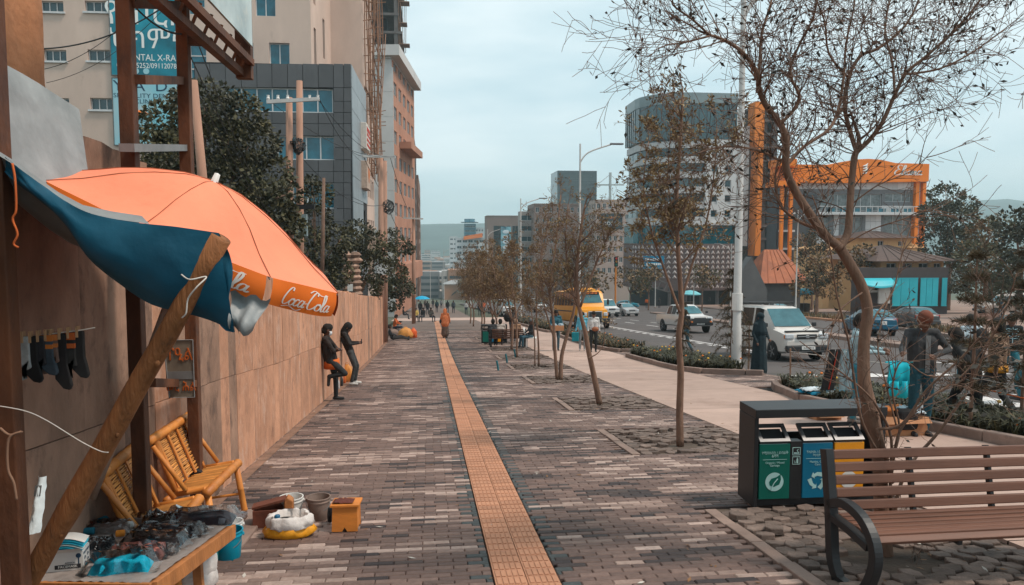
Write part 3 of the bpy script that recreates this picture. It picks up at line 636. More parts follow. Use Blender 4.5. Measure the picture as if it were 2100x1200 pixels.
# --- brown blocks farther down
zc = gz(165) - .5; block('brown_block', 'dark brown slab rising past the orange office', (-14, 160), (P(842, 380, 160).x + .9, 160), 20, zc, P(835, 288, 160).z, [], m_rawc, sideops=[(2 + 4 * i, 5 + 4 * i, 3 + 3 * j, 5 + 3 * j) for i in range(4) for j in range(11)])
b_, pt, pts = block('ribbed_brown_block', 'brown ribbed office block at the far end of the left row', (-16, 184), (P(858, 380, 184).x, 184), 40, zc, P(850, 362, 184).z, [], M('brown_rib', (.23, .13, .095), .9, .3, .2), sideops=[(1 + 3.2 * i, 3.4 + 3.2 * i, 3 + 3 * j, 5 + 3 * j) for i in range(11) for j in range(8)], lsideops=[], frame=m_rawc)
b = MB(); b.box(P(838, 370, 183), (2.2, .4, 2.6)); tag(b.build('roof_sign', M('sign_cyan', (.05, .45, .6), .5)), 'small cyan sign on top of the brown row at left', 'sign')
# ================================================================== right side of the street
def seg_tower():
    Y0 = 150.; t = tag(bpy.data.objects.new('curved_tower', None), 'white curved office tower with dark glass crown and triangle lattice base', 'building'); COL.objects.link(t)
    xl = P(1328, 400, Y0).x; xr = P(1506, 400, Y0).x; z_ = lambda py: P(1400, py, Y0).z
    plan = [(xl + .2, Y0 + 17)] + [(xl + 9 - 9 * math.cos(a), Y0 + 9 - 9 * math.sin(a)) for a in [R(k * 15) for k in range(7)]] + [(xr, Y0)]
    mw = M('tower_white', (.5, .49, .485), .6, .12, .4, spot=((.42, .4, .39), .5, .6, .5)); mg = M('tower_glass', (.02, .06, .07), .06, .5, .25, spec=.8)
    def ring(name, z0, z1, mat, off=0., upto=None):
        b = MB(); c = Vector((xl + 12, Y0 + 14)); pl = plan[:upto] if upto else plan
        ps = [Vector(p) + (Vector(p) - c).normalized() * off for p in pl]; b.grid([[(p.x, p.y, z0) for p in ps], [(p.x, p.y, z1) for p in ps]]); b.add([(p.x, p.y, z1) for p in ps] + [(xr, Y0 + 26, z1)], [tuple(range(len(ps) + 1))]); b.add([(p.x, p.y, z0) for p in ps] + [(xr, Y0 + 26, z0)], [tuple(range(len(ps), -1, -1))])
        return b.build(name, mat, t)
    ring('glazing_core', z_(500), z_(198), mg, -.7)
    zf = [z_(458) + k * 3.05 for k in range(9)]
    for k, z in enumerate(zf[:-1]):
        ring('spandrel', z, z + 1.35, mw, 0.1)
        for i, (p, q) in enumerate(zip(plan[:-1], plan[1:])):      # window strips between the spandrels
            p = Vector(p); q = Vector(q); L = (q - p).length; n_ = max(1, int(L / 3)) if i < 7 else 0
            for u in range(n_):
                a = p.lerp(q, (u + .06) / n_); c = p.lerp(q, (u + .94) / n_); d = (c - a).normalized(); nn = Vector((d.y, -d.x)) * -.35; b = MB()
                b.hexa([(v.x + nn.x * s, v.y + nn.y * s, zz) for zz in (z + 1.4, z + 3.0) for v, s in ((a, 1), (c, 1), (c, 1.25), (a, 1.25))]); b.build('window', mg, t, fix=True)
    # flat white bay with punched windows
    xm = xl + 12; ops = [(1.2 + 2.9 * i, 2.5 + 2.9 * i, 1 + 3.05 * k, 2.9 + 3.05 * k) for i in range(2) for k in range(8)] + [(6.6 + .0 * k, 8.6, 1 + 3.05 * k, 2.5 + 3.05 * k) for k in range(8)]
    w = MB(); mw2 = M('tower_panel', (.6, .59, .58), .6, .1, .4); pt, _, _ = facade(w, (xm, Y0 - .3), (xr + .3, Y0 - .3), z_(460), z_(290), [o for o in ops if o[1] < xr - xm], .3); facade(w, (xr + .3, Y0 - .3), (xr + .3, Y0 + 20), z_(460), z_(290), []); w.quad((xm, Y0 - .3, z_(290)), (xr + .3, Y0 - .3, z_(290)), (xr + .3, Y0 + 5, z_(290)), (xm, Y0 + 5, z_(290))); facade(w, (xm, Y0 + 3), (xm, Y0 - .3), z_(460), z_(290), []); w.build('wall', mw2, t)
    for o in ops:
        if o[1] < xr - xm: window(t, pt, o, 1 if o[0] < 6 else 2, .3, .1, detail=False, glass=m_glass)
    ring('crown_glazing', z_(285), z_(212), mg, .35); ring('crown_band', z_(212), z_(190), M('crown_metal', (.2, .25, .26), .35, .1, .5), .5)
    for i, (p, q) in enumerate(zip(plan[:-1], plan[1:])):
        p = Vector(p); q = Vector(q); n_ = max(1, int((q - p).length / 1.5))
        for u in range(n_): a = p.lerp(q, u / n_); c = Vector((xl + 12, Y0 + 14)); a = a + (a - c).normalized() * .4; b = MB(); b.box((a.x, a.y, (z_(285) + z_(190)) / 2), (.12, .12, z_(190) - z_(285))); b.build('mullion', M('mullion', (.08, .1, .11), .4), t)
    ring('podium_glass', z_(500), z_(462), M('podium_glass', (.005, .1, .13), .06, .5, .3, spec=.8), .5)
    b = MB(); b.bb(xl + 14, xr + 4, Y0 - .9, Y0 + 5, z_(468), z_(458)); ring('podium_band', z_(462), z_(457), mw, .8)
    # lattice of triangles
    m_lat = M('lattice_white', (.5, .43, .41), .6, .1); m_latd = M('lattice_brown', (.16, .105, .095), .7, .2); ring('lattice_backing', z_(596), z_(500), m_latd, .6)
    zz0, zz1 = z_(592), z_(502); nrow = 9; hh = (zz1 - zz0) / nrow; tri = 0; extra = MB()
    for i, (p, q) in enumerate(zip(plan[1:-1], plan[2:])):
        p = Vector(p); q = Vector(q); c = Vector((xl + 12, Y0 + 14)); p = p + (p - c).normalized() * .62; q = q + (q - c).normalized() * .62; d = (q - p).normalized(); nn = Vector((d.y, -d.x)); n_ = max(1, round((q - p).length / 1.12))
        for r_ in range(nrow):
            for u in range(n_):
                a = p.lerp(q, (u + .08) / n_); e = p.lerp(q, (u + .92) / n_); mm = a.lerp(e, .5); z0 = zz0 + r_ * hh + .1; z1 = zz0 + (r_ + 1) * hh - .1
                if r_ < 2 and i < 5: continue
                vv = [(a.x + nn.x * .05, a.y + nn.y * .05, z0), (e.x + nn.x * .05, e.y + nn.y * .05, z0), (mm.x + nn.x * .05, mm.y + nn.y * .05, z1), (mm.x + nn.x * .35, mm.y + nn.y * .35, z0 + .35)]
                b = MB() if tri < 300 else extra; b.add(vv, [(0, 1, 3), (1, 2, 3), (2, 0, 3)]); tri += 1
                if b is not extra: b.build('lattice_tile', m_lat, t)
    if extra.f: extra.build('lattice_rest', m_lat, t)['kind'] = 'stuff'
    b = MB(); b.bb(xl + 2, xr, Y0 + 1, Y0 + 20, z_(640), z_(590)); b.build('ground_floor', m_dark, t)
    for i in range(6): x = xl + 5 + i * 3.4; b = MB(); b.cyl((x, Y0 + .5, z_(660)), (x, Y0 + .5, z_(588)), .35, 10); b.build('column', m_rawc, t)
    # slanting truss canopy at the corner
    b = MB(); A = P(1270, 568, Y0 - 8); B = P(1375, 600, Y0 - 8)
    for s in (0, 1.6): b.bar(A + Vector((0, 0, s)), B + Vector((0, 0, s)), .3, .3)
    for k in range(9): p = A.lerp(B, k / 8); q = A.lerp(B, min(1, (k + .5) / 8)); b.bar(p, q + Vector((0, 0, 1.6)), .15, .15)
    b.build('truss', m_rawc, t)
    # white side core, orange fin
    b = MB(); b.bb(P(1506, 300, Y0).x, P(1541, 300, Y0).x, Y0 + 1, Y0 + 12, z_(505), z_(255)); b.build('stair_core', mw2, t)
    b = MB(); x0, x1 = P(1541, 300, Y0).x, P(1560, 300, Y0).x; m_f = M('orange_fin', (.75, .21, .02), .55, .08)
    b.prism([(x0, z_(208)), (x0, z_(290)), (x0 + .9, z_(310)), (x0 + .6, z_(525)), (x1 - .2, z_(525)), (x1, z_(208))], -Y0 - 2, -Y0 + 1.5, T=Matrix(((1, 0, 0, 0), (0, 0, -1, 0), (0, 1, 0, 0), (0, 0, 0, 1)))); b.build('fin', m_f, t, fix=True)
    f2 = tag(bpy.data.objects.new('open_stair_frame', None), 'dark open concrete stair frame behind the orange fin', 'building'); COL.objects.link(f2)
    for k in range(12): z = z_(520) + k * 2.75; b = MB(); b.bb(P(1562, 300, Y0).x, P(1612 if k > 8 else 1622, 300, Y0).x, Y0 + 4, Y0 + 12, z, z + .5); b.build('landing', m_rawc, f2)
    for px in (1568, 1590, 1612): x = P(px, 300, Y0).x; b = MB(); b.bb(x - .5, x + .5, Y0 + 5, Y0 + 11, z_(620), z_(218)); b.build('column', m_rawc, f2)
seg_tower()
# --- orange fronted hotel
def hotel():
    Y0 = 118.; X_ = lambda px: P(px, 420, Y0).x; z_ = lambda py: P(1740, py, Y0).z; t = tag(bpy.data.objects.new('orange_fascia_hotel', None), 'grey tiled hotel with arched orange fascia and white script name', 'building'); COL.objects.link(t)
    m_of = M('fascia_orange', (.8, .2, .01), .5, .07, .4); m_tl = M('hotel_tile', (.56, .56, .56), .5, .1, .5, rand=.12); x0, x1 = X_(1612), X_(1893); zb = gz(110) - 1
    rects = [(1680, 398, 1738, 432), (1745, 398, 1808, 432), (1815, 397, 1868, 414), (1812, 442, 1872, 485), (1725, 445, 1768, 482), (1640, 398, 1672, 432), (1640, 445, 1700, 482)]
    ops = px_ops(Y0, x0, zb, rects); w = MB(); pt, _, _ = facade(w, (x0, Y0), (x1, Y0), zb, z_(372), ops, .3); facade(w, (x1, Y0), (x1, Y0 + 6), zb, z_(372), []); facade(w, (x0, Y0 + 6), (x0, Y0), zb, z_(372), []); w.build('wall', M('hotel_joint', (.16, .16, .165), .7), t)
    for o in ops: window(t, pt, o, 3, .3, .07, detail=True, glass=M('curtained_glass', (.16, .18, .18), .25, .5, 2, spec=.5))
    W = x1 - x0; nx = 26; nz_ = 16; H = z_(372) - zb
    for i in range(nx):
        for j in range(nz_):
            u0, u1, v0, v1 = W * i / nx + .02, W * (i + 1) / nx - .02, H * j / nz_ + .02, H * (j + 1) / nz_ - .02
            if v0 < H * .35 or any(o[0] < u1 and o[1] > u0 and o[2] < v1 and o[3] > v0 for o in ops): continue
            b = MB(); b.hexa([pt(u, v, s) for v in (v0, v1) for u, s in ((u0, 0), (u1, 0), (u1, .05), (u0, .05))]); b.build('facing_tile', m_tl, t, fix=True)
    prof = [(X_(1600), z_(340)), (X_(1690), z_(340)), (X_(1715), z_(334)), (X_(1745), z_(328.5)), (X_(1770), z_(327)), (X_(1795), z_(328.5)), (X_(1825), z_(335)), (X_(1893), z_(336)), (X_(1893), z_(372)), (X_(1690), z_(377)), (X_(1600), z_(375))]
    TT = Matrix(((1, 0, 0, 0), (0, 0, -1, 0), (0, 1, 0, 0), (0, 0, 0, 1))); b = MB(); b.prism(prof[::-1], -Y0 - 4, -Y0 + 1.2, T=TT); b.build('fascia', m_of, t, fix=True)
    b = MB(); b.prism([(X_(1580), z_(385)), (X_(1580), z_(375)), (X_(1625), z_(375)), (X_(1625), z_(385))], -Y0 - 2, -Y0 + 2.5, T=TT); b.prism([(X_(1585), z_(330)), (X_(1600), z_(328)), (X_(1620), z_(330)), (X_(1620), z_(345)), (X_(1585), z_(345))], -Y0 - 2, -Y0 + 2, T=TT)
    for px in (1590, 1608): b.bb(X_(px), X_(px) + .5, Y0 - 2, Y0 - 1.5, zb, z_(385))
    b.build('porch_frame', m_of, t, fix=True)
    for px in (1872, 1886): b = MB(); b.bb(X_(px), X_(px + 7), Y0 - .7, Y0 + .5, zb, z_(372)); b.build('column', m_of, t)
    b = MB()
    for py in (424, 436): b.bb(X_(1672), X_(1875), Y0 - 1.2, Y0 - 1.1, z_(py) - .06, z_(py) + .06)
    for px in range(1672, 1880, 12): b.bb(X_(px), X_(px) + .1, Y0 - 1.2, Y0 - 1.1, z_(436), z_(424))
    b.bb(X_(1672), X_(1880), Y0 - 1.3, Y0, z_(441), z_(437)); b.build('balcony', m_alu, t)
    for k in range(7): b = MB(); px = 1690 + k * 26; b.bb(X_(px), X_(px + 15), Y0 - 1.08, Y0 - 1.02, z_(435), z_(428)); b.build('balcony_pane', m_glassb, t)
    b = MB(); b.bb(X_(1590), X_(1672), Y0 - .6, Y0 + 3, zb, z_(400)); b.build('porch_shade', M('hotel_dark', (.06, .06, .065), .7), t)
    for k in range(3): b = MB(); b.bb(X_(1594), X_(1622), Y0 - 1.6, Y0 - .6, z_(440 + k * 36), z_(436 + k * 36)); b.build('porch_balcony', m_tl, t)
    return t, X_, z_, Y0
hot, HX, HZ, HY0 = hotel()
# --- low houses, gates and stalls across the road
def hip_house(name, label, px0, px1, pe, pt_, Y, depth, wallmat, roofmat, base_px, ridge=.35, eave=.8, ops=None):
    x0, x1 = P(px0, pe, Y).x, P(px1, pe, Y).x; ze = P((px0 + px1) / 2, pe, Y).z; zr = P((px0 + px1) / 2, pt_, Y + depth / 2).z; zb = min(P((px0 + px1) / 2, base_px, Y).z, gz(Y) - .2)
    t = tag(bpy.data.objects.new(name, None), label, 'house'); COL.objects.link(t)
    w = MB(); oo = [] if not ops else px_ops(Y, x0, zb, ops); pt = facade(w, (x0, Y), (x1, Y), zb, ze, oo, .2)[0]; facade(w, (x1, Y), (x1, Y + depth), zb, ze, []); facade(w, (x0, Y + depth), (x0, Y), zb, ze, []); w.build('wall', wallmat, t)
    for o in oo: window(t, pt, o, 2, .2, .07, detail=False, glass=m_dark)
    e = eave; c = [(x0 - e, Y - e, ze), (x1 + e, Y - e, ze), (x1 + e, Y + depth + e, ze), (x0 - e, Y + depth + e, ze)]; xm = (x0 + x1) / 2; rl = (x1 - x0) * ridge / 2; r_ = [(xm - rl, Y + depth / 2, zr), (xm + rl, Y + depth / 2, zr)]
    b = MB(); b.add(c + r_, [(0, 1, 5, 4), (1, 2, 5), (2, 3, 4, 5), (3, 0, 4), (3, 2, 1, 0)]); ro = b.build('roof', roofmat, t)
    n = max(6, int((x1 - x0) / .9)); 
    for k in range(1, n):
        tt = k / n; p = Vector(c[0]).lerp(Vector(c[1]), tt); xr = xm - rl + 2 * rl * tt; b = MB(); b.bar(p + Vector((0, 0, .05)), (xr, Y + depth / 2, zr + .05), .05, .04); b.build('roof_seam', roofmat, ro)
    return t
m_rust = M('rust_roof', (.32, .09, .035), .7, .3, .5, .2, spot=((.5, .15, .05), .8, .55, .6)); m_brroof = M('brown_roof', (.085, .05, .04), .75, .25, .6, .2); m_yel = M('yellow_render', (.62, .36, .17), .85, .1, .4); m_gsh = M('grey_wall', (.12, .115, .115), .9, .2, .4)
hip_house('rusty_roof_house', 'low house with a rusty orange sheet roof beside the lattice base', 1566, 1642, 580, 512, 82, 5, m_gsh, m_rust, 640, .5)
# grey gable end beside it
b = MB(); a = P(1512, 640, 80.5); c_ = P(1572, 640, 80.5); z1 = P(1540, 568, 80.5).z; zr = P(1535, 527, 80.5).z; a.z = gz(80) - .3; b.prism([(a.x, a.z), (c_.x, a.z), (c_.x, z1 - 1.4), (c_.x - 1.9, zr), (a.x, z1)], -82, -80.5, T=Matrix(((1, 0, 0, 0), (0, 0, -1, 0), (0, 1, 0, 0), (0, 0, 0, 1)))); tag(b.build('gable_shed', m_gsh, fix=True), 'plain grey gable end standing before the rusty roof', 'shed')
hip_house('yellow_house', 'yellow rendered house with brown roof under the hotel', 1775, 1870, 488, 474, 100, 9, m_yel, m_brroof, 560, .3, .8, [(1800, 494, 1812, 505), (1842, 495, 1852, 505)])
hip_house('yellow_annex', 'low yellow wing below the hotel balcony with small dark window', 1690, 1775, 512, 500, 103, 9, m_yel, m_yel, 560, .6, .2)
hip_house('yellow_annex', 'yellow wing at the foot of the orange hotel column', 1868, 1898, 508, 498, 99, 6, m_yel, m_yel, 560, .6, .2)
hip_house('pavilion_house', 'low house with broad dark brown hipped roof above turquoise gates', 1806, 1935, 535, 503, 74, 10, m_yel, m_brroof, 562, .12, 1.3, [(1818, 540, 1838, 552), (1851, 540, 1871, 552), (1884, 540, 1904, 552), (1915, 540, 1930, 552)])
b = MB(); a = P(1755, 570, 72.6); c_ = P(1945, 570, 72.6); b.bb(a.x, c_.x, 72.6, 73.4, gz(73) - .3, P(1850, 549, 72.6).z); tag(b.build('compound_wall', M('dark_plaster', (.075, .06, .06), .9, .2, .5)), 'dark plaster compound wall holding the turquoise gates', 'wall')
m_tur = M('turquoise_sheet', (.03, .42, .5), .5, .08, .8)
for k, (x0, x1, lb) in enumerate(((1831, 1883, 'large turquoise sheet metal gate nearest the tarpaulin'), (1888, 1925, 'turquoise sheet metal gate leaf half hidden by the young conifer'), (1932, 1943, 'narrow turquoise gate post panel at the wall end'))):
    a = P(x0, 570, 72.3); c_ = P(x1, 570, 72.3); t = thing('sheet_gate', (a.x, 72.3, P(x0, 628, 72.3).z), lb, 'gate'); W = c_.x - a.x; H = P(x0, 570, 72.3).z - P(x0, 628, 72.3).z
    n = 3 if W > 1 else 1
    for i in range(n): b = MB(); b.bb(W * i / n + .02, W * (i + 1) / n - .02, -.03, .03, .1, H - .08); b.build('gate_panel', m_tur, t)
    b = MB(); b.bb(0, W, -.05, .02, 0, .1); b.bb(0, W, -.05, .02, H - .08, H); b.build('gate_frame', m_tur, t)
m_tarpw = M('pale_sheet', (.5, .47, .44), .7, .15, 1)
b = MB(); a = P(1765, 571, 72.0); c_ = P(1828, 571, 72.0); rows = [[(a.x + (c_.x - a.x) * i / 12, 72.0 - .9 * j, a.z - .55 * j - .25 * j * math.sin(math.pi * i / 12)) for i in range(13)] for j in (0, .4, .8, 1.2)]; b.grid(rows); o = b.build('stall_awning', m_tur, smooth=True); so_ = o.modifiers.new('s', 'SOLIDIFY'); so_.thickness = .03; tag(o, 'sagging turquoise stall awning beside the gates', 'awning')
b = MB(); b.bb(a.x, c_.x, 72.1, 72.4, P(1800, 600, 72).z, P(1800, 571, 72).z); tag(b.build('stall_sheet', m_tarpw), 'pale sheet hung behind the sagging awning', 'sheet')
b = MB(); a = P(1802, 590, 71.5); b.bb(a.x, a.x + 1.2, 71.4, 71.6, a.z - 1.6, a.z); tag(b.build('stall_sheet', m_tarpw), 'upright pale board leaning by the sagging awning', 'board')
# ================================================================== distant centre of the view
def far_block(label, px0, px1, pyt, Y, mat, nu, glass=None, name='office_block', fu=.6, fv=.5, storey=3.2, depth=None, side=0, frame=None, roof=.4, nv=None):
    x0, x1 = P(px0, pyt, Y).x, P(px1, pyt, Y).x; z1 = P((px0 + px1) / 2, pyt, Y).z; z0 = gz(Y) - 2; nv = nv or max(2, int((z1 - z0) / storey)); ops = grid_ops(0, x1 - x0, nu, 0, z1 - z0, nv, fu, fv) if nu else []
    ops = [o for o in ops if o[2] > (z1 - z0) * .25]; dpt = depth or (x1 - x0)
    so = grid_ops(0, dpt, side, 0, z1 - z0, nv, fu, fv) if side else None
    return block(name, label, (x0, Y), (x1, Y), dpt, z0, z1, ops, mat, glass=glass, lsideops=[o for o in so if o[2] > (z1 - z0) * .3] if so else None, frame=frame, roof=roof, dep=.3, fr=.12)
m_brb = M('brown_office', (.21, .15, .13), .85, .15, .1); m_bal = M('pale_band', (.34, .29, .27), .8, .1, .2); m_whb = M('white_block', (.52, .54, .55), .7, .1, .1); m_gtow = M('dark_curtain_wall', (.012, .03, .034), .1, .6, .12, spec=.7)
far_block('brown stone office block with square windows behind the street trees', 1095, 1195, 420, 255, m_brb, 7, fu=.5, fv=.5, side=6)
far_block('pale office block with curved balcony bands left of the brown one', 1066, 1097, 436, 262, m_bal, 1, fu=.98, fv=.5, storey=3.4)
far_block('dark glass tower rising above the brown office block', 1143, 1224, 352, 400, m_gtow, 1, glass=m_gtow, fu=.98, fv=.86, storey=4, frame=M('tower_trim', (.05, .08, .085), .5))
t, pt, pts = far_block('brown office with tall blue advertising panel', 998, 1066, 444, 330, m_brb, 0, depth=12)
x0 = 0
for a_, b_ in ((3, 8), (9.0, 10.2), (11.2, 14)): window(t, pt, (a_, b_, 8, 34), 2, .0, .15, rows=6, detail=False, glass=m_gtow, frame=m_rawc, name='curtain_wall')
ad, W, H = banner('advertising_panel', 'tall blue advertising panel on the brown office', 1027, 465, 1048, 527, 329.3, M('ad_blue', (.02, .3, .45), .5, .7, .35, col2=(.3, .6, .7)))
b = MB()
for k in range(5): b.ell((0, -.08, -H * .35 + k * H * .17), (W * .34, .06, H * .06), 12)
b.build('print', M('ad_white', (.6, .65, .7), .5, .2), ad)
far_block('pale block with dark sign board behind the street trees', 1222, 1292, 412, 240, M('beige_far', (.42, .32, .28), .85, .12, .1), 6, side=3)
bn, W, H = banner('roof_banner', 'dark rooftop banner with small orange and pale lettering', 1232, 438, 1276, 470, 239.2, M('ad_dark', (.01, .03, .04), .5)); text('lettering', 'home', H * .5, m_alu, bn, (0, -.06, -H * .1)); text('lettering', 'my', H * .3, m_orp, bn, (W * .05, -.06, H * .25))
far_block('white office block with orange roof corner in the valley', 936, 994, 489, 450, m_whb, 5, fu=.8, fv=.45)
far_block('white residential block at the left of the valley group', 922, 938, 486, 520, m_whb, 2, fu=.7, fv=.4)
far_block('slim blue glass tower behind the white valley block', 952, 976, 460, 560, M('blue_glass', (.02, .12, .17), .1, .5, .1, spec=.7), 1, glass=m_gtow, fu=.9, fv=.4)
far_block('stepped pale tower beside the blue glass one', 975, 992, 468, 570, m_whb, 3)
b = MB(); c = P(972, 485, 448); b.hexa([(c.x - 6, 447, c.z - 2), (c.x + 5, 447, c.z - .5), (c.x + 5, 452, c.z - .5), (c.x - 6, 452, c.z - 2), (c.x - 6, 447, c.z), (c.x + 5, 447, c.z + 2), (c.x + 5, 452, c.z + 2), (c.x - 6, 452, c.z)]); tag(b.build('orange_hoarding', m_orp, fix=True), 'bright orange hoarding on the roof of the white valley block', 'hoarding')
b = MB(); c = P(964, 457, 559); b.lathe([(6, 0), (7, .6), (4, 1.2), (4, 3)], 12, (c.x, 565, c.z)); tag(b.build('rooftop_drum', M('blue_glass', (.02, .12, .17))), 'small round crown on the blue glass tower', 'drum')
# tower crane
cr_ = thing('tower_crane', P(1251, 420, 420), 'thin pale tower crane on the skyline', 'crane'); m_cr = M('crane_paint', (.4, .42, .42), .6); b = MB(); b.box((0, 0, 5), (1.2, 1.2, 26)); b.build('mast', m_cr, cr_); b = MB(); b.bar((-8, 0, 11), (8, 0, 11.2), .5, .8); b.build('jib', m_cr, cr_); b = MB(); b.tube([(0, 0, 17), (-7, 0, 11.4)], .15, 4); b.tube([(0, 0, 17), (6, 0, 11.4)], .15, 4); b.build('tie', m_cr, cr_)
# --- the city in the valley: too many to count
fb = random.Random(11); mbs = MB(); cols = []
for k in range(1150):
    Y = 330 + 1500 * fb.random() ** 1.2; px = fb.uniform(700, 2200) if k % 2 else fb.uniform(855, 965); x = P(px, 560, Y).x
    if px > 1240 and Y < 500: continue
    if -5 < x < 12 and Y < 360: continue
    wv = fb.uniform(6, 16); h = fb.choice((4, 5, 7, 9, 14)) * (1.5 if fb.random() < .12 else 1); z = gz(Y) - 1; d = fb.uniform(6, 14); k0 = len(mbs.f)
    mbs.bb(x - wv / 2, x + wv / 2, Y, Y + d, z, z + h); c = fb.choice(((.45, .42, .4), (.3, .24, .2), (.5, .5, .5), (.2, .2, .2), (.4, .2, .12))); cols += [c] * (len(mbs.f) - k0)
    if h < 8:
        k0 = len(mbs.f); mbs.add([(x - wv / 2 - .5, Y - .5, z + h), (x + wv / 2 + .5, Y - .5, z + h), (x + wv / 2 + .5, Y + d + .5, z + h), (x - wv / 2 - .5, Y + d + .5, z + h), (x - wv / 4, Y + d / 2, z + h + 1.8), (x + wv / 4, Y + d / 2, z + h + 1.8)], [(0, 1, 5, 4), (1, 2, 5), (2, 3, 4, 5), (3, 0, 4)]); c = fb.choice(((.3, .3, .3), (.25, .1, .06), (.16, .14, .13), (.4, .38, .36))); cols += [c] * (len(mbs.f) - k0)
    else:
        for fl in range(int(h / 3)): k0 = len(mbs.f); mbs.bb(x - wv * .45, x + wv * .45, Y - .06, Y - .02, z + fl * 3 + 1, z + fl * 3 + 2.3); cols += [(.05, .07, .08)] * (len(mbs.f) - k0)
o = mbs.build('valley_city', M('city_mass', (1, 1, 1), .85, .1, .1, attr='Col'), colors=cols); tag(o, 'hazy mass of roofs and blocks filling the valley', kind='stuff')
# ================================================================== trees and plants
m_bark = M('bark', (.2, .115, .078), .9, .35, 7, .7, bscale=40, stretch=(1, 1, .35), spot=((.4, .28, .21), 5, .6, .5))
m_twig = M('twig', (.16, .095, .068), .9, .3, 6)
m_leafd = M('leaf_dark', (.035, .03, .022), .6, .5, 8)
m_leafo = M('leaf_olive', (.17, .105, .042), .6, .4, 5, col2=(.3, .2, .085))
m_leafb = M('leaf_brown', (.16, .09, .042), .7, .4, 2, col2=(.25, .145, .06))
m_leafg = M('leaf_green', (.03, .034, .02), .6, .5, 1.5, col2=(.07, .062, .03))
m_leafg2 = M('leaf_green_light', (.055, .06, .028), .6, .5, 1.5, col2=(.12, .1, .04))
m_pine = M('conifer_needles', (.06, .042, .02), .7, .5, 3, col2=(.11, .075, .035))
def rot_about(d, ang, rng):
    ax = d.orthogonal().normalized(); ax.rotate(Quaternion(d, rng.uniform(0, 2 * math.pi))); v = d.copy(); v.rotate(Quaternion(ax, ang)); return v
def leaf(mb, p, d, L, W, rng, mi=0):
    d = d.normalized(); s = rot_about(d, math.pi / 2, rng); mb.add([p, p + d * L * .5 + s * W, p + d * L, p + d * L * .5 - s * W], [(0, 1, 2, 3)], mi)
def limb(tw, lv, p, d, L, r, lvl, rng, o):
    """a limb with side shoots; o: wig, up, kids per level, ratio, leaf rate and size"""
    n = max(3, min(9, int(L / o['seg']))); pts = [p.copy()]; dirs = []; q = p.copy(); d = d.normalized(); bend = rot_about(d, math.pi / 2, rng) * rng.uniform(.0, o['bend'])
    for i in range(n):
        d = (d + bend / n + Vector((rng.gauss(0, 1), rng.gauss(0, 1), rng.gauss(0, 1))) * o['wig'] + Vector((0, 0, o['up'] * (1 if lvl < 2 else .3)))).normalized(); q = q + d * (L / n); pts.append(q.copy()); dirs.append(d.copy())
    sides = 6 if r > .02 else (4 if r > .006 else 3)
    tw.tube(pts, [max(o['rmin'], r * (1 - .75 * i / n)) for i in range(n + 1)], sides, cap=False)
    if lvl < len(o['kids']):
        k = o['kids'][lvl]; k = int(k) + (1 if rng.random() < k - int(k) else 0)
        for j in range(k):
            t = rng.uniform(.2, .98); i = min(n - 1, int(t * n)); c = pts[i].lerp(pts[i + 1], t * n - i); limb(tw, lv, c, rot_about(dirs[i], rng.uniform(.45, 1.15), rng), L * rng.uniform(*o['ratio']) * (1.1 - .4 * t), r * (1 - .7 * t) * .6, lvl + 1, rng, o)
    if lvl >= o['leaflvl']:
        for i in range(1, n + 1):
            if rng.random() < o['leaf']:
                for _ in range(o.get('tuft', 1)): leaf(lv, pts[i], (dirs[i - 1] + Vector((rng.gauss(0, 1), rng.gauss(0, 1), rng.gauss(0, 1) + o.get('droop', 0))) * .8), o['lsize'] * rng.uniform(.6, 1.2), o['lsize'] * .2, rng)
def finish_tree(name, label, base, tr, tw, lv, barkm, twigm, leafm, group='trees planted along the pavement', cat='tree'):
    t = thing(name, base, label, cat, group); inv = -Vector(base)
    for nm, b, mt in (('trunk', tr, barkm), ('crown', tw, twigm), ('leaves', lv, leafm)):
        if b is not None and b.f:
            b.v = [tuple(Vector(p) + inv) for p in b.v]; o = b.build(nm, mt, t, smooth=(nm == 'trunk'))
    return t
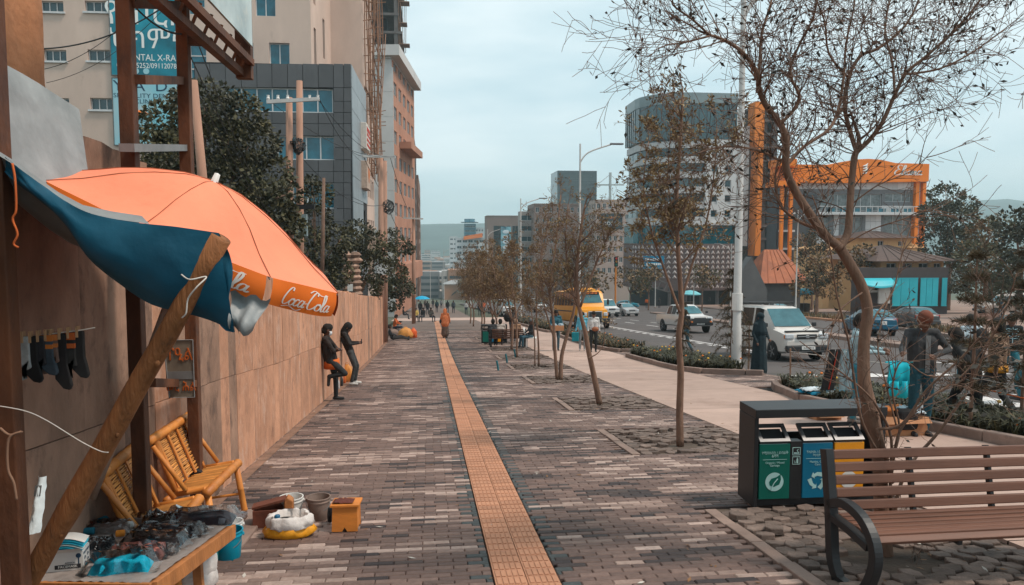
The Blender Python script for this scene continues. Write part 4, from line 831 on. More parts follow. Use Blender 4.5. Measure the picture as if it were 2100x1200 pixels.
# --- the big bare tree at right, its limbs traced in space
rg = random.Random(5); tr, tw, lv = MB(), MB(), MB()
base = G(1815, 1131)
def px_path(pts, Y0, Y1=None):
    n = len(pts); return [P(x, y, Y0 + ((Y1 if Y1 is not None else Y0) - Y0) * i / (n - 1)) for i, (x, y) in enumerate(pts)]
trunk = px_path([(1815, 1150), (1808, 1050), (1802, 930), (1786, 850), (1772, 780), (1772, 700), (1779, 640), (1768, 590), (1745, 545), (1722, 508)], base.y)
rr = [.066, .053, .05, .058, .046, .04, .039, .039, .037, .036]
tr.tube(bez(trunk, 4), [rr[min(9, int(i / 4))] * (1 - (i % 4) / 4) + rr[min(9, int(i / 4) + 1)] * (i % 4) / 4 for i in range(37)], 12)
LIMBS = [([(1722, 508), (1690, 480), (1655, 430), (1630, 390), (1612, 345), (1612, 290), (1600, 255), (1570, 215), (1556, 180), (1553, 150), (1520, 105), (1480, 80), (1455, 72)], 5.0, 4.7, .034, .008),
         ([(1722, 508), (1738, 480), (1742, 440), (1746, 380), (1752, 325), (1757, 310)], 5.0, 5.15, .028, .02),
         ([(1757, 312), (1742, 265), (1732, 215), (1740, 160), (1765, 115), (1800, 100), (1850, 60), (1880, 10), (1900, -60)], 5.15, 5.4, .017, .006),
         ([(1757, 312), (1785, 285), (1810, 250), (1835, 195), (1858, 150), (1900, 115), (1960, 60), (2010, 0), (2050, -70)], 5.15, 4.9, .017, .006),
         ([(1612, 340), (1650, 300), (1700, 265), (1720, 220), (1730, 160), (1735, 90), (1750, 20), (1760, -60)], 4.9, 5.3, .013, .005),
         ([(1600, 330), (1560, 310), (1500, 300), (1460, 305), (1430, 315)], 4.9, 4.6, .010, .004),
         ([(1553, 190), (1558, 130), (1562, 70), (1580, 10), (1590, -60)], 4.8, 4.9, .012, .006),
         ([(1455, 72), (1420, 40), (1380, 10), (1385, -10)], 4.7, 4.6, .008, .004), ([(1455, 74), (1400, 88), (1370, 92), (1345, 102)], 4.7, 4.5, .007, .003),
         ([(1680, 470), (1640, 455), (1600, 420), (1590, 360), (1606, 300)], 5.0, 5.2, .012, .006),
         ([(1858, 152), (1880, 150), (1930, 140), (1990, 110), (2060, 60)], 4.95, 4.7, .009, .004), ([(1600, 255), (1640, 205), (1620, 150), (1640, 90), (1670, 30), (1680, -40)], 4.8, 4.6, .011, .005),
         ([(1835, 195), (1830, 130), (1815, 60), (1830, -20)], 5.0, 5.2, .009, .005), ([(1740, 160), (1700, 110), (1690, 40), (1660, -30)], 5.3, 5.2, .009, .004)]
OB = dict(seg=.06, wig=.09, up=.015, bend=1.5, kids=(3.6, 2.6), ratio=(.45, .85), rmin=.0017, leaflvl=1, leaf=.11, lsize=.047, droop=-.4)
for pts, a, c, r0, r1 in LIMBS:
    q = bez(px_path(pts, a, c), 4); n = len(q); rad = [r0 + (r1 - r0) * i / (n - 1) for i in range(n)]; tr.tube(q, rad, 8)
    low = r0 > .02
    for k in range(int(n * (.55 if low else 1.2))):
        i = rg.randrange(n // 3 if low else 2, n - 1); d = (q[i + 1] - q[i]).normalized(); limb(tw, lv, q[i], rot_about(d, rg.uniform(.4, 1.2), rg), rg.uniform(.25, .66), min(rad[i] * .5, .0055), 0, rg, OB)
    limb(tw, lv, q[-1], q[-1] - q[-2], .35, r1, 0, rg, OB)
# low shoots and the forked sapling stems from the base
SH = [([(1805, 935), (1770, 870), (1755, 800), (1740, 700), (1715, 600), (1700, 500), (1665, 400)], 5.0, 4.5, .011, .003), ([(1800, 880), (1850, 870), (1900, 800), (1960, 745), (2010, 690), (2060, 620)], 5.0, 4.6, .012, .003),
      ([(1830, 1080), (1826, 990), (1828, 900), (1805, 845), (1770, 800), (1700, 745), (1640, 700)], 5.1, 4.8, .014, .003), ([(1826, 990), (1840, 900), (1862, 860), (1900, 820), (1955, 785), (2000, 740), (2050, 660)], 5.1, 4.9, .012, .003),
      ([(1828, 950), (1845, 880), (1830, 800), (1850, 740), (1900, 770), (1960, 770)], 5.1, 5.0, .009, .003), ([(1880, 935), (1930, 880), (1990, 790), (2020, 720), (2060, 640), (2085, 560)], 5.2, 4.8, .013, .003),
      ([(1800, 860), (1780, 760), (1790, 660), (1830, 600), (1850, 520), (1870, 460)], 5.05, 5.3, .010, .003), ([(1840, 880), (1810, 760), (1800, 700), (1820, 620)], 5.05, 5.2, .007, .003), ([(1768, 600), (1720, 640), (1700, 700), (1690, 760)], 5.0, 4.8, .006, .002), ([(1735, 500), (1790, 470), (1850, 450), (1900, 430), (1960, 440)], 5.1, 4.8, .006, .002), ([(1745, 420), (1800, 380), (1870, 350), (1920, 300)], 5.1, 4.9, .006, .002), ([(1828, 990), (1815, 930), (1800, 880)], 5.1, 5.0, .02, .015), ([(1880, 935), (1850, 985), (1835, 1050), (1828, 1110)], 5.2, 5.1, .012, .016)]
OS = dict(OB, kids=(2.2, 1.6), leaf=.07, bend=.7)
for pts, a, c, r0, r1 in SH:
    q = bez(px_path(pts, a, c), 4); n = len(q); rad = [r0 + (r1 - r0) * i / (n - 1) for i in range(n)]; tr.tube(q, rad, 7)
    for k in range(int(n * .5)):
        i = rg.randrange(n // 3, n - 1); d = (q[i + 1] - q[i]).normalized(); limb(tw, lv, q[i], rot_about(d, rg.uniform(.4, 1.1), rg), rg.uniform(.15, .45), .004, 0, rg, OS)
for k in range(60): # leaves kept low on the shoots
    p = P(rg.uniform(1930, 2080), rg.uniform(680, 860), rg.uniform(4.7, 5.2)); leaf(lv, p, Vector((rg.gauss(0, 1), rg.gauss(0, .6), rg.gauss(0, .5))), .07, .017, rg)
finish_tree('bare_street_tree', 'large nearly leafless tree with bent trunk rising behind the slatted bench', base, tr, tw, lv, m_bark, m_twig, m_leafd)
# --- second tree: slim trunk, olive brown leaves
def street_tree(base, stems, top, crown_w, crown_z0, label, rng, leafm, dens=1., lsize=.055, leafp=.5, y=None, tuft=1, up=.05):
    tr, tw, lv = MB(), MB(), MB(); H = top - base.z; o = dict(seg=.12, wig=.11, up=up, bend=.5, kids=(3.2, 3.0, 1.6), ratio=(.45, .75), rmin=.0022, leaflvl=1, leaf=leafp, lsize=lsize, tuft=tuft)
    for st in stems:
        q = bez([base + Vector(p) for p in st['pts']], 4); n = len(q); rad = [st['r'] * (1 - .72 * i / n) for i in range(n)]; tr.tube(q, rad, 9)
        for k in range(int(13 * dens * st.get('k', 1))):
            i = rng.randrange(int(n * .35), n - 1); hgt = q[i].z
            if hgt < crown_z0: continue
            d = (q[i + 1] - q[i]).normalized(); L = crown_w * rng.uniform(.45, .8); limb(tw, lv, q[i], rot_about(d, rng.uniform(.45, 1.0), rng), L, rad[i] * .55, 0, rng, o)
        limb(tw, lv, q[-1], q[-1] - q[-2], crown_w * .5, rad[-1], 0, rng, o)
    return finish_tree('street_tree', label, base, tr, tw, lv, m_bark, m_twig, leafm)
rg = random.Random(21)
b0 = G(1395, 912); Y = b0.y
up_ = lambda pts, Y, b: [P(x, yy, Y) - b for x, yy in pts]
street_tree(b0, [dict(pts=up_([(1395, 914), (1394, 840), (1396, 760), (1392, 690), (1398, 640), (1395, 580), (1390, 500), (1388, 400), (1395, 300), (1400, 200)], Y, b0), r=.052, k=1.6), dict(pts=up_([(1394, 640), (1365, 560), (1335, 470), (1320, 380), (1330, 290)], Y - .1, b0), r=.02), dict(pts=up_([(1396, 620), (1420, 540), (1450, 450), (1465, 350), (1470, 260)], Y + .2, b0), r=.02), dict(pts=up_([(1392, 560), (1390, 480), (1370, 380), (1375, 280)], Y + .4, b0), r=.018)],
            P(1400, 180, Y).z, .62, P(1400, 560, Y).z, 'slim straight tree with olive brown leaves in front of the curved tower', rg, m_leafo, 1.7, .06, .75)
b0 = G(1230, 828); Y = b0.y
street_tree(b0, [dict(pts=up_([(1230, 830), (1218, 770), (1207, 720), (1200, 680), (1188, 630), (1183, 560), (1190, 480), (1200, 420)], Y, b0), r=.06, k=1.5), dict(pts=up_([(1196, 660), (1170, 580), (1160, 500), (1165, 420)], Y + .2, b0), r=.025), dict(pts=up_([(1190, 630), (1215, 560), (1240, 500), (1265, 440)], Y - .2, b0), r=.025), dict(pts=up_([(1205, 735), (1225, 725), (1238, 705), (1240, 680)], Y - .1, b0), r=.014, k=.2)],
            P(1200, 390, Y).z, .7, P(1200, 640, Y).z, 'leaning slim trunked tree with bare twiggy crown in front of the yellow bus', rg, m_leafo, 1.6, .055, .45)
b0 = G(1145, 778); Y = b0.y
street_tree(b0, [dict(pts=up_([(1150, 780), (1152, 730), (1165, 680), (1178, 630), (1180, 560), (1190, 480)], Y, b0), r=.06, k=1.2), dict(pts=up_([(1143, 780), (1138, 720), (1135, 660), (1128, 590), (1140, 500), (1150, 400)], Y, b0), r=.05, k=1.4), dict(pts=up_([(1138, 700), (1115, 620), (1110, 540), (1125, 450)], Y + .3, b0), r=.025)],
            P(1150, 380, Y).z, .85, P(1150, 650, Y).z, 'twin stemmed twiggy tree third along the pavement', rg, m_leafb, 1.5, .06, .6)
b0 = G(1105, 752); Y = b0.y
street_tree(b0, [dict(pts=up_([(1105, 752), (1104, 700), (1100, 640), (1105, 560), (1115, 480)], Y, b0), r=.035, k=1.3), dict(pts=up_([(1097, 752), (1096, 690), (1090, 640), (1085, 580)], Y, b0), r=.025)], P(1105, 460, Y).z, .75, P(1105, 660, Y).z, 'very thin sapling with twiggy crown just before the occupied bench', rg, m_leafb, 1.4, .07, .7)
b0 = G(1060, 733); Y = b0.y
street_tree(b0, [dict(pts=up_([(1060, 733), (1060, 690), (1058, 640), (1050, 580), (1055, 520)], Y, b0), r=.04, k=1.4)], P(1055, 500, Y).z, .9, P(1055, 660, Y).z, 'thin tree standing right behind the occupied bench', rg, m_leafb, 1.5, .08, .8)
k = 0
for Y, xo, s, lab in ((32.1, .2, 1, 'brown leaved street tree beyond the occupied bench'), (36.4, -.1, 1.05, 'brown leaved street tree sixth along the row'), (41, .1, 1.1, 'brown leaved street tree seventh along the row'), (46, 0, 1.15, 'dense brown street tree eighth along the row'), (51, .2, 1.2, 'dense brown street tree ninth along the row'), (57, 0, 1.25, 'dense brown street tree tenth along the row'), (63, .1, 1.3, 'last dense brown street tree before the driveway crossing')):
    b0 = Vector((3.3 + xo, Y, gz(Y))); h = 4.3 * s
    street_tree(b0, [dict(pts=[(0, 0, 0), (.05, .05, 1), (-.1, 0, 1.9), (-.2, .1, h * .65), (-.15, .1, h)], r=.06, k=1.3), dict(pts=[(0, 0, 1.2), (.5, .1, 2.2), (.8, .2, h * .9)], r=.035), dict(pts=[(0, 0, 1.3), (-.5, -.1, 2.4), (-.8, .2, h * .85)], r=.035)], b0.z + h, 1.15 * s, b0.z + 1.7, lab, rg, m_leafb, 1.2, .11, .9)
# --- leafy crowns: many leaves in clumps, gaps between
def leafy_tree(name, label, base, trunk_h, clumps, rng, mats, lsize, per, trunk_r=.12, cat='tree', group=None, flat=.8):
    tr, lv = MB(), MB(); tr.tube(bez([(0, 0, -.2), (.05, 0, trunk_h * .5), (0, .05, trunk_h)], 4), [trunk_r * (1 - .4 * i / 8) for i in range(9)], 8)
    for (cx, cy_, cz, rad) in clumps:
        tr.tube(bez([(0, 0, trunk_h * .8), (cx * .4, cy_ * .4, trunk_h + (cz - trunk_h) * .35), (cx, cy_, cz)], 3), [trunk_r * .5, trunk_r * .4, trunk_r * .35, trunk_r * .3, trunk_r * .25, trunk_r * .18, .02], 5)
        mi = 0 if rng.random() < .6 else 1
        for k in range(int(per * rad * rad)):
            u = Vector((rng.gauss(0, 1), rng.gauss(0, 1), rng.gauss(0, 1))).normalized(); q = Vector((cx, cy_, cz)) + u * rad * (rng.uniform(.5, 1.08) ** .6) * Vector((1, 1, flat)).length / 1.55
            q.z = cz + (q.z - cz) * flat; n = nval(q.x * 1.7 / max(.4, rad) + cx * 9, q.y * 1.7 / max(.4, rad), q.z * 1.7 / max(.4, rad))
            if n < -.2: continue
            d = (u + Vector((rng.gauss(0, .7), rng.gauss(0, .7), rng.gauss(0, .7) - .2))).normalized(); s = rot_about(d, math.pi / 2, rng); L = lsize * rng.uniform(.6, 1.3)
            lv.add([q, q + d * L * .5 + s * L * .33, q + d * L, q + d * L * .5 - s * L * .33], [(0, 1, 2, 3)], mi if rng.random() < .8 else 1 - mi)
    t = thing(name, base, label, cat, group); tr.build('trunk', m_bark, t, smooth=True); lv.build('crown', list(mats), t); return t
def clumps_px(base, Y, pts, dy=1.): # clump centres given in the photo: x, y, radius in px
    o = []
    for x, y, r in pts: yy = Y + rg.uniform(-dy, dy); p = P(x, y, yy) - base; o.append((p.x, p.y, p.z, r / FPX * yy))
    return o
rg = random.Random(33); Y = 25.; b0 = P(430, 640, Y); b0.z = gz(Y)
leafy_tree('evergreen_tree', 'broad dark evergreen tree behind the wall left of the power poles', b0, 4.6, clumps_px(b0, Y, [(420, 220, 62), (360, 260, 60), (480, 240, 58), (330, 310, 50), (420, 300, 80), (510, 300, 60), (540, 360, 55), (350, 360, 60), (440, 380, 80), (530, 420, 60), (310, 390, 45), (380, 420, 60), (480, 460, 70), (560, 440, 45), (460, 520, 70), (540, 500, 60), (400, 480, 60), (585, 400, 30), (585, 470, 40)], 1.2), rg, (m_leafg, m_leafg2), .15, 1900, .16)
Y = 30.; b0 = P(650, 640, Y); b0.z = gz(Y)
leafy_tree('evergreen_tree', 'dark leafy tree behind the wall between the power poles', b0, 3.4, clumps_px(b0, Y, [(645, 400, 34), (640, 450, 40), (620, 500, 40), (670, 520, 36), (700, 490, 34), (650, 560, 40), (690, 560, 34), (620, 560, 36), (640, 380, 22)], .8), rg, (m_leafg2, m_leafg), .14, 1700, .1)
Y = 34.; b0 = P(740, 640, Y); b0.z = gz(Y)
leafy_tree('evergreen_tree', 'bushy dark tree overhanging the wall beside the stone pillar', b0, 3., clumps_px(b0, Y, [(730, 480, 34), (760, 500, 34), (720, 530, 34), (765, 550, 40), (745, 590, 36), (790, 520, 24), (700, 570, 30)], .8), rg, (m_leafg, m_leafg2), .14, 1700, .1)
Y = 43.; b0 = Vector((-3.1, Y, gz(Y)))
leafy_tree('evergreen_tree', 'spreading dark tree leaning over the pavement past the end of the wall', b0, 2.4, clumps_px(b0, Y, [(800, 490, 24), (822, 505, 22), (805, 560, 30), (820, 590, 26), (800, 615, 26), (838, 510, 12), (835, 595, 14), (790, 590, 24)], .8), rg, (m_leafg, m_leafg2), .16, 1500, .1)
Y = 88.; 
for lab, pts, xx in (('tall dark tree beside the hotel with blue mountain behind', [(1940, 405, 36), (1920, 440, 36), (1960, 450, 42), (1935, 500, 48), (1975, 500, 40), (1950, 560, 50), (1985, 420, 22)], 1945), ('wide brownish green tree in front of the mountain', [(2020, 480, 36), (2000, 530, 44), (2040, 540, 46), (2010, 590, 40), (2060, 590, 36), (2030, 460, 20)], 2020), ('very dark tree at the right edge of the view', [(2080, 460, 40), (2110, 500, 60), (2090, 560, 50), (2120, 450, 40), (2080, 600, 40)], 2090)):
    b0 = P(xx, 600, Y); b0.z = gz(Y); leafy_tree('shade_tree', lab, b0, 5, clumps_px(b0, Y, pts, 1.5), rg, (m_leafg, m_leafg2) if xx != 2020 else (m_leafg2, m_leafb), .36, 300, .3); Y -= 14
for lab, pts, xx, Y in (('low bushy tree between the rusty roof and the pavilion', [(1665, 570, 30), (1690, 560, 26), (1650, 590, 26), (1700, 590, 28), (1680, 540, 20)], 1675, 70), ('round dark tree before the yellow house', [(1750, 535, 26), (1770, 520, 24), (1765, 550, 26), (1735, 555, 22)], 1755, 76), ('dark green tree behind the tall lamp by the hotel', [(1650, 500, 26), (1680, 490, 28), (1660, 530, 24), (1700, 510, 22)], 1665, 96)):
    b0 = P(xx, 600, Y); b0.z = gz(Y); leafy_tree('shade_tree', lab, b0, 2.5, clumps_px(b0, Y, pts, 1.), rg, (m_leafg, m_leafb), .3, 300, .2)
# street trees on the far pavement, by the tower
for k, (px, Y, lab) in enumerate(((1330, 110, 'small far tree below the blue road sign'), (1292, 118, 'small far tree left of the blue road sign'), (1440, 104, 'small far tree below the lattice base'), (1100, 100, 'brown far tree behind the yellow bus'), (1155, 110, 'brown far tree above the yellow bus'), (1215, 116, 'brown far tree right of the yellow bus'))):
    b0 = P(px, 600, Y); b0.z = gz(Y); leafy_tree('far_tree', lab, b0, 3, [(rg.uniform(-1.6, 1.6), rg.uniform(-1, 1), 4 + rg.uniform(-.6, 2.2), rg.uniform(.8, 1.5)) for _ in range(6)], rg, (m_leafb, m_leafg2), .45, 90, .12)
# far mass of trees in the valley
tb = random.Random(4); mbs = MB()
for k in range(1500):
    Y = 260 + 1500 * tb.random() ** 1.3; px = tb.uniform(700, 2200) if k % 3 else tb.uniform(850, 960); x = P(px, 560, Y).x
    if -8 < x < 14 and Y < 420: continue
    if px > 1100 and Y < 420: continue
    h = tb.uniform(4, 9); z = gz(Y)
    for _ in range(9):
        c = Vector((x + tb.gauss(0, 2), Y + tb.gauss(0, 2), z + h * tb.uniform(.3, 1))); u = Vector((tb.gauss(0, 1), tb.gauss(0, 1), tb.gauss(0, 1))).normalized() * tb.uniform(1.5, 3); v = u.orthogonal().normalized() * tb.uniform(1, 2.4); mbs.add([c - u, c + v, c + u, c - v], [(0, 1, 2, 3)])
tag(mbs.build('valley_woods', m_leafg), 'dark trees scattered through the hazy valley', kind='stuff')
# --- young conifers with drooping tiers
def conifer(base, H, tiers, spread, label, rng, droop=.5):
    t = thing('young_conifer', base, label, 'tree', 'young conifers in the planters'); b = MB(); b.tube([(0, 0, -.1), (.01, 0, H * .5), (0, .01, H)], [.03, .022, .008], 7); b.build('trunk', m_bark, t)
    cr_, nd = MB(), MB()
    for k in range(tiers):
        f = k / max(1, tiers - 1); z = H * (.22 + .76 * f); L = spread * (1 - .75 * f) * rng.uniform(.85, 1.1); n = 6
        for j in range(n):
            a = 2 * math.pi * j / n + k * .5 + rng.uniform(-.25, .25); dr = Vector((math.cos(a), math.sin(a), 0)); pts = [Vector((0, 0, z)) + dr * L * s + Vector((0, 0, L * (.18 * math.sin(s * 2.2) - droop * s * s))) for s in (0, .25, .5, .75, 1)]; pts = bez(pts, 3); cr_.tube(pts, .005, 4, cap=False)
            for i in range(1, len(pts)):
                d = (pts[i] - pts[i - 1]).normalized()
                for _ in range(6):
                    s = rot_about(d, rng.uniform(.6, 1.2), rng); ln = .075 * (1.2 - .5 * i / len(pts)) * H / 1.6; w_ = rot_about(s, math.pi / 2, rng) * .007; p = pts[i].lerp(pts[i - 1], rng.random()); nd.add([p - w_, p + w_, p + s * ln], [(0, 1, 2)])
    cr_.build('branches', m_bark, t); nd.build('needles', m_pine, t); return t
rg = random.Random(8)
g = lambda px, py: G(px, py) + Vector((0, 0, .06))
conifer(g(1498, 756), 2.9, 9, .75, 'young drooping conifer beside the tall white lamp post', rg, .75)
conifer(G(1535, 752), 1.4, 5, .45, 'small drooping conifer low in the marigold bed', rg, .9)
conifer(Vector((7.7, 9.9, gz(9.9) + .06)), 2.5, 7, .48, 'bushy young conifer behind the man holding turquoise shorts', rg, .05)
conifer(Vector((8.3, 8.6, gz(8.6) + .06)), 1.7, 6, .5, 'sparse young conifer among the bed plants at the right edge', rg, .5)
conifer(Vector((8.75, 10.2, gz(10.2) + .06)), 2.6, 9, .6, 'tall thin conifer at the far right behind the walkers', rg, .4)
conifer(Vector((8.3, 24, gz(24) + .06)), 1.9, 7, .5, 'young conifer at the back of the marigold bed', rg, .5)
# --- planter plants
def bed(name, label, poly_fn, y0, y1, n, rng, h, mats, flower=None, ff=.0):
    b = MB(); fl = MB()
    for k in range(n):
        y = rng.uniform(y0, y1); xl = poly_fn(y); x = rng.uniform(xl + .16, 8.85); z = gz(y) + .05; hh = h * rng.uniform(.6, 1.25)
        for j in range(16):
            a = rng.uniform(0, 6.28); dr = Vector((math.cos(a), math.sin(a), 0)); L = hh * rng.uniform(.6, 1.1); s = Vector((-dr.y, dr.x, 0)) * .013 * (h / .3); p = Vector((x, y, z)) + dr * .03; m1 = p + dr * L * .3 + Vector((0, 0, L * .75)); e = p + dr * L * .85 + Vector((0, 0, L * rng.uniform(.45, .95)))
            b.add([p - s, p + s, m1 + s, m1 - s, e], [(0, 1, 2, 3), (3, 2, 4)], rng.choice((0, 0, 1)))
        if rng.random() < ff: fl.ell((x + rng.uniform(-.1, .1), y, z + hh * .95), (.035, .035, .025), 6, rng.choice((0, 0, 1)))
    o = tag(b.build(name, mats), label, 'plants', kind='stuff')
    if fl.f: fl.build('flowers', flower, o)
m_fl1 = M('marigold_orange', (.7, .17, .01), .6, .1); m_fl2 = M('marigold_yellow', (.75, .42, .03), .6, .1)
pf = lambda tab: lin(sorted([(x, y) for x, y in tab], key=lambda q: q[1]))
rg = random.Random(9)
bed('bed_plants', 'low strap leaved plants with few orange flowers filling the long planter', pf(PL2[2:]), 5.2, 16.2, 620, rg, .3, [m_leafg, m_leafg2], [m_fl1, m_fl2], .05)
bed('bed_plants', 'marigolds and leafy plants in the rounded planter bed', pf(PL1[1:-1]), 20.3, 27.6, 420, rg, .34, [m_leafg, m_leafg2], [m_fl1, m_fl2], .07)
bed('bed_plants', 'dark low plants in the bed beside the yellow bus', pf(PL3[1:-1]), 29.8, 42.5, 260, rg, .4, [m_leafg, m_leafb], [m_fl1, m_fl2], .05)
bed('bed_plants', 'dark low plants in the farthest planter bed', pf(PL4[1:-1]), 47, 68, 260, rg, .5, [m_leafg, m_leafb], [m_fl1, m_fl2], .05)
# verge across the road
b = MB(); vb = random.Random(2)
for k in range(2600):
    y = vb.uniform(24, 85); x = roadR(y) + .4 + vb.uniform(0, 2.2); p = Vector((x, y, gz(y))); a = vb.uniform(0, 6.28); dr = Vector((math.cos(a), math.sin(a), 0)); L = vb.uniform(.2, .5); s = Vector((-dr.y, dr.x, 0)) * .05; b.add([p - s, p + s, p + dr * L * .5 + Vector((0, 0, L))], [(0, 1, 2)], vb.choice((0, 1)))
tag(b.build('verge_grass', [m_leafb, m_leafg2]), 'rough brown grass strip along the far side of the road', kind='stuff')
# ================================================================== the stall at left
m_rustp = M('rusty_steel', (.085, .032, .016), .7, .45, 3, .3, bscale=30, col2=(.17, .06, .024), spot=((.05, .025, .018), 5, .55, .7), stretch=(1, 1, .5))
m_log = M('log_wood', (.3, .115, .04), .8, .35, 3, .6, bscale=20, stretch=(3, 3, .5), spot=((.09, .04, .02), 4, .58, .7))
m_bam = M('bamboo', (.6, .19, .035), .5, .22, 4, rand=.15, col2=(.68, .26, .055)); m_bam2 = M('bamboo_split', (.62, .27, .07), .55, .3, 5, rand=.25)
m_wood = M('stall_wood', (.42, .16, .05), .7, .3, 3, .3, bscale=25, stretch=(1, 4, 1), spot=((.15, .06, .025), 4, .58, .6))
m_orc = M('umbrella_cloth', (.84, .25, .137), .75, .09, 2, .3, bscale=9, spot=((.66, .19, .1), 3, .6, .5)); m_orv = M('valance_cloth', (.80, .16, .012), .7, .06, 2)
m_tb = M('tarp_blue', (.004, .085, .15), .55, .25, 2, .3, bscale=9, col2=(.006, .12, .2)); m_tg = M('tarp_grey', (.2, .21, .21), .5, .25, 3, .5, bscale=7, col2=(.3, .31, .31))
m_wht = M('white_plastic', (.68, .66, .63), .45, .08, 4, spot=((.4, .33, .28), 5, .62, .5)); m_blk = M('black_cloth', (.014, .013, .014), .85, .3, 9)
m_rope = M('white_string', (.6, .55, .5), .8); m_orrope = M('orange_rope', (.6, .13, .03), .8); m_steelg = M('grey_steel', (.2, .2, .2), .5, .2)
def post(name, label, x, y, w, h, mat):
    t = thing(name, (x, y, gz(y)), label, 'post'); b = MB(); b.bb(-w / 2, w / 2, -w / 2, w / 2, -.1, h); b.build('shaft', mat, t, bevel=.006); return t
p0 = post('steel_post', 'rusty square steel post at the very edge of the stall nearest the camera', P(10, 700, 3.5).x, 3.5, .088, 4.6, m_rustp)
b = MB(); b.bb(-.03, .03, -.03, .03, 1.9, 2.25); b.build('bracket', m_rustp, p0).location = (-.1, 0, .62)
bbd = tag(bpy.data.objects.new('billboard', None), 'rusty steel billboard frame on two posts above the stall', 'billboard'); COL.objects.link(bbd)
YL, YRr = 5.25, 6.55; XL, XR = P(290, 960, YL).x, P(405, 1040, YRr).x
for x, y in ((XL, YL), (XR, YRr)): b = MB(); b.bb(x - .046, x + .046, y - .046, y + .046, gz(y) - .1, 4.6); b.build('post', m_rustp, bbd, bevel=.006)
def beam(px0, py0, px1, py1, hpx, mat=m_rustp, ext=0.):
    a = P(px0, py0, YL); c = P(px1, py1, YRr); b = MB(); d = (c - a).normalized(); b.bar(a - d * ext, c, .09, hpx / FPX * 5.6, up=(0, 0, 1)); b.build('cross_beam', mat, bbd)
beam(283, 163, 368, 165, 17); beam(285, 303, 375, 303, 14, m_steelg, .28); beam(305, 785, 395, 787, 16); beam(262, 6, 370, 12, 18)
XB = -1.75; zB = 3.37
for dx, dz, ww in ((0, 0, .07), (.1, .10, .05), (.0, .19, .05)): b = MB(); b.bar((XB + dx, 5.0, zB + dz), (XB + dx, 7.5, zB + dz), ww, .06); b.build('bottom_rail', m_rustp, bbd)
for k in range(9): y = 5.1 + k * .29; b = MB(); b.bar((XB, y, zB), (XB + .08, y, zB + .19), .02, .02); b.build('rail_tie', m_rustp, bbd)
b = MB(); b.bb(XB - .04, XB + .1, 7.46, 7.56, zB - .05, zB + 2.4); b.build('end_post', m_rustp, bbd)
m_bill = M('billboard_sheet', (.34, .44, .45), .35, .35, 1.6, col2=(.55, .62, .6), spot=((.6, .56, .46), 3, .58, .6), detail=9); b = MB(); b.bb(XB + .1, XB + .12, 5.0, 7.46, zB + .24, zB + 2.4); b.build('display_sheet', m_bill, bbd)
for y, x in ((YL, XL), (YRr, XR)): b = MB(); b.bar((x, y, zB + .05), (XB, y, zB + .05), .06, .06); b.build('bracket', m_rustp, bbd)
b = MB(); c = P(400, 967, 6.48); b.bar(c + Vector((-.1, 0, .06)), c + Vector((.1, 0, -.06)), .05, .05); b.build('stub', m_blk, bbd)
# handmade sign hanging on the post
c = P(368, 755, 5.9); t = thing('handmade_sign', c, 'small rusty framed board with orange handwritten letters hung on the post', 'sign'); s = 5.85 / FPX; b = MB(); b.hexa([(x * s, e, z * s) for z, f in ((-58, 1), (57, 0)) for x, e in ((-27 + 7 * f, -.01), (27, -.01), (27, .01), (-27 + 7 * f, .01))]); b.build('board', M('sign_board', (.2, .16, .12), .7, .3, 6), t, fix=True)
b = MB(); b.tube([(-28 * s, -.012, 57 * s), (28 * s, -.012, 57 * s), (28 * s, -.012, -59 * s), (-20 * s, -.012, -59 * s)], .006, 5, closed=True); b.bb(-25 * s, 26 * s, -.014, -.011, -22 * s, -6 * s); b.build('frame', m_steelg, t)
m_orh = M('hand_orange', (.55, .12, .02), .7); text('lettering', 'ፐዒል', 34 * s, m_orh, t, (2 * s, -.014, 27 * s), sx=.8); text('lettering', 'ሠር ሕል', 24 * s, m_orh, t, (3 * s, -.014, -38 * s), sx=.8)
# leaning log
LT, LB_ = P(452, 488, 3.3), P(62, 1185, 3.62); d = (LB_ - LT); LB2 = LB_ + d * .22; t = thing('leaning_log', LB2, 'thick bark stripped log leaning outward and holding up the tarpaulin', 'pole'); b = MB(); rr_ = random.Random(1); pts = []; rad = []
for k in range(15): f = k / 14; pts.append(LB2.lerp(LT, f) - LB2 + Vector((rr_.gauss(0, .004), rr_.gauss(0, .004), 0))); rad.append(.052 - .009 * f + rr_.gauss(0, .0018))
b.tube(pts, rad, 14); b.build('shaft', m_log, t, smooth=True)
for f, sz in ((.55, .012), (.72, .014), (.3, .012), (.83, .01)): b = MB(); q = (LT - LB2) * f; b.ell(q + Vector((.035, -.03, 0)), (sz, sz, sz * 1.6), 8); b.build('knot', m_log, t, smooth=True)
# ropes
def rope(label, pts, r, mat, name='string'): b = MB(); b.tube(bez(pts, 6), r, 5); return tag(b.build(name, mat, smooth=True), label, name)
q = LT.lerp(LB_, .11); rope('white string knotted round the top of the log', [q + Vector((-.05, -.05, .02)), q + Vector((-.01, -.07, .0)), q + Vector((.05, -.05, .01)), q + Vector((.02, -.08, -.03)), q + Vector((-.02, -.07, -.08)), q + Vector((-.03, -.07, -.14)), q + Vector((-.05, -.06, -.16))], .0035, m_rope)
rope('white string stretched from the steel post to the middle of the log', [P(-20, 830, 3.4), P(48, 842, 3.4), P(95, 862, 3.42), P(165, 905, 3.42), P(205, 925, 3.4), P(222, 928, 3.38)], .0026, m_rope)
rope('frayed brown rope hanging from the edge post', [P(0, 878, 3.38), P(20, 892, 3.38), P(45, 885, 3.38), P(18, 900, 3.37), P(16, 960, 3.37), P(28, 990, 3.37), P(34, 1025, 3.37)], .006, M('brown_rope', (.25, .14, .09), .9), 'rope')
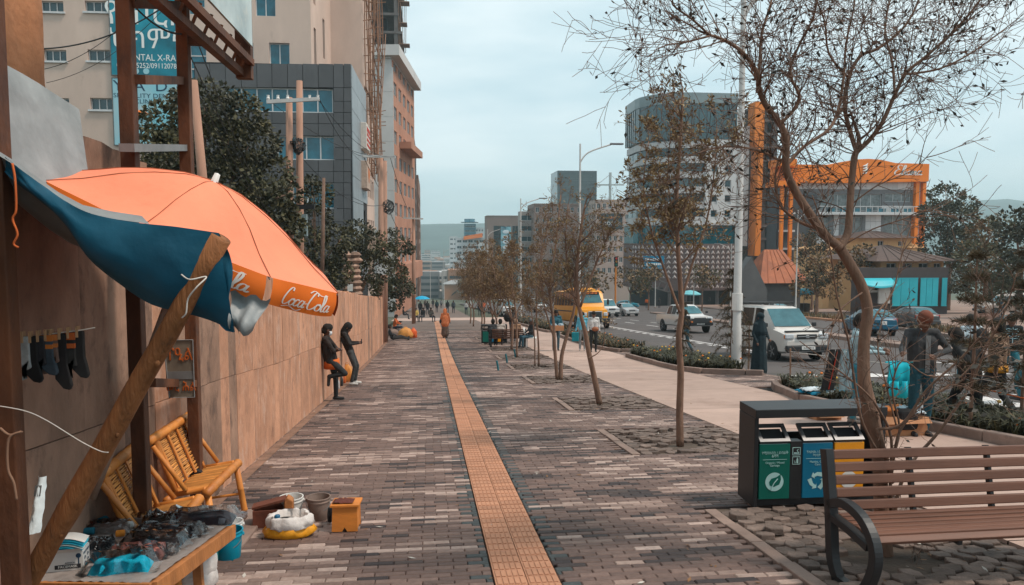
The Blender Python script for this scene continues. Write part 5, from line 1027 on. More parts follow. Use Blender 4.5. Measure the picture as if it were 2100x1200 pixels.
rope('orange rope hanging from the tarpaulin corner', [P(25, 335, 3.36), P(31, 370, 3.36), P(33, 430, 3.36), P(26, 450, 3.36), P(36, 480, 3.36), P(28, 500, 3.36), P(38, 508, 3.36)], .005, m_orrope, 'rope')
# tarpaulin: grey back, blue drape, corner flap
tp_ = tag(bpy.data.objects.new('tarpaulin', None), 'blue and grey tarpaulin stretched from the wall top to the leaning log', 'tarpaulin'); COL.objects.link(tp_)
ridge = bez([P(10, 322, 3.42), P(80, 375, 3.36), P(170, 432, 3.3), P(270, 455, 3.28), P(360, 465, 3.28), P(449, 478, 3.30)], 5); low = bez([P(8, 352, 3.44), P(90, 417, 3.4), P(150, 475, 3.4), P(205, 550, 3.42), P(290, 615, 3.42), P(400, 648, 3.42), P(482, 681, 3.36)], 5)
def resample(pl, n):
    L = [0]
    for a, c in zip(pl, pl[1:]): L.append(L[-1] + (c - a).length)
    o = []
    for k in range(n):
        t = L[-1] * k / (n - 1); i = 0
        while i < len(L) - 2 and L[i + 1] < t: i += 1
        o.append(pl[i].lerp(pl[i + 1], (t - L[i]) / max(1e-9, L[i + 1] - L[i])))
    return o
NR = 36; A_, B_ = resample(ridge, NR), resample(low, NR); rows = []
for j in range(13):
    f = j / 12; row = []
    for i in range(NR):
        p = A_[i].lerp(B_[i], f); bul = math.sin(math.pi * f) * .09 * math.sin(math.pi * i / (NR - 1)); p = p + Vector((0, -bul * .8 + .022 * math.sin(i * .55 + f * 3) * f + .008 * nval(i * .4, j * .5), -.05 * math.sin(math.pi * f) * (i / NR))); row.append(p)
    rows.append(row)
b = MB(); b.grid(rows); o = b.build('drape', m_tb, tp_, smooth=True)
# turned corner to the right of the log
cA = [P(449, 478, 3.3), P(468, 520, 3.33), P(476, 560, 3.36), P(472, 600, 3.4), P(468, 630, 3.42)]; b = MB(); cA = resample(bez(cA, 4), 12); cB = resample(bez([P(440, 520, 3.38), P(450, 600, 3.4), P(452, 640, 3.42), P(455, 672, 3.42), P(482, 681, 3.42)], 4), 12); b.grid([[cA[i].lerp(cB[i], j / 5) + Vector((0, .02 * math.sin(j * 1.3 + i * .4), 0)) for i in range(12)] for j in range(6)]); b.build('turned_corner', m_tb, tp_, smooth=True)
b = MB(); q4 = [P(472, 598, 3.37), P(556, 616, 3.42), P(514, 686, 3.34), P(470, 676, 3.36)]; b.grid([[q4[0].lerp(q4[1], i / 8).lerp(q4[3].lerp(q4[2], i / 8), j / 8) + Vector((0, .05 * math.sin(i * .9) * (j / 8) + .03 * math.sin(j * .8), .012 * math.sin(i * 1.7))) for i in range(9)] for j in range(9)]); b.build('corner_flap', m_tg, tp_, smooth=True)
top = [p + Vector((.02, 0, .11)) for p in resample([Vector((-2.12, 1.6, 2.75)), PXX(-60, 150, -2.12), PXX(10, 180, -2.12), PXX(60, 205, -2.12), PXX(110, 235, -2.11), PXX(157, 262, -2.11)], 22)]; bot = resample([Vector((-1.35, 1.7, 2.3)), P(-60, 290, 3.44)] + ridge[:18], 22); rows = []  # leading points run unseen towards the camera, added to shade the wall
for j in range(15):
    f = j / 14; rows.append([top[i].lerp(bot[i], f) + Vector((.0, -.04 * math.sin(math.pi * f), -(.12 + .4 * (i / 21) ** 1.6) * math.sin(math.pi * min(1, f * 1.07)) + .02 * nval(i * .35, j * .35, 2) * min(1, f * 4) + .012 * math.sin(i * .9 + f * 4) * math.sin(math.pi * f))) for i in range(22)])
b = MB(); b.grid([[p + Vector((-.45, 0, -.3)) for p in top], [p + Vector((-.32, 0, .0)) for p in top], [p + Vector((-.1, 0, .015)) for p in top]] + rows); b.build('top_sheet', m_tg, tp_, smooth=True)
# --- big sun umbrella
UY = 4.45; tip = P(440, 372, UY - .02); sc_ = ((tip - EYE).dot(FWD)) / FPX
ax = (RGT * .385 + UPV * .90 - FWD * .05).normalized(); ctr = tip - ax * (112 * sc_); e1 = (RGT * .92 - UPV * .39); e1 = (e1 - ax * e1.dot(ax)).normalized(); e2 = ax.cross(e1)
if e2.dot(FWD) > 0: e2 = -e2                      # e2 points to the camera
RU = 322 * sc_
um = thing('sun_umbrella', ctr - ax * 1.75, 'large faded orange sun umbrella with white script lettering on its valance', 'umbrella'); uo = Vector(um.location)
prof = [(0, 112), (.1, 110), (.22, 104), (.44, 82), (.6, 60), (.75, 34), (.9, 12), (1, 0)]
def ptop(r, th): # canopy point: fraction of radius, angle
    for (r0, a0), (r1, a1) in zip(prof, prof[1:]):
        if r <= r1 + 1e-9: a = a0 + (a1 - a0) * (r - r0) / (r1 - r0); break
    k = (th / (math.pi / 4)) % 1; sag = 1 - .075 * math.sin(math.pi * k) * min(1, r * 1.3); a -= 7 * math.sin(math.pi * k) * math.sin(math.pi * min(1, r))
    return ctr + (e1 * math.cos(th) + e2 * (.68 if math.sin(th) > 0 else .9) * math.sin(th)) * RU * r * sag + ax * a * sc_ - uo
b = MB(); nth = 64; b.grid([[ptop(r, 2 * math.pi * j / nth) for j in range(nth)] for r in [.002, .06, .12, .2, .3, .4, .5, .6, .7, .8, .9, 1.0]][::-1], closed=True); o = b.build('canopy', m_orc, um, smooth=True)
for k in range(8): th = k * math.pi / 4; b = MB(); b.tube([ptop(r, th) + ax * .002 for r in (.02, .2, .4, .6, .8, 1)], .0022, 4); b.build('seam', M('seam_dark', (.3, .08, .03), .8), um)
for k in range(8): th = k * math.pi / 4; b = MB(); b.tube([ptop(r, th) - ax * .012 for r in (.1, .4, .7, 1.0)], .004, 5); b.build('rib', m_steelg, um)
def word_strokes(word):  # script letters as pen paths, unit x-height .42
    U = {'C': ([(.42, .86), (.44, 1), (.36, 1.04), (.24, .92), (.12, .66), (.06, .36), (.1, .1), (.22, .04), (.36, .16), (.44, .3)], .40), 'o': ([(.2, .45), (.1, .4), (.04, .22), (.08, .08), (.18, .04), (.27, .14), (.29, .32), (.22, .45), (.18, .38), (.3, .36)], .27), 'c': ([(.24, .38), (.2, .46), (.1, .4), (.04, .2), (.1, .05), (.2, .08), (.3, .24)], .25), 'a': ([(.24, .4), (.14, .45), (.05, .3), (.05, .1), (.13, .04), (.22, .18), (.27, .44), (.24, .16), (.28, .04), (.36, .14)], .30), 'l': ([(.04, .14), (.16, .5), (.22, .85), (.17, 1.0), (.11, .85), (.09, .4), (.11, .08), (.18, .04), (.26, .16)], .2), '-': ([(.0, .3), (.14, .34)], .12), 'E': ([(.42, .9), (.3, 1), (.16, .9), (.18, .68), (.3, .58), (.14, .5), (.05, .26), (.14, .03), (.34, .06), (.46, .22)], .42), 'i': ([(.02, .16), (.1, .44), (.08, .14), (.13, .04), (.22, .16)], .17), 'n': ([(.02, .2), (.08, .44), (.08, .04), (.14, .34), (.22, .44), (.25, .3), (.24, .08), (.3, .04), (.36, .16)], .32)}
    out = []; x = 0
    for ch in word: pts, adv = U[ch]; out.append([(px + x + .16 * py, py) for px, py in pts]); x += adv
    return out, x
def ribbon_word(word, mapf, w, extra=()):
    st, W = word_strokes(word); b = MB()
    for pts in st + [list(e) for e in extra]:
        q = bez([(p[0], p[1], 0) for p in pts], 6); n = len(q); L, Rr = [], []
        for i in range(n):
            d = (q[min(n - 1, i + 1)] - q[max(0, i - 1)]); d = d.normalized() if d.length > 1e-9 else Vector((1, 0, 0)); nn = Vector((-d.y, d.x, 0)); ww = w * (.45 + .75 * abs(d.y)) * (.5 if i in (0, n - 1) else 1); L.append(mapf(*(q[i] + nn * ww)[:2])); Rr.append(mapf(*(q[i] - nn * ww)[:2]))
        b.grid([L, Rr])
    return b, W
m_wp = M('white_paint_print', (.78, .72, .66), .6, .05)
VH = .135
for k in range(8):
    th0, th1 = k * math.pi / 4, (k + 1) * math.pi / 4; rows = []
    def vp(u, v, off=0.): # u along the panel, v down
        th = th0 + (th1 - th0) * (.03 + .94 * u); p = ptop(1, th); dn = (-ax * .75 + Vector((0, 0, -.55))).normalized(); out_ = (e1 * math.cos(th) + e2 * math.sin(th)); lift = .012 * math.sin(u * 7 + k * 2)
        return p + dn * VH * v * (1 + .1 * math.sin(math.pi * u)) + out_ * (.012 * math.sin(math.pi * v) + lift * v + off)
    b = MB(); b.grid([[vp(i / 14, j / 6) for i in range(15)] for j in range(7)]); vo = b.build('valance', m_orv, um, smooth=True)
    sw = [[(.1, -.12), (.5, -.02), (.95, -.18), (1.2, -.05)], [(1.5, .95), (1.75, 1.1), (2.1, .92), (2.45, .98)]]; _, W = word_strokes('Coca-Cola')
    rev = True
    mf = lambda x, y: vp(1 - (.14 + .72 * x / W) if rev else .14 + .72 * x / W, .84 - .66 * y, .004)
    b, _ = ribbon_word('Coca-Cola', mf, .032, sw); b.build('lettering', m_wp, vo)
b = MB(); b.lathe([(.0, .05), (.016, .045), (.02, .0), (.03, -.012), (.034, -.02)], 12, tip - uo, rot=ax.to_track_quat('Z', 'Y').to_matrix()); b.build('finial', m_wht, um, smooth=True)
b = MB(); pe = P(318, 690, 4.45) - uo; pa = tip - uo; dirp = (pe - pa).normalized(); pts = [pa + dirp * s for s in (.02, .35, .36, .7, .71, 1.05, 1.06, 1.5, 1.51, 1.95)]; b.tube(pts, [.017, .017, .022, .017, .022, .017, .022, .018, .022, .018], 10); b.build('pole', M('bamboo_grey', (.3, .2, .15), .7, .3, 6), um, smooth=True)
# --- socks on a line
ln = [P(30, 692, 3.88), P(60, 690, 3.9), P(110, 684, 3.92), P(160, 678, 3.94), P(195, 672, 3.96)]; rope('thin washing line with socks below the tarpaulin', ln, .003, m_rope, 'line')
SK = [(48, 690, 100, (.4, .42, .42), None, 'white patterned sock hung first on the line'), (64, 690, 108, None, None, 'black sock hung second on the line'), (80, 688, 92, (.03, .03, .035), None, 'charcoal sock hung third on the line'), (96, 686, 96, (.05, .07, .09), (.55, .17, .03), 'sock with broad orange and white top stripes'), (106, 685, 90, (.16, .1, .08), (.6, .2, .05), 'greyish sock with orange cuff'), (124, 683, 134, None, None, 'long black sock with pale toe hanging lowest'), (142, 681, 110, (.02, .02, .02), (.45, .1, .02), 'black sock with rust orange cuff'), (160, 679, 112, (.012, .012, .013), None, 'black ankle sock with heel turned outward')]
for k, (px, py, L, c, st, lab) in enumerate(SK):
    Y = 3.88 + .01 * k; q = P(px, py, Y); s = 3.3 / FPX; t = thing('sock', q, lab, 'sock', 'socks hung on the line'); dr = 1 if k in (5, 7) or k % 2 else -1; wv = 13 * s; L_ = L * s
    pr = [(-wv, 0), (wv, 0), (wv * 1.05, -L_ * .55), (wv * 1.2 + (wv * .2 if dr > 0 else 0), -L_ * .72), (dr * wv * 1.7, -L_ * .92), (dr * wv * 1.3, -L_), (dr * wv * .2, -L_ * .97), (-wv * 1.1, -L_ * .8), (-wv * 1.0, -L_ * .5)]
    TT = Matrix(((1, 0, 0, 0), (0, 0, -1, 0), (0, 1, 0, 0), (0, 0, 0, 1))); b = MB(); b.prism(pr, -.012, .012, T=TT); mm = m_blk if c is None else M('sock_%d' % k, c, .85, .3, 20); o = b.build('knit', mm, t, bevel=.006, fix=True)
    if st: b = MB(); b.bb(-wv * 1.03, wv * 1.03, -.015, .015, -L_ * .16, -.002); b.bb(-wv * 1.03, wv * 1.03, -.015, .015, -L_ * .34, -L_ * .24); b.build('stripe', M('stripe_%d' % k, st, .8), t)
    b = MB(); b.bb(-.005, .005, -.02, .012, -.03, .025); b.build('peg', M('peg_wood', (.5, .3, .16), .7), t)
# --- bamboo chairs
def bamboo_chair(loc, rz, label, W=.78):
    t = thing('bamboo_chair', loc, label, 'chair', 'bamboo chairs by the wall', rz); D = .3; H = .42   # faces +X, width along Y
    def cane(nm, pts, r, mat=m_bam, par=t):
        b = MB(); pts = [Vector(p) for p in pts]; q = []; rad = []
        for a, c in zip(pts, pts[1:]):
            n = max(2, int((c - a).length / .16))
            for i in range(n): 
                f = i / n; q += [a.lerp(c, f), a.lerp(c, f + .92 / n), a.lerp(c, f + .96 / n)]; rad += [r, r, r * 1.13]
        q.append(pts[-1]); rad.append(r); b.tube(q, rad, 10); return b.build(nm, mat, par, smooth=True)
    h2 = W / 2
    cane('front_rail', [(D, -h2, H), (D, h2, H)], .036); cane('rear_rail', [(0, -h2, H - .05), (0, h2, H - .05)], .03)
    for s in (-1, 1):
        cane('leg', [(D + .0, s * (h2 - .04), H - .03), (D + .05, s * (h2 - .01), 0)], .026); cane('leg', [(.0, s * (h2 - .05), H - .06), (-.02, s * (h2 - .03), 0)], .024)
        cane('side_rail', [(.02, s * (h2 - .05), H - .02), (D - .02, s * (h2 - .05), H + .02)], .02); cane('brace', [(.0, s * (h2 - .05), .12), (D + .04, s * (h2 - .03), .16)], .011)
        cane('back_post', [(.04, s * (h2 - .09), H - .02), (-.11, s * (h2 - .09), H + .4)], .022); cane('back_stay', [(.14, s * (h2 - .03), H + .02), (-.1, s * (h2 - .03), H + .37)], .018)
    cane('top_rail', [(-.11, -h2 - .02, H + .42), (-.11, h2 + .02, H + .42)], .036)
    for k in range(26): # woven slats of the back
        f = (k + .5) / 26; b = MB(); z0 = H + .02 + f * .36; x0 = .025 - .145 * f * .97; wv = random.Random(k + int(loc[1] * 10)); b.tube([(x0 + .005 * math.sin(i * 1.7 + k * math.pi), -h2 + .09 + (W - .18) * i / 6, z0 + wv.gauss(0, .0015)) for i in range(7)], .0072, 5); b.build('back_slat', m_bam2, t)
    for k in range(4): y = -h2 + .12 + (W - .24) * k / 3; b = MB(); b.bar((.05, y, H + .02), (-.1, y, H + .4), .028, .01, up=(1, 0, .5)); b.build('back_batten', m_bam, t)
    for k in range(22): y = -h2 + .08 + (W - .16) * k / 21; b = MB(); b.tube([(.02, y, H - .02), (D * .5, y, H - .0), (D - .02, y, H + .02)], .0085, 5); b.build('seat_slat', m_bam2, t)
    return t
bamboo_chair((-1.97, 5.24, gz(5.24)), R(3), 'bamboo chair nearer the table with its back against the wall', .76)
bamboo_chair((-1.99, 6.30, gz(6.38) + .06), R(-3), 'bamboo chair farther from the table standing on a wood block', .8)
b = MB(); b.bb(-.06, .06, -.07, .07, 0, .07); o = b.build('wood_block', M('dark_block', (.1, .045, .03), .85), bevel=.004); o.location = (-1.66, 6.62, gz(6.62)); tag(o, 'small dark wood block under a bamboo chair leg', 'block')
b = MB(); b.bb(-.5, .2, -.55, .55, 0, .055); o = b.build('stone_slab', m_kerb, bevel=.01); o.location = (-1.65, 6.4, gz(6.4) - .03); o.rotation_euler = (-.09, 0, 0); tag(o, 'flat concrete step slab under the farther bamboo chair', 'slab')
# --- sales table and goods
TH = .45; c1, c2 = G(476, 1078, TH), G(312, 1197, TH); c4 = Vector((-2.08, c2.y + .12, gz(c2.y + .12) + TH)); c3 = Vector((-2.08, c1.y + .15, gz(c1.y + .15) + TH)); tb_ = thing('sales_table', ((c1 + c2 + c3 + c4) / 4 - Vector((0, 0, TH))), 'low wooden sales table spread with bagged clothes', 'table'); to = Vector(tb_.location)
b = MB(); b.hexa([p - to + Vector((0, 0, -.03)) for p in (c4, c2, c1, c3)] + [p - to for p in (c4, c2, c1, c3)]); b.build('top', m_wood, tb_, fix=True, bevel=.004)
for a_, b2 in ((c2, c1), (c4, c2)):
    b = MB(); dn = Vector((0, 0, -.045)); d = (b2 - a_).normalized(); nn = Vector((d.y, -d.x, 0)) * .012; b.bar(a_ - to + nn + Vector((0, 0, -.035)), b2 - to + nn + Vector((0, 0, -.035)), .024, .085); b.build('apron', m_wood, tb_, bevel=.003)
for p in (c1, c2, c3, c4): q = p.lerp((c1 + c2 + c3 + c4) / 4, .4) - to; b = MB(); b.bar(q + Vector((0, 0, -.03)), q + Vector((.02, 0, -TH - .02)), .05, .05); b.build('leg', m_wood, tb_)
m_pl = bpy.data.materials.new('clear_film'); m_pl.use_nodes = True; nt = m_pl.node_tree; nt.nodes.clear(); NN = [nt.nodes.new('ShaderNode' + k) for k in ('OutputMaterial', 'MixShader', 'BsdfTransparent', 'BsdfGlossy', 'Fresnel')]; NN[3].inputs['Roughness'].default_value = .08; NN[4].inputs['IOR'].default_value = 1.7
for a_, b2 in ((NN[4].outputs[0], NN[1].inputs[0]), (NN[2].outputs[0], NN[1].inputs[1]), (NN[3].outputs[0], NN[1].inputs[2]), (NN[1].outputs[0], NN[0].inputs[0])): nt.links.new(a_, b2)
m_pl2 = M('grey_plastic_sheet', (.3, .26, .24), .25, .25, 6, .4, bscale=10)
def tpt(u, v, z=0.): return c4.lerp(c2, u).lerp(c3.lerp(c1, u), v) + Vector((0, 0, z))   # u across (left..right), v near..far
rp = random.Random(12)
b = MB(); b.grid([[tpt(.01 + .97 * i / 24, -.01 + .99 * j / 24, .004 + .012 * abs(nval(i * .5, j * .5, 4)) + .006 * rp.random()) for i in range(25)] for j in range(25)]); tag(b.build('plastic_sheet', m_pl2, smooth=True), 'crumpled grey plastic sheet covering the sales table', 'sheet')
def inv_uv(px, py, h=.02): # table coordinates of a photo point
    best = None
    q = G(px, py, TH + h); 
    for _ in range(1): pass
    u, v = .5, .5
    for _ in range(30):
        p = tpt(u, v); e = q - p; du = (tpt(u + .01, v) - p) * 100; dv = (tpt(u, v + .01) - p) * 100; det = du.x * dv.y - du.y * dv.x; u += (e.x * dv.y - e.y * dv.x) / det * .8; v += (du.x * e.y - du.y * e.x) / det * .8
    return u, v
def folded(px, py, w, d, h0, mat, label, rz=0., lobes=3, name='folded_garment', bag=True, cat='clothes'):
    u, v = inv_uv(px, py); q = tpt(u, v, .012); t = thing(name, q, label, cat, 'bagged clothes on the table', rz); b = MB(); rows = []
    for i in range(17):
        row = []
        for j in range(13):
            x = (i / 16 - .5) * w; y = (j / 12 - .5) * d; h = h0 * 1.15; e = min(1, min(i, 16 - i) / 2.5, min(j, 12 - j) / 2.); z = h * (e ** .5) * (.85 + .15 * math.sin(j / 12 * math.pi * lobes * 2)) + .007 * nval(x * 28, y * 28, px) + .004 * nval(x * 70, y * 70, px)
            row.append((x, y + .012 * math.sin(x * 30), max(0, z)))
        rows.append(row)
    b.grid(rows); b.build('cloth', mat, t, smooth=True)
    if bag:
        b = MB(); b.grid([[((i / 14 - .5) * w * 1.35 + rp.gauss(0, .004), (j / 10 - .5) * d * 1.4 + rp.gauss(0, .004), (h0 * 1.3 + .006 if 1 < i < 13 and 1 < j < 9 else .006) + abs(rp.gauss(0, .009))) for i in range(15)] for j in range(11)]); b.build('bag', m_pl, t, smooth=(px % 2 == 0))
    return t
m_cy = M('towel_cyan', (.0, .42, .62), .9, .2, 30, .5, bscale=200); m_pk = M('towel_pink', (.7, .25, .2), .9, .15, 30, .5, bscale=200); m_nv = M('cloth_navy', (.035, .042, .055), .8, .3, 12); m_bk2 = M('cloth_black_blue', (.03, .033, .04), .8, .3, 9, spot=((.01, .25, .38), 9, .55, .9)); m_gr = M('cloth_grey', (.24, .21, .2), .85, .4, 12, spot=((.55, .42, .36), 14, .53, .7))
folded(248, 1164, .3, .14, .055, m_cy, 'bright cyan folded towel in clear plastic at the table front', .12, 2); folded(285, 1142, .26, .08, .05, m_pk, 'pink folded towel in clear plastic behind the cyan one', .05, 2)
folded(318, 1115, .32, .17, .04, m_bk2, 'black garment with blue print in clear plastic'); folded(345, 1094, .36, .13, .04, m_nv, 'dark navy garment with cream trim in clear plastic'); folded(412, 1068, .42, .16, .055, m_nv, 'large black folded jacket in clear plastic at the far table corner', .05)
folded(225, 1085, .26, .13, .035, m_gr, 'grey patterned garment lying flat under plastic', bag=True); folded(290, 1072, .3, .12, .03, m_gr, 'dark grey garment heap at the back of the table'); folded(120, 1085, .16, .12, .04, m_gr, 'small grey bundle behind the mask box'); folded(345, 1130, .1, .1, .02, m_gr, 'thin patterned cloth at the right edge of the table')
def roll(px, py, r, L, mat, label, rz, name='cloth_roll'):
    u, v = inv_uv(px, py); q = tpt(u, v, r + .012); b = MB(); b.lathe([(r * .3, -L / 2), (r, -L / 2), (r, L / 2), (r * .3, L / 2)], 16, (0, 0, 0), rot=Matrix.Rotation(R(90), 3, 'Y')); o = b.build(name, mat, smooth=False, bevel=.004); o.location = q; o.rotation_euler = (0, 0, rz); tag(o, label, 'roll', 'rolled straps on the table')
folded(160, 1062, .2, .12, .05, m_nv, 'dark bundle at the back left of the table'); folded(395, 1092, .12, .12, .03, m_gr, 'striped cream cloth on the table edge'); folded(205, 1120, .12, .1, .03, m_bk2, 'small black and blue pack in the middle of the table'); folded(330, 1075, .2, .1, .05, m_blk, 'black woollen bundle in clear plastic at the back'); roll(152, 1092, .026, .05, M('strap_orange', (.75, .25, .02), .6, .2, 20), 'coiled shiny orange strap at the left of the table', 1.4); roll(180, 1094, .022, .075, M('cloth_teal', (.005, .12, .18), .8), 'short dark teal cloth roll beside the orange coil', .1); roll(212, 1076, .03, .05, M('cloth_teal', (.005, .12, .18), .8), 'round teal roll standing behind the others', 1.2); roll(247, 1098, .02, .05, M('strap_orange', (.75, .25, .02), .6, .2, 20), 'small orange roll in the middle of the table', .2); roll(265, 1083, .026, .03, m_wht, 'small white reel in the middle of the table', 1.1); roll(185, 1078, .02, .06, M('strap_gold', (.6, .28, .05), .6), 'thin golden roll at the back of the table', .3)
# face mask box
u, v = inv_uv(133, 1160); q = tpt(u, v, .014); mk = thing('mask_box', q, 'open white cardboard face mask box with blue masks', 'box', rz=R(8)); BW, BD, BH = .21, .12, .1; m_card = M('white_card', (.62, .6, .58), .7, .08, 6)
b = MB()
for x0, x1, y0, y1 in ((-BW / 2, BW / 2, -BD / 2, -BD / 2 + .003), (-BW / 2, BW / 2, BD / 2 - .003, BD / 2), (-BW / 2, -BW / 2 + .003, -BD / 2 + .003, BD / 2 - .003), (BW / 2 - .003, BW / 2, -BD / 2 + .003, BD / 2 - .003)): b.bb(x0, x1, y0, y1, 0, BH)
b.bb(-BW / 2, BW / 2, -BD / 2, BD / 2, 0, .002); b.build('carton', m_card, mk)
b = MB(); b.add([(-BW / 2, -BD / 2, BH), (BW / 2, -BD / 2, BH), (BW / 2, -BD / 2 - .05, BH + .035), (-BW / 2, -BD / 2 - .05, BH + .035)], [(0, 1, 2, 3)]); b.build('flap', m_card, mk)
b = MB(); b.bb(BW / 2 - .135, BW / 2 - .01, -BD / 2 - .002, -BD / 2 - .0005, .012, .034); b.build('label_band', M('print_black', (.02, .02, .025), .6), mk)
text('lettering', 'FACE MASK', .019, m_navy, mk, (BW / 2 + .002, 0, BH - .018), rot=(R(90), 0, R(90)), ext=.0005); text('lettering', 'FACEMASK', .019, m_white, mk, (BW / 2 - .072, -BD / 2 - .003, .023), ext=.0005); text('lettering', 'SURGICAL', .011, m_navy, mk, (BW / 2 - .06, -BD / 2 - .002, .042), ext=.0005)
b = MB()
for k, (yy, zz) in enumerate(((-.025, .052), (.025, .055), (-.025, .022), (.025, .026))): b.tube([(BW / 2 + .002, yy + .009 * math.cos(a), zz + .009 * math.sin(a)) for a in [R(-40 + 26 * i) for i in range(11)]], .0014, 4)
b.build('print', m_navy, mk); b = MB(); b.lathe([(.013, 0), (.013, .001)], 16, (BW / 2 - .02 + .0, -BD / 2 - .0005, .078), rot=Matrix.Rotation(R(90), 3, 'X')); b.bb(BW / 2 - .023, BW / 2 - .017, -BD / 2 - .0015, -BD / 2 - .0005, .01, .066); b.build('emblem', m_navy, mk)
m_msk = M('mask_blue', (.03, .5, .68), .8, .1, 9)
for k in range(7): b = MB(); z = BH - .03 + k * .012; b.grid([[((i / 8 - .5) * .19 + .003 * k, (j / 6 - .5) * .1, z + .028 * math.sin(math.pi * i / 8) + .002 * math.sin(j * 3)) for i in range(9)] for j in range(7)]); b.build('mask', m_msk if k % 3 else m_wht, mk, smooth=True)
# plastic packs leaning on the wall
m_pack = M('pack_white', (.6, .66, .68), .35, .15, 9, .5, bscale=14)
for k, (px0, px1, py0, py1, lab) in enumerate(((56, 104, 975, 1092, 'white plastic packed shirt with dark photo print leaning on the wall'), (-14, 10, 1010, 1100, 'pale blue plastic pack at the very edge of the stall'))):
    Y = 3.9; a, c = P(px0, py1, Y), P(px1, py0, Y + .12); t = thing('shirt_pack', a, lab, 'package'); W, H = c.x - a.x, c.z - a.z; b = MB(); b.grid([[(W * i / 8 * (1 - .35 * j / 10) + .1 * W * j / 10, .12 * j / 10 + .02 * nval(i * .6, j * .6, k) - .03 * math.sin(math.pi * i / 8), H * j / 10) for i in range(9)] for j in range(11)]); b.build('wrap', m_pack if k == 0 else M('pack_teal', (.3, .55, .62), .4, .2, 6), t, smooth=True)
    if k == 0: b = MB(); b.grid([[(W * (.18 + .5 * i / 5), .115 - .045 - .012 * (5 - j) * 1.6 / 5 * 1 + .0, H * (.66 + .2 * j / 5)) for i in range(6)] for j in range(6)]); b.build('print', M('photo_grey', (.1, .1, .1), .5, .6, 20), t)
# --- buckets, boxes and sacks on the bricks
def bucket(loc, r, h, mat, label, taper=.82, handle=True, rimmat=None, fill=None, group='buckets on the pavement'):
    t = thing('bucket', loc, label, 'bucket', group); b = MB(); pr = [(r * taper * .97, 0), (r * taper, .004), (r * .97, h * .82), (r * 1.04, h * .82), (r * 1.04, h * .86), (r * .99, h * .87), (r * .99, h * .95), (r * 1.06, h * .96), (r * 1.06, h), (r * .96, h), (r * .93, h * .8), (r * taper * .93, .02), (.001, .02)]; b.lathe(pr, 28); b.build('shell', mat, t, smooth=True).modifiers.new('e', 'EDGE_SPLIT').split_angle = R(35)
    if handle: b = MB(); b.tube([(r * 1.05 * math.cos(a), -abs(.6 * r * math.sin(a)) - .02, h * .84 - h * .42 * math.sin(a)) for a in [math.pi * k / 12 for k in range(13)]], .003, 5); b.build('handle', m_steelg, t, smooth=True)
    for s in (-1, 1): b = MB(); b.ell((s * r * 1.04, 0, h * .85), (.012, .016, .016), 8); b.build('lug', mat, t)
    return t
gl = lambda px, py: G(px, py)
bucket(gl(598, 1064), .1, .2, m_wht, 'white plastic bucket behind the shoe shine box'); bucket(gl(654, 1064), .1, .2, M('bucket_brown', (.24, .17, .14), .7, .35, 5, spot=((.12, .07, .05), 6, .55, .6)), 'dirty brown grey bucket between white one and wooden stool'); bucket(gl(469, 1143), .103, .21, M('bucket_cyan', (.0, .25, .36), .4, .12, 6, spot=((.0, .14, .2), 5, .6, .5)), 'bright blue plastic bucket beside the table')
bucket(gl(474, 1112) + Vector((0, .03, 0)), .085, .16, m_wht, 'white bucket partly hidden behind the blue one'); t = bucket(gl(425, 1158), .08, .2, m_wht, 'white paint bucket with green label beside the table'); b = MB(); b.lathe([(.0745, .03), (.0785, .11)], 24); b.build('label_band', M('label_teal', (.0, .2, .2), .5), t)
# stool box with cloth
q = gl(708, 1092); st = thing('stool_box', q + Vector((0, .1, 0)), 'small orange wooden box stool with a maroon rag on top', 'stool', rz=R(-2)); st.rotation_euler[0] = -.09; m_ply = M('orange_ply', (.62, .2, .03), .6, .15, 4, .1, stretch=(1, 1, 3), spot=((.35, .1, .02), 5, .6, .5))
for yy in (-.1, .1): b = MB(); TT = Matrix(((1, 0, 0, 0), (0, 0, -1, yy), (0, 1, 0, 0), (0, 0, 0, 1))); b.prism([(-.105, 0), (-.02, 0), (0, .035), (.02, 0), (.105, 0), (.1, .2), (-.1, .2)], -.008, .008, T=TT); b.build('end_panel', m_ply, st, fix=True)
for xx in (-.094, .094): b = MB(); b.bb(xx - .006, xx + .006, -.091, .091, .01, .2); b.build('side_panel', m_ply, st)
b = MB(); b.bb(-.118, .118, -.125, .125, .2005, .22); b.build('top', m_ply, st, bevel=.003)
b = MB(); rq = random.Random(3); b.grid([[(-.105 + .17 * i / 12, -.09 + .15 * j / 12, .226 + .018 * abs(nval(i * .6, j * .6, 9)) + .004 * rq.random() - (.0 if 0 < i < 12 and 0 < j < 12 else .004)) for i in range(13)] for j in range(13)]); o = b.build('rag', M('maroon_rag', (.12, .03, .02), .9, .3, 9), smooth=True); o.location = st.location; o.rotation_euler = st.rotation_euler; tag(o, 'crumpled maroon rag lying on the wooden stool', 'rag'); o.location.z += .002
b = MB(); q2 = gl(672, 1082); b.lathe([(.06, 0), (.066, .012), (.066, .022), (.06, .034)], 18, (0, 0, 0), rot=Matrix.Rotation(R(90), 3, 'Y')); o = b.build('rubber_ring', m_blk); o.location = q2 + Vector((-.01, .12, .066)); tag(o, 'black rubber lid leaning on the orange stool', 'lid')
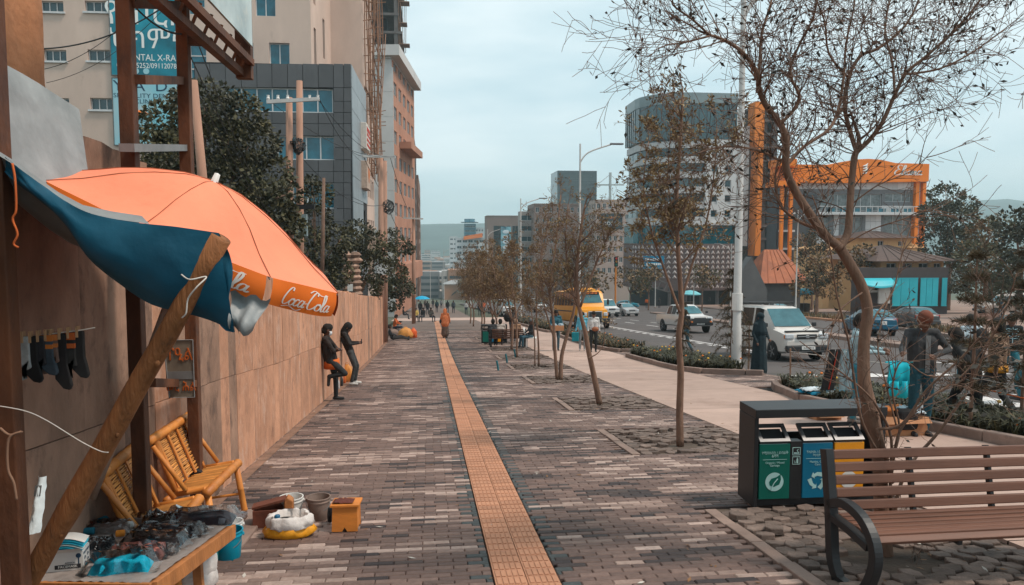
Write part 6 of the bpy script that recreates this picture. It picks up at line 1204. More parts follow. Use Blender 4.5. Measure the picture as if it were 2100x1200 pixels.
# shoe shine box
q = gl(556, 1084); sb = thing('shoeshine_box', q + Vector((0, .12, 0)), 'worn dark red shoe shine box with raised foot rest', 'box', rz=R(4)); m_dr = M('dark_red_wood', (.15, .045, .025), .7, .35, 5, .2, spot=((.06, .025, .015), 5, .55, .6))
for a_ in ((-.16, .16, -.09, -.08), (-.16, .16, .08, .09), (-.16, -.15, -.0795, .0795), (.15, .16, -.0795, .0795)): b = MB(); b.bb(*a_, 0, .145); b.build('side_panel', m_dr, sb)
b = MB(); b.bb(-.149, .149, -.079, .079, .005, .02); b.build('base', m_dr, sb); b = MB(); b.bar((-.17, 0, .155), (.1, 0, .215), .12, .018); b.build('foot_rest', m_dr, sb); b = MB(); b.prism([(.09, .1), (.165, .1), (.165, .2), (.12, .235), (.09, .2)], -.05, .05, T=Matrix(((1, 0, 0, 0), (0, 0, -1, 0), (0, 1, 0, 0), (0, 0, 0, 1)))); b.build('foot_block', m_wood, sb, fix=True, bevel=.01)
# sacks
def sack(loc, rx, ry, h, label, mats, seed, roll_=True):
    rs = random.Random(seed); t = thing('sack', loc, label, 'sack'); n = 36
    def ring(r, z, amp, ph): return [(rx * r * math.cos(a) * (1 + amp * nval(math.cos(a) * 3 + ph, math.sin(a) * 3, z * 9 + seed)), ry * r * math.sin(a) * (1 + amp * nval(math.cos(a) * 3 + ph, math.sin(a) * 3, z * 9 + seed)), z + .012 * nval(math.cos(a) * 4, math.sin(a) * 4, ph)) for a in [2 * math.pi * k / n for k in range(n)]]
    b = MB(); b.grid([ring(.0, .0, 0, 0), ring(.8, 0, .1, 1), ring(1.0, h * .12, .15, 1), ring(1.04, h * .28, .2, 2), ring(.95, h * .45, .2, 2), ring(.9, h * .5, .2, 3)], closed=True); b.build('body', mats[0], t, smooth=True)
    b = MB(); b.grid([ring(.93, h * .42, .2, 3), ring(.98, h * .5, .3, 4), ring(.97, h * .66, .3, 5), ring(.9, h * .84, .3, 5), ring(.82, h * .9, .3, 5), ring(.72, h * .9, .3, 6), ring(.7, h * .6, .2, 6), ring(.0, h * .55, 0, 6)], closed=True); b.build('rolled_rim', mats[1], t, smooth=True); return t
m_sy = M('sack_yellow', (.72, .3, .015), .5, .15, 6, .5, bscale=18); m_sw = M('sack_white', (.62, .57, .54), .6, .12, 6, .6, bscale=18)
sk = sack(gl(595, 1098), .19, .14, .2, 'squat yellow sack with rolled white rim standing open', (m_sy, m_sw), 2)
b = MB(); b.ell((-.03, 0, .12), (.1, .07, .03), 12); o = b.build('contents', m_blk, sk, smooth=True); b = MB(); b.lathe([(.022, 0), (.022, .03), (.018, .034)], 14, (-.09, -.04, .155)); o = b.build('bottle_cap', M('cap_blue', (.0, .1, .2), .4)); o.location = sk.location; tag(o, 'small round blue lid lying on the yellow sack', 'lid')
sack(gl(398, 1205), .15, .13, .26, 'crumpled white sack under the corner of the table', (m_sw, m_sw), 6)
# ================================================================== street furniture
m_blkm = M('black_metal', (.018, .019, .021), .45, .2, 5); m_slat = M('bench_slat', (.15, .066, .042), .55, .18, 3, .1, stretch=(.4, 4, 4), rand=.12); m_silver = M('brushed_metal', (.16, .16, .165), .4, .15, metal=.6)
# --- bench seen from its open front at right
def arm_loop(b, x, w):
    out_ = bez([(-.02, 0, .33), (-.14, 0, .415), (-.3, 0, .43), (-.4, 0, .37), (-.45, 0, .25), (-.42, 0, .1), (-.34, 0, .0)], 5)
    return out_
def bench(loc, rz, label, L=1.9, tilt=0., group='slatted park benches', back_dir=1):
    t = thing('park_bench', loc, label, 'bench', group, rz); t.rotation_euler[1] = tilt; t.scale = (1, 1, .94)
    # local: back at y = 0, seat goes to y = -.45, length along x from 0
    for x in (0.0, L * .33, L * .66, L):
        end = x in (0.0, L); b = MB(); w = .06 if end else .03
        poly = lambda pts: [(p[0], p[1]) for p in pts]
        def strap(pts, th, nm): # flat bar bent in the side plane
            b = MB(); q = bez([(p[0], p[1], 0) for p in pts], 5); n = len(q); A, B = [], []
            for i in range(n): d = (q[min(n - 1, i + 1)] - q[max(0, i - 1)]).normalized(); nn = Vector((-d.y, d.x, 0)) * th / 2; A.append(q[i] + nn); B.append(q[i] - nn)
            rows = [[(x - w / 2, a.x, a.y) for a in A], [(x + w / 2, a.x, a.y) for a in A], [(x + w / 2, a.x, a.y) for a in B], [(x - w / 2, a.x, a.y) for a in B]]; rows.append(rows[0]); b.grid(rows); b.add([rows[k][0] for k in range(4)], [(0, 1, 2, 3)]); b.add([rows[k][-1] for k in range(4)], [(3, 2, 1, 0)]); return b.build(nm, m_blkm, t, fix=True, bevel=.004)
        strap([(.11, .88), (.09, .8), (.05, .6), (.02, .45)] + ([(.0, .3), (-.03, .12), (-.1, .0)] if end else [(.0, .38)]), .07 if end else .035, 'back_post')
        if end:
            strap([(.03, .5), (-.12, .56), (-.3, .53), (-.42, .43), (-.46, .3), (-.42, .14), (-.33, .01), (-.2, .0), (-.1, .0)], .062, 'arm_loop'); strap([(.01, .42), (-.2, .40), (-.4, .36)], .05, 'seat_bearer')
        else: strap([(.01, .4), (-.2, .385), (-.42, .37)], .03, 'seat_bearer')
    for k in range(5): z = .845 - k * .088; y = .085 - k * .018; b = MB(); b.box((L / 2, y, z), (L - .06, .03, .068), rot=Matrix.Rotation(.2, 3, 'X').transposed()); b.build('back_slat', m_slat, t, bevel=.008)
    for k in range(7): y = -.02 - k * .064; z = .428 - .012 * math.sin(k / 6 * math.pi) - (.02 if k == 6 else 0); b = MB(); b.box((L / 2, y, z), (L - .06, .054, .03), rot=Matrix.Rotation(-.05 if k < 6 else .5, 3, 'X')); b.build('seat_slat', m_slat, t, bevel=.007)
    return t
q = P(1712, 1175, 4.78); bench((q.x - .06, 4.74, gz(4.74)), R(4), 'brown slatted bench with black looped arms beneath the bare tree', 1.9, R(1.5))
# far bench with two people
bench((G(1078, 712).x, 33.6, gz(33.6)), R(180), 'brown slatted bench occupied by two seated people', 1.55)
# --- recycling station
def bin_station(loc, rz, label, detailed=True):
    t = thing('recycling_station', loc, label, 'bin', 'recycling stations on the pavement', rz); W, D, H = 1.24, .36, .92
    for x in (0.02, W - .02): b = MB(); b.bb(x - .02, x + .02, 0, D, .02, H - .08); b.build('side_panel', m_blkm, t, bevel=.006)
    b = MB(); b.bb(0, W, -.02, D, H - .078, H); b.build('canopy', m_blkm, t, bevel=.006); b = MB(); b.bb(.04, W - .04, .02, D - .01, .03, .09); b.build('plinth', m_blkm, t); b = MB(); b.bb(.04, W - .04, D - .03, D - .01, .09, .62); b.build('back_panel', m_blkm, t)
    cols = (('green', (.0, .115, .085), .05, .335), ('blue', (.0, .14, .25), .455, .735), ('amber', (.8, .3, .01), .755, 1.035)); m_ip = M('icon_print', (.4, .62, .6), .5)
    b = MB(); b.bb(.34, .45, .0, .1, .09, .62); b.build('ash_panel', m_blkm, t)
    for nm, c, x0, x1 in cols:
        b = MB(); b.bb(x0, x1, -.005, .02, .095, .6); d = b.build('bin_door', M('door_' + nm, c, .4, .08, 4), t, bevel=.004); xm = (x0 + x1) / 2
        b = MB(); th = R(38)
        def fr(u, v, o=0.): return (x0 + u * (x1 - x0), .0 + v * .2 * math.cos(th) - o * math.sin(th), .612 + v * .2 * math.sin(th) + o * math.cos(th))
        for u0, u1, v0, v1 in ((0, 1, 0, .16), (0, 1, .84, 1), (0, .12, .16, .84), (.88, 1, .16, .84)): b.hexa([fr(u, v, o) for o in (0, .02) for u, v in ((u0, v0), (u1, v0), (u1, v1), (u0, v1))])
        b.build('lid_frame', m_silver, t, fix=True); b = MB(); b.quad(fr(.12, .16, -.02), fr(.88, .16, -.02), fr(.88, .84, -.02), fr(.12, .84, -.02)); b.build('lid_opening', m_dark, t)
        if not detailed: continue
        y = -.0075
        if nm == 'green':
            text('lettering', 'የሚበሰብስ / ድብልቅ', .034, m_ip, d, (xm, y, .52), ext=.0006, sx=.95); text('lettering', 'ቆሻሻ', .034, m_ip, d, (xm, y, .488), ext=.0006); text('lettering', 'Organic / Mixed', .027, m_ip, d, (xm, y, .43), ext=.0006); text('lettering', 'Garbage', .027, m_ip, d, (xm, y, .405), ext=.0006)
            b = MB(); b.lathe([(.085, 0), (.085, .0015)], 40, (xm, y + .001, .255), rot=Matrix.Rotation(R(90), 3, 'X')); b.build('emblem_disc', m_ip, d)
            b = MB(); TT = Matrix(((1, 0, 0, xm), (0, 0, 1, y - .002), (0, 1, 0, .255), (0, 0, 0, 1))); b.prism([(-.045, -.03), (-.05, .0), (-.03, .03), (.02, .045), (.055, .07), (.06, .02), (.045, -.025), (.0, -.045), (-.03, -.04)], 0, .001, T=TT); b.build('emblem_leaf', M('door_green', c), d, fix=True)
            b = MB(); b.tube([(xm + a_, y - .004, .255 + b2) for a_, b2 in ((-.03, -.08), (-.025, -.05), (-.005, -.01), (.03, .03))], .0045, 5); b.build('emblem_stem', m_ip, d)
        elif nm == 'blue':
            text('lettering', 'ፕላስቲክ / መስታወት', .032, m_ip, d, (xm, y, .52), ext=.0006, sx=.9); text('lettering', 'ጣሳዎች', .032, m_ip, d, (xm, y, .488), ext=.0006); text('lettering', 'Plastics, Glass', .027, m_ip, d, (xm, y, .43), ext=.0006); text('lettering', 'Cans', .027, m_ip, d, (xm, y, .405), ext=.0006)
            for k in range(3): # three chasing arrows
                b = MB(); a0 = R(90 + 120 * k); TT = Matrix(((1, 0, 0, xm), (0, 0, 1, y), (0, 1, 0, .255), (0, 0, 0, 1))) @ Matrix.Rotation(a0, 4, 'Z'); b.prism([(.035, -.05), (.075, -.055), (.078, .0), (.062, .03), (.08, .04), (.04, .055), (.018, .02), (.034, .028), (.045, .0)], 0, .0012, T=TT); b.build('emblem_arrow', m_ip, d, fix=True)
        else:
            b = MB(); b.lathe([(.08, 0), (.08, .0015)], 32, (xm, y + .001, .255), rot=Matrix.Rotation(R(90), 3, 'X')); b.build('emblem_disc', m_wht, d)
        b = MB(); b.bb(x0 + .03, x1 - .03, y, y + .002, .458, .461); b.build('rule_line', m_ip, d)
    if detailed:
        for zc in (.53, .445):
            b = MB(); 
            for s in (-1, 1): b.bb(.395 - .036, .395 + .036, -.004, -.001, zc + s * .034 - .002, zc + s * .034 + .002); b.bb(.395 + s * .035 - .002, .395 + s * .035 + .002, -.004, -.001, zc - .034, zc + .034)
            if zc > .5: b.bb(.37, .42, -.004, -.001, zc - .022, zc - .012); b.tube([(.41, -.004, zc - .008), (.4, -.004, zc + .006), (.412, -.004, zc + .02)], .003, 4)
            else: b.ell((.405, -.003, zc + .02), (.006, .002, .006), 8); b.bb(.397, .413, -.004, -.001, zc - .025, zc + .012); b.tube([(.376, -.003, zc + .0), (.38, -.003, zc - .022), (.39, -.003, zc - .022), (.393, -.003, zc + .0)], .002, 4)
            b.build('icon', m_ip, t)
    return t
q = G(1557, 1042); bin_station((q.x - .06, q.y, gz(q.y + .15)), R(-1), 'black recycling station with green blue and amber doors behind the bench')
bin_station((G(982, 700).x, 36.2, gz(36.2)), 0, 'far black recycling station with green door beyond the occupied bench', False)
for px, py, lab in ((1040, 744, 'short teal bollard stub nearer the occupied bench'), (1022, 760, 'bent teal bollard stub out on the bricks'), (1057, 733, 'teal stub at the foot of a thin tree')):
    q = G(px, py); b = MB(); b.tube([(0, 0, 0), (-.02, 0, .15), (-.05, 0, .3)], .03, 8); o = b.build('bollard_stub', M('stub_teal', (.01, .13, .16), .6)); o.location = q; tag(o, lab, 'bollard')
# --- lamp posts
m_lamp = M('lamp_paint', (.5, .48, .46), .5, .12, 2, spot=((.25, .2, .17), 4, .6, .5))
def lamp(loc, H, r, label, arm=2.2, side=1, double=False, rz=0., name='lamp_post'):
    t = thing(name, loc, label, 'street lamp', 'street lamps', rz); b = MB(); b.tube([(0, 0, -.2), (0, 0, 1.2), (0, 0, 1.25), (0, 0, H)], [r, r * .96, r * .8, r * .45], 16); b.build('pole', m_lamp, t, smooth=True).modifiers.new('e', 'EDGE_SPLIT').split_angle = R(50)
    b = MB(); b.lathe([(r * 1.7, -.1), (r * 1.7, .03), (r * 1.05, .05)], 16); b.build('base', m_kerb, t)
    for s in ((1, -1) if double else (side,)):
        b = MB(); b.tube(bez([(0, 0, H - 1.1), (s * .5, 0, H - .5), (s * arm, 0, H + .0)], 5), [r * .4 - .0 * i for i in range(11)], 8); b.build('arm', m_lamp, t, smooth=True); b = MB(); b.box((s * (arm + .3), 0, H + .02), (.8, .26, .1)); b.build('lamp_head', m_silver, t, bevel=.03)
    return t
q = G(1509, 758); tl_ = lamp((q.x, q.y, gz(q.y)), 11.2, .15, 'tall thick white lamp post standing in the marigold planter', 2.2, 1)
b = MB(); b.lathe([(.151, 1.75), (.151, 2.25)], 16); b.build('sticker', m_wht, tl_)
for px, Y, py, lab in ((1190, 44.5, 295, 'tall lamp post rising above the yellow bus'), (1068, 74, 407, 'lamp post beyond the yellow bus with long curved arm'), (1000, 112, 470, 'smaller lamp post in front of the brown office'), (965, 150, 520, 'far lamp post down the street')):
    p = P(px, py, Y); lamp((p.x, Y, gz(Y)), p.z - gz(Y), .11, lab, 1.9, 1)
for px, Y, py, lab, sd in ((1637, 68, 430, 'slim white lamp post in front of the rusty roofed house', 1), (1425, 105, 470, 'slim pole right of the blue road sign', 1), (1345, 125, 520, 'pole carrying the blue road sign', 1), (910, 160, 510, 'thin lamp post at the far left of the street', 1), (882, 200, 520, 'farthest lamp post in the distance', -1), (1500, 95, 500, 'thin pole in front of the lattice base', -1)):
    p = P(px, py, Y); lamp((p.x, Y, gz(Y)), p.z - gz(Y), .09, lab, 1.6 if px != 1345 else .4, sd)
bn, W, H = banner('road_sign', 'blue rectangular road sign above the junction', 1319, 525, 1362, 551, 124.6, M('sign_blue', (.0, .2, .36), .5, .1)); bars(bn, m_white, [(-W * .4, W * .35, -.05, H * .22, H * .22, 1), (-W * .35, W * .4, -.05, -H * .15, H * .2, 2)])
# traffic signal with orange striped pole
p = P(1262, 610, 96); ts = thing('traffic_signal', (p.x, 96, gz(96)), 'traffic signal on an orange striped pole beyond the bus', 'traffic light'); b = MB(); b.cyl((0, 0, 0), (0, 0, 7.2), .12, 10); b.build('pole', M('signal_orange', (.6, .2, .03), .6), ts); b = MB(); b.box((.0, -.2, 6.6), (.45, .3, 1.3)); b.build('head', m_dark, ts, bevel=.03)
for k, c in enumerate(((.4, .02, .01), (.3, .12, .01), (.01, .12, .08))): b = MB(); b.lathe([(.14, 0), (.14, .03)], 12, (0, -.36, 7.0 - k * .4), rot=Matrix.Rotation(R(90), 3, 'X')); b.build('lens', M('lens_%d' % k, c, .3), ts)
# --- power poles and cables at left
m_pp = M('power_pole', (.36, .2, .14), .85, .25, 2, .2, stretch=(2, 2, .4), spot=((.2, .11, .08), 2, .58, .6)); m_wire = M('cable', (.03, .03, .03), .6)
def ppole(px, py0, py1, Y, r, label, lean=None, group='power poles', mat=None):
    a = P(px if lean is None else lean, py1, Y); c = P(px, py0, Y); base = Vector((a.x, Y, min(a.z, gz(Y)) if lean is None else a.z)); t = thing('power_pole', base, label, 'pole', group); b = MB(); d = c - base; b.tube([Vector((0, 0, 0)), d * .5, d], [r, r * .9, r * .72], 12); b.build('shaft', mat or m_pp, t, smooth=True); return t, c
pA, cA_ = ppole(593, 200, 640, 27, .15, 'left one of the paired tan power poles behind the wall'); pB, cB_ = ppole(614, 166, 640, 27.6, .15, 'taller right one of the paired tan power poles behind the wall')
def attach(t, name, mb, mat): o = mb.build(name, mat, t); o.location = -Vector(t.location); return o
b = MB(); b.bar(P(547, 209, 26.7), P(655, 203, 26.7), .1, .12); attach(pA, 'cross_arm', b, m_lamp)
for px in (550, 570, 590, 635, 652): b = MB(); q = P(px, 205, 26.7); b.lathe([(.04, 0), (.06, .05), (.04, .1), (.05, .16)], 8, q); attach(pA, 'insulator', b, m_wht)
b = MB(); q = P(617, 462, 26.6); b.box(q, (.42, .3, .75)); attach(pB, 'meter_box', b, M('meter_teal', (.2, .26, .27), .5)); b = MB(); b.bar(P(580, 425, 26.7), P(645, 424, 26.7), .16, .16); attach(pA, 'lower_arm', b, m_dark)
b = MB(); rc = random.Random(6)
for k in range(14): c0 = P(612, 300, 27); b.tube([c0 + Vector((.3 * math.cos(a) * rc.uniform(.4, 1), .2 * math.sin(a * 2), .32 * math.sin(a) * rc.uniform(.6, 1))) for a in [rc.uniform(0, 6) + .7 * i for i in range(7)]], .012, 4)
attach(pA, 'cable_coil', b, m_wire)
pC, cC = ppole(781, 318, 640, 37.5, .16, 'tan power pole at the end of the wall nearer the camera'); pD, cD = ppole(789, 330, 640, 38.6, .15, 'second tan power pole at the end of the wall'); b = MB(); b.bar(P(742, 320, 37.2), P(812, 322, 37.2), .12, .12); attach(pC, 'cross_arm', b, m_lamp)
b = MB(); q = P(784, 545, 37.0); b.box(q, (.5, .4, .85)); b.box(q + Vector((-.32, 0, 0)), (.1, .3, .7)); attach(pC, 'transformer_box', b, m_alu)
b = MB()
for k in range(12): c0 = P(796, 425, 37.6); b.tube([c0 + Vector((.3 * math.cos(a), .2 * math.sin(a * 2), .4 * math.sin(a) * rc.uniform(.6, 1))) for a in [rc.uniform(0, 6) + .7 * i for i in range(6)]], .015, 4)
attach(pC, 'cable_coil', b, m_wire)
pE, cE = ppole(848, 445, 620, 64, .17, 'tan pole with side arm lamp farther along the left buildings'); b = MB(); b.bar(P(826, 447, 63.8), P(868, 449, 63.8), .14, .12); attach(pE, 'cross_arm', b, m_lamp)
pF, cF = ppole(397, 165, 640, 13, .085, 'leaning wooden pole just behind the billboard posts', 440); pG, cG = ppole(664, 365, 610, 22, .06, 'thin dark pole rising in front of the leafy trees', 660, mat=m_twig)
def wire(label, a, c, sag, r=.012): pts = [a.lerp(c, k / 14) - Vector((0, 0, sag * 4 * (k / 14) * (1 - k / 14))) for k in range(15)]; b = MB(); b.tube(pts, r, 4, cap=False); tag(b.build('power_cable', m_wire), label, 'cable', 'overhead cables')
for k, (a, c, s, lab, r) in enumerate(((P(390, 115, 13), P(555, 445, 25), .1, 'pale stay cable running down beside the leaning pole', .01), (P(400, 215, 13), P(520, 400, 19), .15, 'lower stay cable below the leaning pole', .009), (P(388, 40, 13), P(560, 440, 26), .3, 'upper stay cable beside the leaning pole', .01), (P(395, 170, 13), P(600, 470, 26.5), .5, 'dark cable from the leaning pole to the paired poles', .009),
    (P(90, 100, 14), P(330, 18, 14), .15, 'thick black cable crossing the beige wall below the top windows', .013), (P(90, 142, 14), P(240, 62, 14), .1, 'thin black cable crossing the beige wall', .006), (P(95, 170, 14), P(330, 25, 14), .2, 'lowest thin cable crossing the beige wall', .005), (P(268, 5, 5.3), P(372, 70, 6.5), .05, 'black cable slung between the billboard posts', .008),
    (P(655, 203, 26.7), P(745, 320, 37.2), .5, 'first cable from the paired poles to the wall end poles', .012), (P(652, 203, 26.7), P(810, 321, 37.2), .6, 'second cable from the paired poles to the wall end poles', .012), (P(600, 300, 27), P(785, 420, 37.4), .7, 'low cable from the coil to the wall end poles', .012), (P(550, 205, 26.7), P(780, 322, 37.2), .4, 'third cable from the paired poles', .012), (P(800, 322, 37.2), P(850, 447, 64), .6, 'cable running on from the wall end poles', .015), (P(745, 320, 37.2), P(828, 447, 64), .6, 'second cable running on from the wall end poles', .015), (P(796, 425, 37.5), P(848, 470, 64), 1., 'sagging low cable past the orange office', .015))):
    wire(lab, a, c, s, r)
# stone pillar ruin and small white sign on top of the wall
b = MB(); rs = random.Random(14); Y = 33.
st_ = thing('ruined_pillar', P(722, 600, Y), 'broken rough stone pillar behind the far end of the wall', 'pillar'); base_z = st_.location.z
for j in range(9):
    for i in range(2): b = MB(); wv = rs.uniform(.2, .34); b.ell((-.18 + i * .34 + rs.uniform(-.05, .05), 0, j * .24 - .3), (wv, .25, .15), 8); b.build('stone', M('rubble_stone', (.3, .19, .14), .95, .3, 5, .5, rand=.3), st_)
b = MB(); q = P(718, 590, 32.3); b.box(q, (.22, .03, .3)); tag(b.build('notice', m_wht), 'small white notice on top of the wall by the stone pillar', 'sign')
# rope barrier beside the sellers
b = MB(); q = G(1618, 800); bp_ = thing('barrier_stake', q, 'thin stake with tape strung towards the walkers', 'stake'); b.tube([(0, 0, 0), (.02, 0, .4), (.01, 0, .92)], .018, 7); b.build('stake', m_pole, bp_); b = MB(); a = q + Vector((0, 0, .85)); pts = [a, Vector((8.4, 12.2, gz(12.2) + .75)), Vector((8.6, 10.0, gz(10) + .62)), Vector((8.8, 7.8, gz(7.8) + .55))]; b.tube([p - q for p in bez(pts, 6)], .008, 5); b.build('tape', m_rope, bp_)
b = MB(); pts = [Vector((8.5, 11.0, gz(11) + .55)), Vector((8.6, 9.4, gz(9.4) + .42)), Vector((8.8, 7.6, gz(7.6) + .3))]; b.tube(bez(pts, 8), .012, 5); tag(b.build('barrier_tape', m_orrope), 'red and white barrier tape sagging over the planter at right', 'tape')
# ================================================================== vehicles
m_tyre = M('tyre', (.018, .018, .018), .85, .2, 9); m_rim = M('wheel_rim', (.32, .32, .33), .35, .1, metal=.5); m_carg = M('car_glass', (.02, .09, .11), .06, .3, 1.5, spec=.8, col2=(.05, .17, .2)); m_carg2 = M('car_glass_dark', (.012, .016, .018), .08, .3, 1.5, spec=.7); m_trim = M('black_trim', (.02, .022, .024), .5); m_hl = M('headlamp', (.5, .52, .54), .15, .3, 9, spec=.8); m_amb = M('amber_lens', (.6, .16, .02), .3); m_redl = M('tail_lens', (.3, .01, .01), .3)
def paintm(n, c, **k): return M('paint_' + n, c, .3, .06, .8, coat=.5, **k)
def sect(st):
    y, zl, zb, zt, wb, wt = st; h = zb - zl; g = zt - zb
    half = [(wb * .9, zl), (wb * .985, zl + .1 * h), (wb, zl + .45 * h), (wb * .985, zl + .8 * h), (wb * .955, zb), (wt + (wb * .955 - wt) * .35, zb + g * .62), (wt, zb + g * .93 if g > .1 else zb + g * .5), (wt * .86, zt + .0), (0, zt + .02)]
    return [(x, y, z) for x, z in half] + [(-x, y, z) for x, z in half[-2::-1]]
def vehicle(name, label, loc, rz, ST, body, wheels, wr, glass_side, ws, rw=None, front='car', lower=None, group='vehicles on the road', cat='car', extras=None, rear=False, sglass=None):
    t = thing(name, loc, label, cat, group, rz); t.rotation_euler[0] = math.atan(-.078) * (1 if math.cos(rz) > 0 else -1)
    S = [sect(s) for s in ST]; b = MB(); b.grid(S); n = len(S[0]); b.add(S[0], [tuple(range(n))]); b.add(S[-1], [tuple(range(n - 1, -1, -1))]); o = b.build('body', body, t, smooth=True, fix=True); o.modifiers.new('e', 'EDGE_SPLIT').split_angle = R(38)
    if lower: b = MB(); b.grid([[(p[0] * 1.004, p[1] + (.0 if 0 < i < len(S) - 1 else (-.01 if i == 0 else .01)), p[2]) for p in s[:2]] for i, s in enumerate(S)]); b.grid([[(-p[0] * 1.004, p[1], p[2]) for p in s[:2]] for s in S]); b.build('side_skirt', lower, t)
    def interp(y):
        for a, c in zip(ST, ST[1:]):
            if a[0] <= y <= c[0]: f = (y - a[0]) / (c[0] - a[0]); return sect(tuple(p + (q - p) * f for p, q in zip(a, c)))
        return sect(ST[-1])
    for sgn in (1, -1):
        for (y0, y1) in glass_side:
            rows = []
            for y in (y0, (y0 + y1) / 2, y1): s = interp(y); rows.append([(sgn * (s[k][0] + .008), y, s[k][2]) for k in (4, 5, 6)]); 
            rows = [[r[0][:2] + (r[0][2] + .05,), r[1], r[2]] for r in rows]; b = MB(); b.grid(rows); b.build('side_window', sglass or m_carg2, t, smooth=True)
    def screen(y0, y1, nm, off):
        s0, s1 = interp(y0), interp(y1); rows = []
        for f in (.06, .35, .65, .95):
            w0, w1 = s0[6][0] * .98, s1[6][0] * .95; w = w0 + (w1 - w0) * f; z = s0[8][2] + (s1[8][2] - s0[8][2]) * f; y = y0 + (y1 - y0) * f; rows.append([(w * u, y + off + .05 * abs(u) ** 2 * (1 if off < 0 else -1), z + .012) for u in (-1, -.6, 0, .6, 1)])
        b = MB(); b.grid(rows); return b.build(nm, m_carg, t, smooth=True)
    screen(ws[0], ws[1], 'windscreen', -.03)
    if rw: screen(rw[0], rw[1], 'rear_window', .03)
    wb = max(s[4] for s in ST)
    for y in wheels:
        for sg in (1, -1):
            b = MB(); rot = Matrix.Rotation(R(90) * sg, 3, 'Y'); b.lathe([(wr * 1.16, 0), (wr * 1.16, .01)], 22, (sg * (wb * .993), y, wr * 1.02), rot=rot); b.build('wheel_arch', m_trim, t)
            b = MB(); b.lathe([(wr * .62, -.2), (wr * .96, -.2), (wr, -.16), (wr, -.03), (wr * .95, .0), (wr * .66, .0)], 22, (sg * (wb * .98 + .035), y, wr), rot=rot); w = b.build('wheel', m_tyre, t, smooth=True); b = MB(); b.lathe([(wr * .66, -.03), (wr * .6, -.01), (wr * .2, .0), (.001, .0)], 20, (sg * (wb * .98 + .035), y, wr), rot=rot)
            for k in range(5): a = 2 * math.pi * k / 5; b.box((sg * (wb * .98 + .04), y + wr * .38 * math.cos(a), wr + wr * .38 * math.sin(a)), (.015, wr * .1, wr * .5), rot=Matrix.Rotation(a - R(90), 3, 'X'))
            b.build('rim', m_rim, w)
    f0 = ST[1]; wf = f0[4]; zt = f0[3]
    def bx(nm, x, y, z, sx, sy, sz, mat, bev=.02): b = MB(); b.box((x, y, z), (sx, sy, sz)); return b.build(nm, mat, t, bevel=bev)
    if extras: extras(t, bx)
    return t
def car_face(zl, zh, w, bump=m_trim, plate='3-A29512', yo=0., grille=m_trim, hw=.17, bh=.22):
    def f(t, bx):
        bx('grille', 0, yo - .02, zh - .1, w * .9, .06, .16, grille); bx('grille_bar', 0, yo - .055, zh - .1, w * .9, .02, .025, m_rim); bx('bumper', 0, yo - .03, zl + bh / 2 + .06, w * 1.96, .16, bh, bump, .05)
        for s in (-1, 1): bx('headlight', s * (w * .78), yo + .02, zh - .09, w * .4, .1, hw, m_hl, .03); bx('indicator', s * (w * .93), yo + .05, zh - .1, w * .12, .1, hw * .8, m_amb, .02)
        for s in (-1, 1): bx('wing_mirror', s * (w + .12), yo + 1.15, zh + .28, .16, .1, .15, m_trim, .03)
        bx('number_plate', 0, yo - .118, zl + bh / 2 + .08, .5, .015, .12, m_wht, .004); text('lettering', plate, .1, m_dark, t, (0, yo - .128, zl + bh / 2 + .08), ext=.001)
    return f
def at_road(px, py): q = G(px, py, -.12); return Vector((q.x, q.y, q.z))
VAN = [(0, .35, .72, .72, .74, .66), (.07, .3, .95, .95, .81, .72), (.35, .28, 1.02, 1.03, .84, .74), (.85, .28, 1.1, 1.13, .85, .72), (1.65, .28, 1.13, 1.84, .85, .66), (2.05, .28, 1.13, 1.92, .85, .68), (4.3, .28, 1.13, 1.94, .85, .7), (4.62, .3, 1.13, 1.84, .84, .67), (4.72, .35, 1.1, 1.16, .8, .7)]
def van_extra(t, bx):
    car_face(.3, .98, .82, plate='3-A29512')(t, bx); bx('bonnet_guard', 0, .3, 1.055, 1.3, .12, .05, m_trim); bx('lower_bar', 0, -.14, .36, 1.6, .1, .06, m_trim)
    for s in (-.55, .55): bx('roof_rail', s, 3.1, 2.02, .05, 2.4, .05, m_trim)
    for k in range(5): bx('rack_bar', 0, 2.0 + k * .55, 2.06, 1.25, .05, .04, m_trim)
    b = MB(); b.tube([(0, 1.9, 1.95), (.05, 2.0, 2.1)], .012, 5); b.build('aerial', m_trim, t); bx('rub_strip', -.862, 2.9, .78, .02, 3.2, .06, m_trim, .004); bx('rub_strip', .862, 2.9, .78, .02, 3.2, .06, m_trim, .004)
    b = MB(); b.tube([(.07 * math.cos(a), -.065, .88 + .045 * math.sin(a)) for a in [R(30 * k) for k in range(12)]], .01, 5, closed=True); b.tube([(.03 * math.cos(a), -.068, .885 + .04 * math.sin(a)) for a in [R(30 * k) for k in range(12)]], .008, 5, closed=True); b.build('emblem', m_rim, t)
    bx('door_seam', -.853, 2.0, 1.0, .008, .012, 1.2, m_trim, 0); bx('door_seam', -.853, 3.15, 1.0, .008, .012, 1.2, m_trim, 0); bx('door_handle', -.87, 2.15, 1.02, .03, .16, .04, m_rim, .01)
q = at_road(1655, 742); vehicle('passenger_van', 'white passenger van with roof rack coming towards the planter', (q.x, q.y, q.z), R(2), VAN, paintm('pearl', (.58, .53, .49)), (.85, 3.75), .33, ((1.75, 2.35), (2.5, 3.4), (3.55, 4.4)), (.86, 1.66), (4.72, 4.4), lower=M('skirt_grey', (.3, .29, .28), .5), extras=van_extra, cat='van', sglass=m_carg2)
